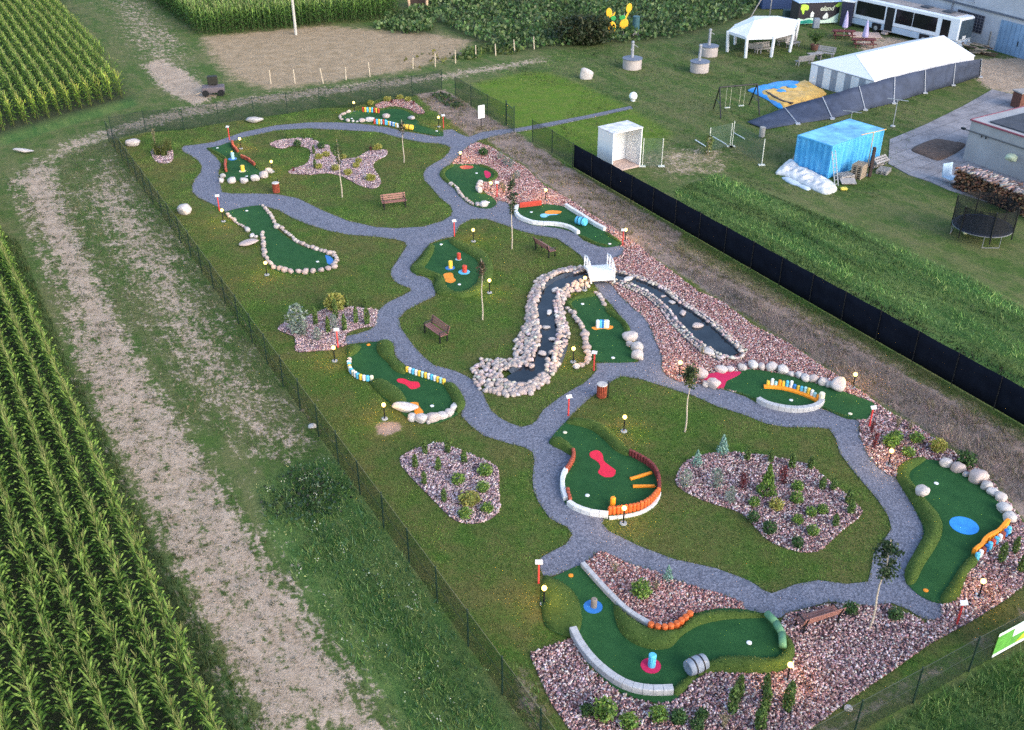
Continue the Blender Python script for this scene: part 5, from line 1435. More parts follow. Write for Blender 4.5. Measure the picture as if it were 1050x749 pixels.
# ================================================================== THE YARD BEHIND THE SCREEN FENCE
u1 = F(600, 0, 4.16); u2 = F(800, 0, 4.16); u3 = F(740, 80, 3.387); q1 = F(780, 0, 7.0); q5 = F(680, 0, 7.0); q4 = F(780, 100, 7.0); q3 = F(900, 90, 4.68); qw = F(970, 170, 9.36); qb = F(970, 90, 9.36); z5 = F(950, 0, 10.5)
GV = lambda p, z=0.: Vector((*W([p], z)[0], z))
def frame2(a, b):
    d = (b - a); d.z = 0; return math.atan2(d.y, d.x), d.length
# ---- well rings
def well(pb, wpx, hpx, postpx, lab, first=[None]):
    p = GV(pb); r = wpx / 2 * (p - Vector((0, 0, CH))).length / FPX
    H = .95
    t = empty('well_ring', p + Vector((0, r * .6, 0)), R.uniform(0, 1), lab, 'well', 'concrete well rings on the grass')
    MB().lathe([(r, 0), (r, H), (r * .9, H), (r * .9, H - .1)], (0, 0, 0), 26).build('ring', P('pinkish grey concrete', (.40, .35, .33), .9, .15, 3), t)
    MB().lathe([(r * 1.07, H + .003), (r * 1.07, H + .07), (r * .3, H + .11), (.01, H + .11)], (0, 0, 0), 26).build('lid', P('blue grey painted lid', (.13, .15, .20), .6), t)
    m = MB(); m.rod((0, .1, H + .1), (0, .1, H + .1 + postpx), .16, .13, 10); m.rod((0, .1, H + .1 + postpx * .9), (.5, -.1, H + postpx * .75), .03, .03, 5); m.rod((0, .1, H + postpx * .7), (-.28, -.1, H + postpx * .6), .05, .04, 6); m.ball((0, .1, H + .1 + postpx), .17, 10)
    m.build('hand_pump', P('grey pump iron', (.26, .27, .30), .6), t)
well(u1((202,298))[0], 18.5, 0, 1.45, 'concrete well ring standing nearest the yellow cartoon shapes')
well(u1((490,312))[0], 18.0, 0, 1.45, 'nearer of the two concrete well rings by the white pavilion')
well(u1((531,243))[0], 16.5, 0, 1.5, 'concrete well ring half hidden behind another ring')
# ---- globe light at the path end
p = GV((649, 104)); t = empty('path_light', p, 0, 'big white globe light at the end of the gravel path', 'lamp')
MB().lathe([(.2, 0), (.2, .12), (.1, .14)], (0, 0, 0), 12).build('base', M_WHITE, t); MB().ball((0, 0, .46), .38, 16).build('globe', P('unlit opal globe', (.80, .80, .79), .35), t, False, True)
# ---- yellow cut out figures at the field edge
p = GV(F(590,0,9.37)((400,345))[0]); t = empty('garden_sculpture', p, .0, 'pair of yellow oval cut-out figures with green leaves', 'sculpture')
k_ = (p - Vector((0, 0, CH))).length / FPX / 9.37; ck = 1 / .93
def oval(cx, cy, rx, ry, tilt, mat, nm, y=0.):
    m = MB(); m.M = Matrix.Translation(((cx - 400) * k_, y, (345 - cy) * k_ * ck)) @ Matrix.Rotation(tilt, 4, 'Y') @ Matrix.Rotation(PI / 2, 4, 'X')
    m.lathe([(.01, -.05), (.9, -.05), (1, -.02), (1, .02), (.9, .05), (.01, .05)], (0, 0, 0), 20)
    o = m.build(nm, mat, t)
    c_ = Vector(((cx - 400) * k_, y, (345 - cy) * k_ * ck))
    for v in o.data.vertices:
        q = Matrix.Rotation(-tilt, 3, 'Y') @ (v.co - c_); q.x *= rx * k_; q.z *= ry * k_ * ck; v.co = c_ + Matrix.Rotation(tilt, 3, 'Y') @ q
M_SUNY = P('sunny yellow paint', (.80, .44, .03), .5, .1, 3); M_LEAFG = P('bright green paint', (.04, .30, .07), .5)
oval(318, 158, 27, 40, -.15, M_SUNY, 'head'); oval(347, 275, 40, 48, 0, M_SUNY, 'body'); oval(495, 118, 26, 38, .2, M_SUNY, 'head'); oval(457, 250, 38, 48, .3, M_SUNY, 'body')
oval(358, 200, 26, 20, .3, M_LEAFG, 'leaf', -.08); oval(440, 195, 30, 18, -.2, M_LEAFG, 'leaf', -.08); oval(355, 180, 8, 36, .5, M_SUNY, 'arm', -.02); oval(478, 180, 9, 36, .45, M_SUNY, 'arm', -.02)
m = MB()
for x in (347, 457): m.rod(((x - 400) * k_, .05, 0), ((x - 400) * k_, .05, 2.4), .05, .05, 6)
m.box((0, 0, .06), (1.3, .3, .12)); m.build('stand', M_OLDWOOD, t)
# ---- dark bush beside them, blue drum
def bushy(name, p, rx, ry, h, n, tints, lab, cat, sz=.3, z0=0.):
    u = rng.normal(size=(n, 3)); u /= np.linalg.norm(u, axis=1)[:, None]; k = rng.uniform(.6, 1.12, n) * (1 + .3 * np.array([noise.noise(Vector(q) * 1.8) for q in u]))
    C = np.column_stack([u[:, 0] * rx * k, u[:, 1] * ry * k, h * .5 + u[:, 2] * h * .5 * k + z0]); C = C[C[:, 2] > .02]
    V, Fc, T = quads_cloud(C, rng.uniform(.6, 1.3, len(C)) * sz, mixtint(tints, len(C), .3), .3, 1.7)
    t_ = empty(name, p, 0, lab, cat); obj('foliage', npmesh('foliage', V, Fc, M_LEAF, T), t_)
    m_ = MB()
    for i in range(5): m_.rod((0, 0, 0), (R.gauss(0, rx * .4), R.gauss(0, ry * .4), h * .7), .05, .02, 5)
    m_.build('stems', M_WOOD, t_); return t_
bushy('bush', GV((600, 44)), 3.0, 2.2, 2.9, 2600, [(.022, .035, .014), (.035, .05, .02), (.05, .055, .025)], 'dark bushy shrub left of the yellow cut-out figures', 'bush', .26)
p = GV((651.5, 36)); t = empty('pump_barrel', p, 0, 'dark blue green drum behind the first well ring', 'barrel')
MB().lathe([(.38, 0), (.4, .05), (.4, 1.4), (.3, 1.45)], (0, 0, .6), 14).build('drum', P('dark teal plastic', (.04, .10, .12), .5), t); MB().box((0, 0, .3), (.7, .7, .6)).build('stand', M_OLDWOOD, t)
# ---- white open shed box
zc = F(600, 70, 6.807)
A = GV((627, 178)); B = GV((656.5, 171)); Hb = HT((656.5, 171), 131.5)
rz, wd = frame2(A, B)
C0 = GV((615, 164)); dp = 1.9
t = empty('white_booth', A, rz, 'tall white open fronted booth behind the black screen', 'booth')
MB().box((wd / 2, dp / 2, .06), (wd, dp, .12)).build('floor', P('pinkish board floor', (.45, .34, .30), .8), t)
m = MB(); m.box((.04, dp / 2, Hb / 2 + .06), (.08, dp - .004, Hb - .12)); m.build('side_wall', M_WHITE, t)
m = MB(); m.box((wd - .04, dp / 2, Hb / 2 + .06), (.08, dp - .004, Hb - .12)); m.build('side_wall', M_WHITE, t)
m = MB(); m.box((wd / 2, dp - .04, Hb / 2 + .06), (wd - .17, .08, Hb - .13))
for k in range(5): m.box((.2 + (wd - .4) * k / 4, dp - .09, Hb / 2 + .05), (.04, .03, Hb - .2))
m.build('back_wall', M_WHITE, t)
m = MB(); m.box((wd / 2, dp / 2, Hb + .04), (wd + .06, dp + .06, .08)); m.box((wd / 2, .4, Hb + .085), (wd * .8, .5, .02)); m.build('roof', P('stained white roof sheet', (.60, .60, .63), .7, .3, 2), t)
# ---- netting frames beside it
def net_frame(pa, pb, hpx, lab):
    A, B = GV(pa), GV(pb); h = HT(pb, pb[1] - hpx); t = empty('netting_frame', A, 0, lab, 'net', 'net frames on the worn grass')
    m = MB()
    for p in (A, B): m.rod(p, p + Vector((0, 0, h)), .035, .035, 6); m.box((p.x, p.y, .03), (.5, .35, .05))
    m.build('poles', P('pale pole', (.55, .56, .50), .6), t, True)
    net_panel('netting', [A.xy, B.xy], .05, h, M_NETFINE, t)
zn = F(640, 80, 6.244)
net_frame(zn((115,568))[0], zn((238,568))[0], 29, 'pale net frame leaning beside the white booth')
net_frame(zn((540,470))[0], zn((677,440))[0], 24, 'pale net frame in the middle of the worn grass')
net_frame(zn((690,440))[0], zn((880,560))[0], 27, 'pale net frame ending in front of the blue container')
m = MB()
for a, b in (((455,402),(520,442)), ((553,372),(655,432)), ((700,355),(770,395))): m.rod(GV(zn(a)[0]) + Vector((0, 0, .06)), GV(zn(b)[0]) + Vector((0, 0, .06)), .04, .04, 6)
t = empty('fallen_poles', GV(zn((553,372))[0]), 0, 'thin pale poles lying on the worn grass', 'poles'); m.build('pole', M_WHITE, t, True)
bushy('sapling', GV(zn((535,490))[0]), .35, .3, 1.7, 160, [(.12, .16, .04), (.16, .18, .06)], 'small yellow green sapling between the net frames', 'sapling', .14)
p = GV(zn((880,378))[0]); o = MB().lathe([(.22, 0), (.25, .05), (.25, .8), (.2, .85)], (0, 0, 0), 12).build('concrete_stump', P('grey stump', (.30, .29, .27), .9)); o.location = p; tag(o, 'short grey post at the end of the collapsed windbreak', 'post')
# ---- swing
zw = zn
t0, t1 = zn((622,62))[0], zn((862,47))[0]; b0, b1 = zn((572,196))[0], zn((618,262))[0]; b2, b3 = zn((800,172))[0], zn((866,240))[0]
P0, P1, P2_, P3 = GV(b0), GV(b1), GV(b2), GV(b3); M0 = (P0 + P1) / 2; M1 = (P2_ + P3) / 2; hS = HT(((b0[0] + b1[0]) / 2, (b0[1] + b1[1]) / 2), t0[1])
t = empty('swing_set', (M0 + M1) / 2, 0, 'black framed swing set beside the deflated yellow inflatable', 'swing')
up = Vector((0, 0, hS))
m = MB(); m.rod(M0 + up, M1 + up, .07, .07, 8); m.build('beam', M_BLACK, t, True)
for a, b, tp in ((P0, P1, M0 + up), (P2_, P3, M1 + up)):
    m = MB(); m.rod(a, tp, .06, .06, 8); m.rod(b, tp, .06, .06, 8); m.rod(a.lerp(tp, .45), b.lerp(tp, .45), .04, .04, 6); m.build('side_frame', M_BLACK, t, True)
for f, z in ((.26, .45), (.63, .5)):
    c = M0.lerp(M1, f); dd = (M1 - M0).normalized() * .22
    m = MB(); m.rod(c + up - dd, c - dd + Vector((0, 0, z)), .014, .014, 4); m.rod(c + up + dd, c + dd + Vector((0, 0, z)), .014, .014, 4); m.build('ropes', P('pale rope', (.5, .48, .36)), t, True)
    m = MB(); m.box(c + Vector((0, 0, z)), (.5, .2, .04), rz=math.atan2(dd.y, dd.x)); m.build('swing_seat', P('pale seat', (.5, .5, .45)), t, True)
# ---- deflated inflatable
blu = smooth(W(u1((695,385),(760,365),(840,350),(890,350),(925,358),(900,400),(840,465),(780,430),(720,400))), n=4)
yel = smooth(W(u1((745,398),(800,385),(880,372),(935,350),(1000,385),(1028,405),(960,430),(880,455),(845,462),(800,438),(760,415))), n=4)
c = centroid(yel); t = empty('deflated_inflatable', c, 0, 'deflated yellow and blue inflatable spread on the grass', 'inflatable')
pillow('blue_sheet', P('blue vinyl', (.03, .26, .62), .4, .2, 1.5), blu, .18, .5, .35, .03, t, c, .03, .10)
pillow('yellow_sheet', P('ochre yellow vinyl', (.62, .38, .10), .5, .25, 1.2), yel, .26, .5, .3, .06, t, c, .06, .16)
for q, r_ in (((880, 385), .5), ((835, 405), .45), ((815, 390), .35)):
    p = GV(u1(q)[0]); MB().lathe([(r_, 0), (r_ * .7, .12), (.02, .15)], (p.x, p.y, .34), 12).build('blue_patch', P('blue vinyl', (.03, .26, .62)), t, True)
ln = resample(smooth(W(u1((772,405),(800,425),(850,450),(885,455))), False), .6); MB().sweep(ln, .25, .1, .27).build('dark_seam', P('dark brown seam', (.06, .04, .03)), t, True)
# ---- windbreak fence, collapsed at its left end
bp_ = [u1((770,553))[0], u1((905,530))[0], u2((220,508))[0], u2((360,470))[0], u2((482,442))[0], u2((615,398))[0], u2((735,365))[0], u2((850,330))[0]]
tp_ = [u1((690,522))[0], u1((850,462))[0], u2((178,415))[0], u2((335,370))[0], u2((487,330))[0], u2((617,300))[0], u2((745,272))[0], u2((858,255))[0]]
zt = [.05, .55, 1.2, 1.75, 1.95, 2.0, 2.0, 2.0]
t = empty('windbreak_fence', GV(bp_[4]), 0, 'grey fabric windbreak fence leaning over at its left end', 'fence')
BT = [(GV(b), GV(tp, z)) for b, tp, z in zip(bp_, tp_, zt)]
V = []; Fc = []
Bs = smooth([tuple(b) + tuple(tt) for b, tt in BT], False, 6)
for r_ in Bs:
    b, tt = Vector(r_[:3]), Vector(r_[3:])
    for k in range(5):
        q = b.lerp(tt, k / 4); q.z += .03 + .05 * noise.noise(q * .8); V.append(q)
for i in range(len(Bs) - 1):
    for k in range(4): a = i * 5 + k; Fc.append((a, a + 5, a + 6, a + 1))
m = MB(); m.add(V, Fc); o = m.build('fabric', P('slate grey woven fabric', (.042, .055, .092), .8, .3, 1.2), t, True, True); o.modifiers.new('thickness', 'SOLIDIFY').thickness = .02
off = Vector((.02, -.06, .04))
for b, tt in BT[1:]:
    m = MB(); m.rod(b + off, tt + off, .055, .045, 7); m.box((b.x + off.x, b.y + off.y, .05), (.4, .4, .1)); m.build('post', P('pale blue grey post', (.34, .36, .40), .6), t, True)
# ---- marquee
He = 2.0
e0, e1, e2 = GV(u2((155,265))[0], He), GV(u2((400,345))[0], He), GV(u2((828,240))[0], He)
xd = (e2 - e1); xd.z = 0; L = xd.length; rz = math.atan2(xd.y, xd.x); yd = Vector((-xd.y, xd.x, 0)).normalized(); wdm = (e0 - e1).dot(yd)
t = empty('marquee', Vector((e1.x, e1.y, 0)), rz, 'long white marquee tent with striped end wall', 'tent')
Hr = He + 1.25; hip = 1.6
T_ = P('white tent sheet', (.70, .71, .74), .5, .07, 1.2, bump=.03)
ov = .06
def roofsh(nm, a, b, c, d): MB().sheet(a, b, c, d, .03).build(nm, T_, t)
E0, E1, E2_, E3 = (-ov, -ov, He), (L + ov, -ov, He), (L + ov, wdm + ov, He), (-ov, wdm + ov, He); R0, R1 = (hip, wdm / 2, Hr), (L - .2, wdm / 2, Hr)
roofsh('roof_slope', E0, E1, R1, R0); roofsh('roof_slope', E3, R0, R1, E2_)
MB().add([E0, R0, E3, (E0[0], E0[1], He - .03), (R0[0], R0[1], Hr - .03), (E3[0], E3[1], He - .03)], [(0, 1, 2), (5, 4, 3), (0, 2, 5, 3), (0, 3, 4, 1), (1, 4, 5, 2)]).build('end_slope', P('white tent end sheet', (.72, .74, .78), .5, .04), t)
MB().add([E1, R1, E2_, (E1[0] - .03, E1[1], He), (R1[0] - .03, R1[1], Hr - .02), (E2_[0] - .03, E2_[1], He)], [(0, 2, 1), (3, 4, 5), (0, 1, 4, 3), (1, 2, 5, 4), (0, 3, 5, 2)]).build('gable', T_, t)
MB().box((L / 2, .0, He / 2), (L, .03, He)).build('side_wall', T_, t); MB().box((L / 2, wdm, He / 2), (L, .03, He)).build('side_wall', T_, t); MB().box((L, wdm / 2, He / 2), (.03, wdm - .04, He)).build('end_wall', T_, t)
MB().box((0, wdm / 2, He / 2), (.03, wdm - .04, He - .02)).build('end_wall', T_, t)
m = MB(); ns = 9; sw_ = wdm / ns
for k in range(1, ns, 2): m.box((-.021, sw_ * (k + .5), He / 2 - .02), (.008, sw_ * .9, He - .14))
m.build('stripes', P('grey blue stripe', (.25, .28, .34), .6), t)
MB().box((-.03, wdm / 2, He - .04), (.02, wdm, .12)).build('eaves_band', P('grey blue stripe', (.25, .28, .34)), t)
# ---- pavilion
base = [GV(q5(q)[0]) for q in ((460,372), (590,417), (775,411), (908,374), (945,292), (800,262), (640,262), (515,322))]
c = sum(base, Vector((0, 0, 0))) / 8; t = empty('party_pavilion', c, 0, 'white garden pavilion with long canopy on eight legs', 'pavilion')
Hp = 2.15
ev = [Vector((b.x, b.y, Hp)) for b in base]; ra = GV(q5((655,150))[0], 3.1); rb_ = GV(q5((785,122))[0], 3.2)
ev = [c + Vector((0, 0, Hp)) + (e - c - Vector((0, 0, Hp))) * 1.04 for e in ev]
rid = [ra, ra, rb_, rb_, rb_, rb_, ra, ra]
m = MB()
for i in range(8):
    j = (i + 1) % 8
    mid = (ev[i] + ev[j]) / 2 - Vector((0, 0, .06))
    if rid[i] == rid[j]: m.add([ev[i], mid, ev[j], rid[i]], [(0, 1, 3), (1, 2, 3)])
    else: m.add([ev[i], ev[j], rid[j], rid[i]], [(0, 1, 2, 3)])
o = m.build('canopy', T_, t, True); o.modifiers.new('thickness', 'SOLIDIFY').thickness = .03
m = MB()
for i in range(8):
    a, b = ev[i], ev[(i + 1) % 8]; dz = Vector((0, 0, -.28)); m.sheet(a + dz, b + dz, b, a, .02)
m.build('valance', T_, t, True)
for b, e in zip(base, ev):
    m = MB(); m.rod(b, (e.x, e.y, Hp - .02), .17, .17, 8); m.build('leg', T_, t, True)
# ---- grey plank benches
def plank_bench(p, rz, lab, L=1.9, first=[None]):
    if first[0] is not None: return dup(first[0], p, rz, lab)
    t = first[0] = empty('plank_bench', p, rz, lab, 'bench', 'grey plank benches by the pavilion')
    m = MB()
    for k in range(3): m.box((0, k * .17, .46), (L, .15, .05))
    m.build('seat', M_OLDWOOD, t)
    m = MB()
    for k in range(3): m.box((0, .50 + k * .05, .62 + k * .17), (L, .04, .15), rx=-.25)
    m.build('backrest', M_OLDWOOD, t)
    for s_ in (-1, 1):
        m = MB(); m.box((s_ * L * .4, .0, .22), (.08, .08, .44)); m.box((s_ * L * .4, .48, .5), (.08, .08, 1.0), rx=-.12); m.build('leg', M_OLDWOOD, t)
plank_bench(GV(q1((300,465))[0]), math.radians(200), 'grey plank bench seen from behind, left of the striped tent end')
plank_bench(GV(q1((455,415))[0]), math.radians(-35), 'grey plank bench with its back to the potted palm')
plank_bench(GV(q5((650,375))[0]), math.radians(160), 'grey plank bench under the pavilion, behind the left middle leg')
plank_bench(GV(q5((720,385))[0]), math.radians(20), 'grey plank bench in the middle under the pavilion')
plank_bench(GV(q5((880,330))[0]), math.radians(10), 'grey plank bench at the right under the pavilion')
plank_bench(GV(q5((940,345))[0]), math.radians(40), 'grey plank bench just right of the pavilion')
t = empty('plank_table', GV(q1((385,430))[0]), .3, 'low grey plank table between two plank benches', 'table')
m = MB()
for k in range(4): m.box((0, k * .19 - .28, .62), (1.5, .17, .05))
m.build('table_top', M_OLDWOOD, t)
for x in (-.55, .55): MB().box((x, 0, .3), (.09, .6, .6)).build('leg', M_OLDWOOD, t)
# ---- potted palm
p = GV(q1((385,358))[0]); t = empty('potted_palm', p, 0, 'feathery potted palm in a brown tub on the grass', 'plant')
MB().lathe([(.35, 0), (.5, .5), (.52, .55), (.46, .55), (.44, .48)], (0, 0, 0), 16).build('tub', P('brown clay tub', (.17, .08, .06), .8), t)
n = 420; a = rng.uniform(0, 2 * PI, n); f = rng.uniform(0, 1, n); L_ = rng.uniform(.6, 1.2, n)
C = np.column_stack([np.cos(a) * f * L_, np.sin(a) * f * L_, .6 + 1.5 * f - .75 * f ** 2 + rng.normal(0, .1, n) + .6 * (L_ - .6)])
V, Fc, T = quads_cloud(C, .12, mixtint([(.05, .10, .025), (.08, .13, .03)], n), .3, 3); obj('fronds', npmesh('fronds', V, Fc, M_LEAF, T), t)
MB().rod((0, 0, .5), (0, 0, 1.5), .06, .03, 6).build('stem', M_WOOD, t)
# ---- picnic tables with closed parasols
def picnic(p, rz, lab, first=[None]):
    if first[0] is not None: return dup(first[0], p, rz, lab)
    t = first[0] = empty('picnic_table', p, rz, lab, 'picnic table', 'dark red picnic tables by the bus')
    M_ = P('dark red brown timber', (.13, .035, .035), .7, .3, 5)
    m = MB()
    for k in range(5): m.box((0, -.34 + k * .17, .76), (2.4, .15, .05))
    m.build('table_top', M_, t)
    for s_ in (-1, 1):
        m = MB(); m.box((0, s_ * .78, .45), (2.4, .28, .05)); m.build('seat', M_, t)
        m = MB(); m.box((s_ * .9, 0, .42), (.07, 1.7, .1)); m.rod((s_ * .9, -.3, .74), (s_ * .9, -.7, 0), .05, .05, 5); m.rod((s_ * .9, .3, .74), (s_ * .9, .7, 0), .05, .05, 5); m.build('leg', M_, t)
def parasol(p, lab, first=[None]):
    if first[0] is not None: return dup(first[0], p, .4, lab)
    t = first[0] = empty('closed_parasol', p, 0, lab, 'parasol', 'closed lavender parasols')
    MB().rod((0, 0, 0), (0, 0, 2.75), .03, .03, 8).build('pole', M_WHITE, t)
    MB().lathe([(.30, .95), (.33, 1.05), (.22, 1.9), (.08, 2.6), (.01, 2.7)], (0, 0, 0), 8).build('canopy', P('lavender canvas', (.40, .36, .56), .8), t)
picnic(GV(q1((590,272))[0]), math.radians(-8), 'dark red picnic table under the left closed parasol')
picnic(GV(q1((735,335))[0]), math.radians(-6), 'dark red picnic table under the right closed parasol')
parasol(GV(q1((595,262))[0]), 'closed lavender parasol in front of the dark panel'); parasol(GV(q1((738,332))[0]), 'closed lavender parasol in front of the bus')
t = empty('pallet_floor', GV(q1((745,255))[0]), -.15, 'pale plank floor pieces laid beside the bus', 'decking')
m = MB()
for k in range(6): m.box((0, k * .42 - 1.05, .06), (3.4, .36, .06))
m.build('boards', P('pale pink boards', (.52, .38, .32), .8), t)
# ---- mural trailer and dark panel
ms = F(800, 0, 13.125)
A, B = GV(ms((222,345))[0]), GV(ms((770,322))[0]); rz, L = frame2(A, B); Hm = HT(ms((500,335))[0], ms((500,40))[0][1])
t = empty('mural_trailer', A, rz, 'black trailer painted with green leaves and white lettering', 'trailer')
MB().box((L / 2, 1.1, Hm / 2 + .1), (L, 2.2, Hm - .2), bev=.05).build('body', P('black trailer paint', (.022, .02, .028), .5), t)
MB().box((L / 2, 1.1, Hm + .06), (L + .3, 2.4, .10), bev=.03).build('roof', P('pale blue roof sheet', (.36, .48, .68), .5), t)
kx = L / 548; kz = Hm / 300
def onp(pts, mat, nm, y=-.012):
    m = MB(); o_ = [((a - 222) * kx, (340 - b) * kz) for a, b in pts]; m.M = Matrix.Translation((0, y, 0)) @ Matrix.Rotation(PI / 2, 4, 'X'); m.poly(o_, -.0, .012); m.build(nm, mat, t)
LG = P('lime green paint', (.42, .66, .07), .5); MG = P('mint white paint', (.60, .76, .62), .5); DG = P('sea green paint', (.03, .30, .22), .5)
onp([(250,60),(300,55),(345,75),(355,120),(330,140),(300,130),(295,190),(280,190),(262,140),(245,120)], LG, 'painted_leaf'); onp([(700,95),(740,45),(785,50),(775,85),(745,110)], LG, 'painted_leaf')
onp([(222,240),(300,262),(360,245),(430,245),(480,270),(540,280),(620,275),(700,235),(765,190),(765,322),(222,325)], MG, 'painted_wave'); onp([(225,290),(300,275),(380,262),(430,280),(440,318),(225,322)], DG, 'painted_hill', -.026)
onp([(385,190),(405,150),(435,180),(430,235),(385,235)], P('grey white paint', (.62, .64, .62)), 'painted_figure'); onp([(555,230),(600,175),(625,210),(630,262),(560,262)], P('grey white paint', (.62, .64, .62)), 'painted_figure')
fc = bpy.data.curves.new('lettering', 'FONT'); fc.body = 'eland'; fc.size = 95 * kz; fc.extrude = .008; fc.shear = .2; fo = bpy.data.objects.new('lettering', fc)
tmp = link(fo); dg = bpy.context.evaluated_depsgraph_get(); me_ = bpy.data.meshes.new_from_object(fo.evaluated_get(dg)); bpy.data.objects.remove(fo)
me_.materials.append(P('cream lettering', (.70, .76, .58), .5)); xs = [v.co.x for v in me_.vertices]
o = obj('lettering', me_, t, ((505 - 222) * kx, -.02, (340 - 152) * kz)); o.rotation_euler = (PI / 2, 0, 0); o.scale = ((185 * kx) / (max(xs) - min(xs)), 1, 1)
A2, B2 = GV(ms((790,345))[0]), GV(ms((935,365))[0]); rz, L = frame2(A2, B2)
t = empty('dark_cabin', A2, rz, 'dark navy cabin wall between mural and bus', 'cabin'); hc_ = HT(ms((860,360))[0], ms((860,35))[0][1])
MB().box((L / 2, .7, hc_ / 2), (L, 1.4, hc_), bev=.03).build('body', P('navy panel', (.03, .032, .06), .5), t); MB().box((L / 2, .7, hc_ + .05), (L + .15, 1.5, .1)).build('roof', M_WHITE, t)
o = MB().box((0, 0, .55), (.7, .55, 1.1), bev=.05).build('wheeled_bin', P('grey blue plastic', (.33, .34, .45), .5)); o.location = GV(ms((475,380))[0]); tag(o, 'grey blue bin standing before the painted trailer', 'bin')
for i, (q, lab) in enumerate(((((110, 250)), 'dark box and chairs left of the painted trailer'),)):
    o = MB().box((0, 0, .5), (1.3, 1.0, 1.0), bev=.05).box((1.0, .1, .7), (.1, 1, 1.4)).build('equipment_box', P('dark teal box', (.03, .06, .06), .6)); o.location = GV(ms(q)[0]); tag(o, lab, 'box')
o = MB().box((0, 0, 1.3), (5, 2, 2.6), bev=.05).build('blue_tank', P('deep blue tarp', (.025, .05, .13), .7)); o.location = GV((800, 8)); tag(o, 'dark blue covered crate behind the pavilion', 'crate')
for a, b, lab in ((q5((765,110))[0], 20, 'upright thin pole behind the pavilion roof'), (q5((620,140))[0], 24, 'leaning thin pole left of the pavilion roof')):
    o = MB().rod((0, 0, 0), (0, 0, 5.5), .07, .06, 7).build('thin_pole', M_OLDWOOD); o.location = GV(a); o.rotation_euler = (0, .45 if 'leaning' in lab else 0, 0); tag(o, lab, 'pole')
# ---- bus
zb = F(860, 0, 10.5)
A, B = GV((872, 27)), GV((979, 53)); rz, L = frame2(A, B); Hbus = HT((979, 53), 19.5); wdb = 2.45
t = empty('bus', A, rz, 'white single deck bus parked behind the marquee, door open', 'bus')
MW = P('white bus paint', (.76, .78, .82), .35, .05, 2); MS = P('pale blue grey skirt', (.42, .50, .60), .4, .1, 2); MGLS = P('dark bus glass', (.008, .009, .012), .15, .2, 2, spec=.5)
fb = lambda f: f * L
zs_, zl = .32, .95
MB().box((L / 2, wdb / 2, (zl + Hbus) / 2), (L, wdb, Hbus - zl), bev=.14).build('body', MW, t)
MB().box((L / 2, wdb / 2, (zs_ + zl) / 2 + .02), (L - .06, wdb - .05, zl - zs_), bev=.04).build('skirt', MS, t)
MB().box((L / 2 - .2, wdb / 2, Hbus + .02), (L - 1.4, wdb - .5, .05)).build('roof_panel', P('brownish dusty roof', (.28, .25, .24), .8, .25, 1), t)
for k in range(2): MB().box((L * (.62 + .2 * k), wdb * .55, Hbus + .12), (1.1, .9, .16), bev=.04).build('roof_hatch', P('dark hatch', (.06, .07, .09)), t)
wz0, wz1 = 1.45, Hbus - .42
for a, b in ((.03, .315), (.42, .58), (.585, .80)):
    m = MB(); m.box((fb((a + b) / 2), -.012, (wz0 + wz1) / 2), (fb(b - a), .02, wz1 - wz0), bev=.008); m.build('window', MGLS, t)
m = MB(); m.box((fb(.367), -.015, (.45 + wz1) / 2), (fb(.075), .03, wz1 - .45)); m.build('door', P('dark doorway', (.01, .01, .012)), t)
m = MB(); m.box((fb(.367), .04, .42), (1.0, .3, .1)); m.box((fb(.355), -.2, .2), (.6, .5, .2)); m.build('step', P('pinkish step', (.42, .34, .32)), t)
m = MB(); m.box((fb(.878), -.015, (.75 + wz1) / 2), (fb(.075), .03, wz1 - .75), bev=.01); m.build('front_door', MGLS, t)
m = MB(); m.box((L + .012, wdb / 2, (1.15 + Hbus - .25) / 2), (.03, wdb - .25, Hbus - .25 - 1.15), bev=.01); m.build('windscreen', P('windscreen glass', (.05, .075, .10), .1, .3, 1, spec=.6), t)
MB().box((L + .035, wdb * .42, 1.3), (.02, .55, .35)).build('windscreen_card', M_WHITE, t)
MB().box((L + .05, wdb / 2, .52), (.12, wdb - .1, .35), bev=.04).build('bumper', MS, t)
for y in (.35, wdb - .35): MB().box((L + .03, y, .85), (.05, .35, .18), bev=.02).build('headlight', P('headlight glass', (.6, .62, .62), .2), t)
for f in (.255, .71):
    for y in (.02, wdb - .02):
        w_ = MB().rod((fb(f), y - .12, .48), (fb(f), y + .12, .48), .48, .48, 20).build('wheel', P('tyre rubber', (.015, .015, .017), .8), t)
        h_ = MB().rod((fb(f), y - .14, .48), (fb(f), y + .14, .48), .24, .24, 14).build('rim', M_GREYMETAL, w_)
    MB().box((fb(f), -.016, .70), (1.25, .02, .55), bev=.009).build('wheel_arch', P('black arch', (.012, .012, .014)), t)
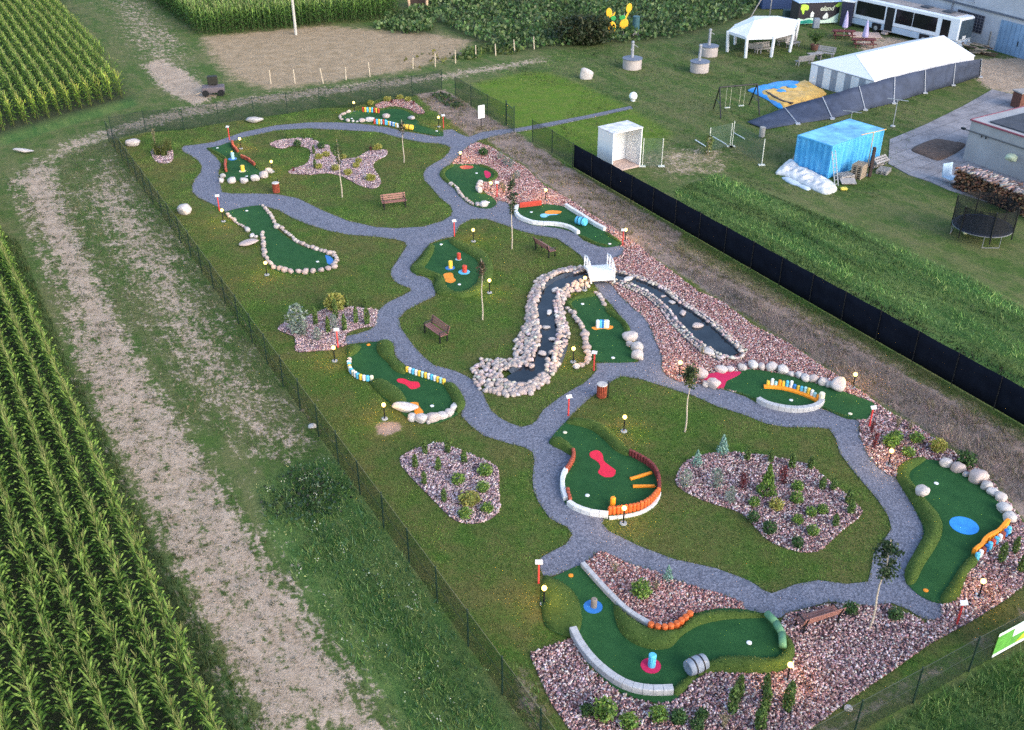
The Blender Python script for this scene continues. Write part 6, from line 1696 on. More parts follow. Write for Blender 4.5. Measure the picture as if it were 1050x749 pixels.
# ---- big building with the blue gate
A, B = GV(z5((710,540))[0]), GV(z5((1050,640))[0]); rz, _l = frame2(A, B); dx = Vector((math.cos(rz), math.sin(rz), 0))
O = A - dx * 22; Lw = 48.0
hl = HT(z5((710,540))[0], z5((710,160))[0][1]) ; Hw = hl + 2.6
t = empty('workshop_building', O, rz, 'long white workshop building with blue sliding gate and grey roof', 'building')
MWALL = P('off white rendered wall', (.47, .475, .52), .9, .14, .5)
MB().box((Lw / 2, 4, hl / 2), (Lw, 8, hl)).build('lower_wall', MWALL, t)
MB().box((Lw / 2, 4.1, hl + 1.35), (Lw, 7.8, 2.5)).build('upper_wall', MWALL, t)
MB().box((Lw / 2, -.05, hl + .06), (Lw + .2, .35, .12)).build('ledge', P('dark gutter strip', (.12, .13, .16), .6), t)
m = MB(); m.hexa([(-.3, -.4, Hw), (Lw + .3, -.4, Hw), (Lw + .3, 9, Hw + .9), (-.3, 9, Hw + .9)], [(-.3, -.4, Hw + .2), (Lw + .3, -.4, Hw + .2), (Lw + .3, 9, Hw + 1.1), (-.3, 9, Hw + 1.1)]); m.build('roof', P('dark grey sheet roof', (.07, .08, .10), .6, .2, .6), t)
xg = 22.3
gd = MB().box((xg + 2.6, -.04, hl * .44), (5.2, .08, hl * .88)).build('gate', P('sky blue gate paint', (.20, .31, .46), .6, .12, .8), t)
m = MB()
for k in range(9): m.box((xg + .3 + k * .58, -.095, hl * .44), (.03, .025, hl * .86))
h_ = m.build('ribs', P('darker blue rib', (.14, .22, .34)), gd)
MB().box((xg + 2.7, -.12, hl * .36), (.08, .06, .5)).build('handle', M_BLACK, gd)
def wpos(px):  # wall x of a photo point on the wall at height z
    best = min((abs(PX(O + dx * (s / 10) + Vector((0, 0, px[2])))[0] - px[0]), s / 10) for s in range(0, 480)); return best[1]
x0, x1 = wpos((z5((345,150))[0][0], 0, hl * .8)), wpos((z5((600,300))[0][0], 0, hl * .5))
lw = MB().box(((x0 + x1) / 2, -.03, hl * .60), (x1 - x0, .05, hl * .5)).build('lattice_window', P('dark glass blocks', (.035, .035, .05), .4), t)
m = MB(); nx_ = 9
for k in range(nx_ + 1): m.box((x0 + (x1 - x0) * k / nx_, -.065, hl * .60), (.05, .02, hl * .5))
for k in range(7): m.box(((x0 + x1) / 2, -.068, hl * .35 + hl * .5 * k / 6), (x1 - x0, .02, .05))
m.build('bars', P('grey concrete bars', (.16, .15, .17)), lw)
for (px_, w_, mt) in ((z5((335,30))[0][0], 1.6, P('pale blue pane', (.22, .32, .46), .3)), (z5((470,35))[0][0], 1.1, P('grey pane', (.34, .36, .42), .3))):
    x = wpos((px_, 0, hl + 1.2)); fr = MB().box((x, .17, hl + 1.1), (w_, .06, 1.2)).build('window', mt, t)
    m = MB(); m.box((x, .125, hl + .47), (w_ + .15, .1, .07)); m.build('sill', MWALL, fr)
x = wpos((z5((275,80))[0][0], 0, hl * .8)); MB().rod((x, -.12, .1), (x, -.12, hl + 2.4), .07, .07, 7).build('downpipe', P('grey pipe', (.25, .26, .30)), t)
# junk heap against the building
p = GV(z5((500,560))[0]); t = empty('timber_heap', p, rz, 'heap of old brown timber between bus front and blue gate', 'timber pile')
for k in range(16):
    MB().box((R.uniform(-1.6, 1.8), R.uniform(-.8, .5), .1 + .05 * k), (R.uniform(1, 2.6), R.uniform(.1, .3), .1), rz=R.uniform(-.6, .6), ry=R.uniform(-.12, .12)).build('beam', M_WOOD if k % 3 else P('dark brown board', (.10, .065, .05), .8), t)
o = MB().box((0, 0, 1.0), (.16, .1, 2.0)).build('leaning_board', M_OLDWOOD); o.location = GV(z5((655,530))[0]); o.rotation_euler = (.2, .15, rz); tag(o, 'pale board leaning on the wall left of the blue gate', 'board')
def yard_mat():
    t = NT('worn stained concrete slabs'); t.b.inputs['Roughness'].default_value = .9
    f = t.math('MULTIPLY_ADD', t.noise(.5, 6, .7), .6, t.math('MULTIPLY', t.noise(5, 5, .75), .4))
    c = t.ramp(f, [(.34, (.10, .095, .10)), (.46, (.23, .22, .235)), (.66, (.36, .345, .365))])
    br = t.n('ShaderNodeTexBrick'); br.inputs['Scale'].default_value = 1; br.inputs['Brick Width'].default_value = 3; br.inputs['Row Height'].default_value = 1.5; br.inputs['Mortar Size'].default_value = .03
    br.inputs['Color1'].default_value = (1, 1, 1, 1); br.inputs['Color2'].default_value = (.86, .85, .85, 1); br.inputs['Mortar'].default_value = (.45, .44, .40, 1)
    mp = t.n('ShaderNodeMapping'); mp.inputs['Rotation'].default_value = (0, 0, -.68); t.l(t.pos(), mp.inputs['Vector']); t.l(mp.outputs[0], br.inputs['Vector'])
    t.base(t.mix(1.0, c, br.outputs['Color'], 'MULTIPLY')); t.bump(f, .03, .5); return t.m
M_YARD = yard_mat()
# ---- concrete yard, low building, firewood, heap
tag(slab('concrete_yard', M_YARD, W(q3((58,250),(230,178),(405,92),(480,50),(550,10),(640,32),(720,25),(900,60),(900,560),(560,560),(340,492),(250,452),(150,420),(50,365))), .03, .08), kind='structure')
hp = smooth(W(q3((160,300),(230,262),(290,250),(360,262),(420,272),(400,300),(330,340),(285,352),(220,330))), n=4)
o = pillow('bark_heap', P('dark brown bark mulch', (.11, .075, .06), .95, .4, 4, bump=.03), hp, .18, 1.0, .25, .04, None, None, .05, .12); tag(o, 'flat heap of dark brown bark on the concrete yard', 'heap')
A = GV(qb((205,690))[0]); top = qb((250,305))[0]; Hl = HT(qb((205,690))[0], top[1])
TA, TB = GV(qb((250,305))[0], Hl), GV(qb((749,465))[0], Hl); rz, _l = frame2(TA, TB); A = Vector((TA.x, TA.y, 0)); Ll = _l + 12
t = empty('low_outbuilding', A, rz, 'low beige outbuilding with dark flat roof at the right edge', 'building')
MBG = P('beige rendered wall', (.33, .325, .33), .9, .14, .7)
MB().box((Ll / 2, 3.2, Hl / 2), (Ll, 6.4, Hl)).build('wall', MBG, t)
m = MB(); m.box((Ll / 2, -.06, Hl - .03), (Ll + .1, .14, .1)); m.box((-.06, 3.2, Hl - .03), (.12, 6.5, .1)); m.build('roof_edge', P('dark red flashing', (.22, .05, .07), .5), t)
MB().box((Ll / 2 + .6, 3.4, Hl + .05), (Ll - 1.2, 5.8, .1)).build('roof', P('dark bitumen roof', (.05, .055, .07), .8, .25, 1), t)
m = MB(); m.rod((-.35, -.14, Hl - .85), (Ll, -.14, Hl - .85), .05, .05, 7); m.build('gutter_pipe', P('dark grey gutter', (.10, .10, .10)), t)
m = MB(); m.box((-.45, -.14, Hl - .82), (.3, .2, .16)); m.box((1.2, -.1, Hl - .95), (.07, .06, .25)); m.box((1.6, -.1, Hl - .95), (.07, .06, .25)); m.build('brackets', M_BLACK, t)
# firewood stack: a long crib of split logs
A, B = GV(qw((50,212))[0]), GV(qw((749,495))[0]); rz, Lp = frame2(A, B); Lp += 2
t = empty('firewood_stack', A, rz, 'long stack of split firewood before the beige outbuilding', 'wood stack')
MB().box((Lp / 2, .7, .72), (Lp - .2, 1.0, 1.4)).build('core', P('dark gaps between logs', (.06, .045, .035), .95), t)
n = int(Lp * 1.5 * 46)
C = np.column_stack([rng.uniform(0, Lp, n), rng.uniform(-.04, .04, n) + .12, rng.uniform(.04, 1.5, n)])
n2 = int(Lp * 42); C2 = np.column_stack([rng.uniform(0, Lp, n2), rng.uniform(.1, 1.4, n2), np.full(n2, 1.47) + rng.uniform(-.05, .06, n2)])
def logs(C, dims, cols, yaw):
    n = len(C); s = rng.uniform(.7, 1.25, (n, 3)) * np.array(dims); V = BOX[None] * s[:, None, :] * rng.uniform(.75, 1.1, (n, 8, 1)); a = rng.normal(0, yaw, n)
    x = V[..., 0] * np.cos(a)[:, None] - V[..., 1] * np.sin(a)[:, None]; y = V[..., 0] * np.sin(a)[:, None] + V[..., 1] * np.cos(a)[:, None]
    V = np.stack([x + C[:, :1], y + C[:, 1:2], V[..., 2] + C[:, 2:]], -1); return V, (BOXF[None] + (np.arange(n) * 8)[:, None, None]).reshape(-1, 4), np.repeat(mixtint(cols, n, .3), 8, 0)
M_LOG = leafmat('split logs', .85, 0)
V, Fc, T = logs(C, (.075, .16, .055), [(.26, .12, .065), (.19, .085, .05), (.32, .18, .10), (.11, .055, .035), (.06, .038, .03)], .1)
tag(obj('log_ends', npmesh('log ends', V, Fc, M_LOG, T), t), kind='stuff')
V, Fc, T = logs(C2, (.07, .26, .05), [(.34, .28, .27), (.22, .165, .155), (.12, .085, .075), (.40, .34, .33)], .3)
tag(obj('top_logs', npmesh('top logs', V, Fc, M_LOG, T), t), kind='stuff')
o = stone('plastic_cover', W(qw((570,125)))[0], .5, None, 1.42, True, (1, .8, .8), None, 1); o.data = o.data.copy(); o.data.materials.clear(); o.data.materials.append(P('pale green plastic', (.42, .48, .34), .5)); tag(o, 'crumpled pale green cover lying on the firewood stack', 'cover')
# chair and table at stack end
p = GV(q3((345,460))[0]); t = empty('folding_chair', p, .4, 'pale blue folding chair at the end of the firewood', 'chair')
MB().box((0, 0, .45), (.9, .9, .05)).build('seat', P('pale blue plastic', (.42, .55, .68), .5), t)
MB().box((0, .5, .95), (.9, .05, .9), rx=-.15).build('backrest', P('pale blue plastic', (.42, .55, .68)), t)
for x in (-.4, .4):
    for y in (-.4, .4): MB().rod((x, y, 0), (x, y, .45), .025, .025, 6).build('leg', M_GREYMETAL, t)
# trampoline
c = GV(qw((335,625))[0]); zr = .85; cc = GV(qw((352,572))[0], zr); rt = 245 / 9.36 * (cc - Vector((0, 0, CH))).length / FPX
t = empty('trampoline', Vector((cc.x, cc.y, 0)), 0, 'round black trampoline with safety net on the grass', 'trampoline')
MB().lathe([(rt * .88, zr), (.01, zr - .03)], (0, 0, 0), 40, False).lathe([(.01, zr - .05), (rt * .88, zr - .02)], (0, 0, 0), 40, False).build('jump_mat', P('black jump mat', (.012, .012, .02), .7), t)
MB().lathe([(rt * .87, zr - .02), (rt * .87, zr + .03), (rt, zr + .03), (rt, zr - .03), (rt * .87, zr - .02)], (0, 0, 0), 40, False).build('edge_pad', P('navy edge pad', (.02, .024, .05), .6), t)
MB().tube([(rt * 1.01 * math.cos(a), rt * 1.01 * math.sin(a), zr - .05) for a in np.linspace(0, 2 * PI, 33)], .02, 6).build('frame', P('dull dark steel', (.16, .17, .18), .5), t)
for k in range(3):
    a = 2 * PI * (k + .25) / 3
    m = MB(); e = [(rt * math.cos(a + s) * 1.0, rt * math.sin(a + s) * 1.0) for s in (-.3, .3)]
    m.tube([(*e[0], zr - .05), (*e[0], .03), (*e[1], .03), (*e[1], zr - .05)], .025, 6); m.build('leg', P('dull dark steel', (.16, .17, .18), .5), t)
for k in range(6):
    a = 2 * PI * (k + .4) / 6; MB().rod((rt * 1.03 * math.cos(a), rt * 1.03 * math.sin(a), .3), (rt * 1.03 * math.cos(a), rt * 1.03 * math.sin(a), zr + 1.65), .045, .045, 7).build('net_pole', M_BLACK, t)
ring = [(cc.x + rt * math.cos(a), cc.y + rt * math.sin(a)) for a in np.linspace(0, 2 * PI, 37)]
net_panel('safety_net', ring, zr, zr + 1.6, mesh_wire('black safety net', (.01, .012, .015), (.04, .04), .40), t)
o = MB().ball((0, 0, .13), .13, 12).build('play_ball', P('pale yellow ball', (.60, .58, .36))); o.location = GV(qw((180,662))[0]); tag(o, 'pale ball lying under the trampoline', 'ball')
# ---- blue container
b0, b1, b2 = GV(q4((265,482))[0]), GV(q4((478,587))[0]), GV(q4((880,442))[0])
rz, Lc = frame2(b1, b2); yv = Vector((-math.sin(rz), math.cos(rz), 0)); Wc = (b0 - b1).dot(yv); Hc = 2.55; Wc = min(Wc, 3.2); Lc = min(Lc, 6.4)
t = empty('shipping_container', b1, rz, 'bright blue corrugated steel container with timber leaning on it', 'container')
t_ = NT('weathered blue container paint'); t_.b.inputs['Roughness'].default_value = .5
mp_ = t_.n('ShaderNodeMapping', vector_type='TEXTURE'); mp_.inputs['Scale'].default_value = (1, 1, 7); t_.l(t_.pos(), mp_.inputs['Vector'])
st_ = t_.noise(3.5, 5, .7, mp_.outputs[0]); pt_ = t_.noise(1.1, 5, .65)
c_ = t_.ramp(t_.math('MULTIPLY_ADD', st_, .6, t_.math('MULTIPLY', pt_, .4)), [(.34, (.04, .25, .50)), (.5, (.075, .36, .66)), (.68, (.16, .47, .74))])
t_.base(t_.mix(t_.ramp(st_, [(.62, (0, 0, 0)), (.74, (.55, .55, .55))]), c_, (.12, .10, .09))); MCB = t_.m
m = MB()
def corr(p0, p1, nrm, n):
    """corrugated wall from p0 to p1"""
    d = (Vector(p1) - Vector(p0)); V = []; Fc = []
    for i in range(n * 4 + 1):
        f = i / (n * 4); o_ = (0, .09, .09, 0)[i % 4]
        q = Vector(p0) + d * f - Vector(nrm) * o_; V += [(q.x, q.y, .18), (q.x, q.y, Hc - .12)]
    for i in range(n * 4): Fc.append((2 * i, 2 * i + 2, 2 * i + 3, 2 * i + 1))
    m.add(V, Fc)
corr((0.05, .02, 0), (Lc - .05, .02, 0), (0, -1, 0), 13); corr((Lc - .02, .05, 0), (Lc - .02, Wc - .05, 0), (1, 0, 0), 6); corr((Lc - .05, Wc - .02, 0), (.05, Wc - .02, 0), (0, 1, 0), 13); corr((.02, Wc - .05, 0), (.02, .05, 0), (-1, 0, 0), 6)
m.build('wall', MCB, t)
m = MB()
for x in (.06, Lc - .06):
    for y in (.06, Wc - .06): m.box((x, y, Hc / 2), (.14, .14, Hc))
for z in (.1, Hc - .06):
    for y in (.06, Wc - .06): m.box((Lc / 2, y, z), (Lc - .28, .115, .12))
    for x in (.06, Lc - .06): m.box((x, Wc / 2, z), (.115, Wc - .28, .12))
m.build('frame', MCB, t)
MB().box((Lc / 2, Wc / 2, Hc - .02), (Lc - .2, Wc - .2, .05)).build('roof', P('chalky blue roof paint', (.17, .45, .68), .6, .42, .9), t)
L2 = lambda x, y, z=0: b1 + Vector((math.cos(rz) * x - math.sin(rz) * y, math.sin(rz) * x + math.cos(rz) * y, z))
# ladder
t = empty('ladder', GV(q4((545,640))[0]), rz, 'aluminium ladder leaning against the blue container corner', 'ladder')
m = MB()
for x in (-.2, .2): m.rod((x, 0, 0), (x, .75, 2.5), .035, .035, 6)
m.build('rails', M_GREYMETAL, t)
m = MB()
for k in range(8): f = (k + .6) / 8.5; m.rod((-.2, .75 * f, 2.5 * f), (.2, .75 * f, 2.5 * f), .022, .022, 5)
m.build('rungs', M_GREYMETAL, t)
# tarps at the end
tp1 = smooth(W(q4((105,545),(160,490),(215,455),(300,510),(400,560),(500,612),(550,660),(500,692),(440,690),(330,640),(230,590),(150,560))), n=3)
o = pillow('tarpaulin', P('crumpled white tarpaulin', (.62, .62, .62), .6, .22, 2, bump=.05), tp1, .30, .5, .16, .03, None, None, .22, .3); tag(o, 'crumpled white tarpaulin roll lying along the container end', 'tarpaulin')
tp2 = smooth(W(q4((150,575),(230,590),(300,630),(360,655),(330,668),(270,640),(200,615))), n=3)
o = pillow('plastic_sheet', P('pale blue plastic sheet', (.50, .58, .66), .5), tp2, .12, .3, .2, .02, None, None, .04, .08); tag(o, 'pale blue plastic sheet in front of the white tarpaulin', 'sheet')
# pallets
def pallet(p, rz, lab, n, first=[None]):
    t = empty('pallet_stack' if n > 1 else 'pallet', p, rz, lab, 'pallets')
    m = MB()
    for k in range(n):
        z = k * .15
        for i in range(6): m.box((-.5 + .2 * i, 0, z + .135), (.09, .82, .025))
        for y in (-.36, 0, .36): m.box((0, y, z + .07), (1.15, .1, .09))
        for i in (-.5, 0, .5): m.box((i, 0, z + .012), (.12, .82, .02))
    m.build('boards', M_OLDWOOD if n < 5 else M_WOOD, t); return t
pallet(GV(q4((700,570))[0]), rz + .2, 'tall stack of weathered pallets before the blue container', 7)
pallet(GV(q4((600,590))[0]), rz - .3, 'low stack of grey pallets beside the ladder', 3)
t = pallet(GV(q4((850,500))[0]), rz, 'pallets leaning against the right end of the container', 3); t.rotation_euler = (math.radians(-55), 0, rz); t.scale = (1.4, 1.4, 1.4)
t = pallet(GV(q4((880,540))[0]), rz + .3, 'broken reddish pallet lying right of the stack', 2)
o = MB().box((0, 0, 1.15), (.22, .22, 2.3), bev=.02).build('dark_post', P('dark brown timber post', (.045, .03, .028), .8)); o.location = GV(q4((780,570))[0]); tag(o, 'dark brown square post between the pallet stacks', 'post')
o = MB().box((0, 0, .2), (1.1, .7, .06), rx=.25).box((0, .2, .1), (.8, .3, .2)).build('board_scraps', M_OLDWOOD); o.location = GV(q4((625,620))[0]); tag(o, 'grey board scraps lying at the ladder foot', 'boards')
o = MB().box((0, 0, .1), (.5, .3, .2), bev=.05).build('yellow_bag', P('yellow bag', (.6, .5, .1))); o.location = GV(q4((595,665))[0]); tag(o, 'small yellow bag in the grass by the ladder', 'bag')
# washing poles with cross bars
def tpole(pb, hpx, rzp, mat, lab, bar=1.7):
    h = HT(pb, pb[1] - hpx); t = empty('washing_pole', GV(pb), rzp, lab, 'pole', 'washing line poles')
    MB().rod((0, 0, 0), (0, 0, h), .035, .035, 7).build('post', mat, t); MB().box((0, 0, h + .03), (bar, .05, .05)).build('crossbar', mat, t)
    MB().lathe([(.22, 0), (.2, .08), (.06, .1)], (0, 0, 0), 10).build('foot', P('concrete foot', (.4, .4, .4)), t)
tpole(u2((480,540))[0], 27, math.radians(-28), M_GREYMETAL, 'pale grey washing pole right of the blue container')
tpole(u2((300,520))[0], 10, math.radians(-28), M_GREYMETAL, 'pale grey washing pole behind the blue container', 1.6)
tpole(q4((755,560))[0], 44, math.radians(30), P('yellowish timber pole', (.50, .36, .16), .8), 'yellowish timber pole with crossbar before the container', 2.6)
o = MB().rod((0, 0, 0), (.5, .5, 1.8), .09, .07, 6).build('leaning_log', M_WOOD); o.location = GV(q4((225,460))[0]); o.rotation_euler = (0, 0, -.6); tag(o, 'dark log leaning at the left end of the container', 'log')
o = MB().box((0, 0, .12), (.8, .4, .24), bev=.08).build('white_sack', M_WHITE); o.location = GV(u2((455,440))[0]); tag(o, 'small white sack at the foot of the windbreak', 'sack')
# brown shed at the right edge
p = GV(qb((690,215))[0]); t = empty('brick_oven', p, .3, 'small red brown shed behind the outbuilding roof', 'shed')
MB().box((1.1, .6, .7), (2.0, 1.1, 1.4)).build('wall', P('red brown brick', (.13, .055, .04), .85, .35, 4), t); MB().box((1.1, .6, 1.45), (2.2, 1.3, .1)).build('roof', M_OLDWOOD, t)
# ---- things at the far field
p = GV(F(150,0,5.83)((895,210))[0]); o = MB().rod((0, 0, 0), (0, 0, 9), .16, .12, 8).build('utility_pole', P('grey pole', (.42, .40, .37), .85)); o.location = p; tag(o, 'tall grey pole rising at the edge of the far corn', 'pole')
zt_ = F(195, 70, 18.72)
p = GV(zt_((460,520))[0]); t = empty('farm_cart', p, .2, 'small dark wooden cart standing on the sand patch', 'cart')
MB().box((0, .2, .55), (2.0, 1.2, .5), bev=.05).build('body', P('grey brown cart boards', (.12, .10, .11), .8), t); MB().box((0, .55, 1.25), (.9, .6, .75), bev=.05).build('dark_box', P('blackish box', (.02, .02, .015), .7), t)
for x in (-.7, .7): MB().rod((x, -.5, .3), (x, -.4, .3), .3, .3, 14).build('wheel', M_BLACK, t)
MB().rod((-.9, 0, .4), (-1.7, -.3, .2), .05, .04, 6).build('shaft', M_WOOD, t)
zd = F(395, 0, 15)
p = GV(zd((510,150))[0]); t = empty('wooden_shelter', p, .0, 'pale post shelter with dark inside at the top edge', 'shelter')
kk = (p - Vector((0, 0, CH))).length / FPX / 15
for x in (-125, 118): MB().rod((x * kk, 0, 0), (x * kk * 1.25, 0, 3.0), .16, .16, 7).build('post', P('pale orange timber', (.52, .36, .24), .8), t)
MB().box((0, .9, 1.5), (240 * kk, .1, 2.6)).build('back_panel', P('dark brown boards', (.05, .035, .03), .9), t); MB().box((0, .4, 3.05), (300 * kk, 2.2, .15)).build('roof', M_OLDWOOD, t)
MB().box((0, .3, .25), (220 * kk, .8, .12)).build('bench', M_OLDWOOD, t)
# ================================================================== CORN
def corn_parts(v, lo=False):
    """leaf arrays of one corn plant 2.1 m tall: (V, F, tint) for stalk, leaves, tassel"""
    rr = np.random.default_rng(100 + v)
    nl = 10 if not lo else 8; seg = 6 if not lo else 4
    az0 = rr.uniform(0, PI); V = []; Fc = []; T = []
    for i in range(nl):
        f = i / (nl - 1); h = .25 + 1.45 * f; az = az0 + PI * (i % 2) + rr.normal(0, .45); L = (.66 - .30 * abs(f - .4)) * rr.uniform(.8, 1.15); up = .55 + .95 * f; wd = .055 * rr.uniform(.85, 1.15) * (1.25 if lo else 1)
        d = np.array([math.cos(az), math.sin(az)]); s = np.array([-d[1], d[0]])
        base = len(V) * 1
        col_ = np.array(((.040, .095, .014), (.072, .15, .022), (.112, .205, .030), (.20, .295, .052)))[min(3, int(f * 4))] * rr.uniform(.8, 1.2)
        b0 = sum(len(x) for x in V)
        P_ = []
        for k in range(seg + 1):
            u = k / seg; r = L * (.82 * u + .05 * math.sin(PI * u)); z = h + L * (up * u - (.70 + .30 * (1 - f)) * u * u * .95)
            w = wd * (math.sin(PI * min(1, .16 + u * .84)) ** .7) * .5
            tw = .03 * math.sin(u * 9 + i)
            P_ += [(d[0] * r + s[0] * w, d[1] * r + s[1] * w, z + w * .5 + tw), (d[0] * r - s[0] * w, d[1] * r - s[1] * w, z + w * .3 - tw)]
        V.append(np.array(P_)); T.append(np.tile(col_, (len(P_), 1)))
        for k in range(seg): Fc.append((b0 + 2 * k, b0 + 2 * k + 1, b0 + 2 * k + 3, b0 + 2 * k + 2))
    leaves = (np.concatenate(V), np.array(Fc), np.concatenate(T))
    m = MB(); m.rod((0, 0, 0), (0, 0, 1.9), .018, .009, 5, False); sv = np.array([tuple(q) for q in m.v]); stalk = (sv, np.array(m.f), np.tile((.08, .11, .035), (len(sv), 1)))
    V = []; Fc = []
    for k in range(6 if not lo else 4):
        az = rr.uniform(0, 2 * PI); sp = .02 if k == 0 else .13 * rr.uniform(.6, 1.2); tip = np.array([math.cos(az) * sp, math.sin(az) * sp, 2.18 + rr.uniform(-.05, .08)]); b = np.array([0, 0, 1.85]); s = np.array([-math.sin(az), math.cos(az), 0]) * .011
        n0 = 4 * k; V += [b - s, b + s, tip + s * .6, tip - s * .6]; Fc.append((n0, n0 + 1, n0 + 2, n0 + 3))
    tas = (np.array(V), np.array(Fc), np.tile((.25, .265, .09), (len(V), 1)))
    return stalk, leaves, tas
M_CORN = leafmat('corn leaves', .5, .3)
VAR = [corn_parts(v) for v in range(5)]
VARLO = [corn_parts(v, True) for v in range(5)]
def row_points(a, b, zt, dxp, k0, k1, sp, clip, jitter=.05):
    """plants in rows parallel to the line a-b (photo points of the row's top at height zt)"""
    A, B = Vector(W([a], zt)[0]), Vector(W([b], zt)[0]); d = (B - A).normalized(); n = Vector((d.y, -d.x)); out = []
    for k in range(k0, k1):
        s = -90 + R.uniform(0, sp)
        while s < 130:
            p = A + d * s + n * (dxp * k); out.append((p.x + R.gauss(0, jitter), p.y + R.gauss(0, jitter))); s += sp * R.uniform(.8, 1.2)
    P_ = np.array(out); return P_[inside(P_, clip)]
def mass(name, pts, lab, tintmul=(1, 1, 1), hs=(.9, 1.1), variants=None, tops=None):
    VS, FS, TS = [], {3: [], 4: []}, []; b = 0
    variants = variants or VARLO
    cat_ = [tuple(np.concatenate([p[i] for p in v]) if i != 1 else None for i in (0, 1, 2)) for v in variants]
    fcs = []
    for v in variants:
        o_ = 0; ff = []
        for p in v: ff.append(p[1] + o_); o_ += len(p[0])
        fcs.append(np.concatenate(ff))
    for k in range(len(variants)):
        sel = pts[k::len(variants)]
        if not len(sel): continue
        c, t_ = cat_[k][0], cat_[k][2]; n = len(sel); a = rng.uniform(0, 2 * PI, n); s = rng.uniform(*hs, n)
        x = (c[None, :, 0] * np.cos(a)[:, None] - c[None, :, 1] * np.sin(a)[:, None]) * s[:, None] + sel[:, :1]; y = (c[None, :, 0] * np.sin(a)[:, None] + c[None, :, 1] * np.cos(a)[:, None]) * s[:, None] + sel[:, 1:]
        V = np.stack([x, y, c[None, :, 2] * s[:, None]], -1).reshape(-1, 3); VS.append(V)
        FS[4].append((fcs[k][None] + (np.arange(n) * len(c))[:, None, None]).reshape(-1, 4) + b)
        tm = np.array(tintmul)[None, None] * rng.uniform(.75, 1.25, (n, 1, 1))
        if tops is not None: tm = tm * tops(sel)[:, None, :]
        TS.append((t_[None] * tm).reshape(-1, 3)); b += len(V)
    o = obj(name, npmesh(name, np.concatenate(VS), np.concatenate(FS[4]), M_CORN, np.concatenate(TS)))
    return tag(o, lab, 'corn', None, 'stuff')
NEAR = row_points((0, 247), (223, 749), 1.9, -.94, -13, 1, .2, W([(-75, 150), (5, 200), (260, 790), (-220, 790)]))
NEAR = row_points((0, 247), (223, 749), 1.9, .94, 0, 13, .19, W([(-300, 60), (60, 200), (330, 860), (-400, 860)])) if True else NEAR
NEAR = NEAR[in_view(NEAR, 1.0, 60)]
d2 = NEAR[:, 0] ** 2 + NEAR[:, 1] ** 2 + CH ** 2
fully = in_view(NEAR, .3, -6) & in_view(NEAR, 2.0, -6)
order = np.lexsort((d2, ~fully)); near300 = NEAR[order[:300]]; restn = NEAR[order[300:]]
print('near corn', len(NEAR))
protos = []
for i, (x, y) in enumerate(near300):
    s = R.uniform(.8, 1.12)
    if i < 5:
        t = empty('corn_plant', (x, y, 0), 0, 'tall green corn plant with pale tassel in the rows nearest the camera', 'corn plant', 'corn plants in the nearest rows')
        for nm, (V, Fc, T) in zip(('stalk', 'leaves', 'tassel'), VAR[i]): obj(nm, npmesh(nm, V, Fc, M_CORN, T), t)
        protos.append(t); t.scale = (s, s, s)
    else:
        o = dup(protos[i % 5], (x, y, 0), R.uniform(0, 6.28), None, None, s); o.rotation_euler.x = R.gauss(0, .07); o.rotation_euler.y = R.gauss(0, .07)
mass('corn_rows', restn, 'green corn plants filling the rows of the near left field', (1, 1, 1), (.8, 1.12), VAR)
C2 = W(((133, 99), (0, 135), (-120, 170), (-160, -25), (47, -40)))
A2 = G(129, 88, 1.8); B2_ = G(47, 0, 1.8)
F2 = row_points((129, 88), (47, 0), 1.8, .98, -60, 60, .30, W([(134, 100), (60, 119), (0, 136), (-140, 170), (-200, -40), (20, -40), (47, -12), (95, 50)]), .08)
F2 = F2[in_view(F2, 1.0, 25)]
edge = W([(134, 100), (0, 136)])
def yl(sel):
    d = segdist(sel, edge, False); k = np.clip(1 - d / 4.5, 0, 1)[:, None]
    return 1 + k * np.array([.75, .45, .1])
print('field 2', len(F2))
mass('corn_field', F2, 'rows of corn in the far left field with yellowing front plants', (1.1, 1.1, 1.1), (.85, 1.05), None, yl)
F3 = row_points((207, 20), (330, 10), 1.8, .85, -40, 40, .33, W([(206, 38), (270, 32.5), (330, 27), (385, 22), (408, 16), (402, -40), (100, -60), (135, -12)]), .12)
F3 = F3[in_view(F3, 1.0, 25)]
print('field 3', len(F3))
mass('corn_stand', F3, 'dense tall stand of corn behind the stubble patch', (1.0, 1.05, 1.25), (1.2, 1.5))
# bean and pumpkin field, leafy plants by the stakes
def leafy(name, poly, dens, hh, size, tints, lab, cat='leafy field', soft=0):
    C = scatter(poly, dens)
    if soft: C = C[rng.uniform(0, 1, len(C)) < np.clip(softmask(C, poly, soft) * 2 - 1 + .6 * np.array([noise.noise((x * 1.3, y * 1.3, 8)) for x, y in C]), 0, 1)]
    C = C[in_view(C, .5, 20)]; n = len(C)
    bump_ = np.array([noise.noise((x * .55, y * .55, 1.7)) for x, y in C]); z = hh * (.55 + .6 * bump_) * rng.uniform(.2, 1.1, n)
    ti = mixtint(tints, n, .28) * (1 + .5 * bump_[:, None])
    V, Fc, T = quads_cloud(np.column_stack([C, np.clip(z, .03, 3)]), rng.uniform(.6, 1.3, n) * size, np.clip(ti, .004, 1), .9, 1.25)
    return tag(obj(name, npmesh(name, V, Fc, M_LEAF, T)), lab, cat, None, 'stuff')
BN = [(.040, .085, .026), (.062, .12, .036), (.10, .155, .048), (.135, .18, .075)]
leafy('bean_field', Z_BEAN, 13, 1.25, .36, BN, 'broad green leafy field crop along the top edge')
leafy('leafy_weeds', W([(383, 31), (400, 14), (420, 12), (440, 25), (443, 31), (425, 33), (400, 32)]), 22, .9, .32, BN, 'patch of green leafy plants before the post shelter')
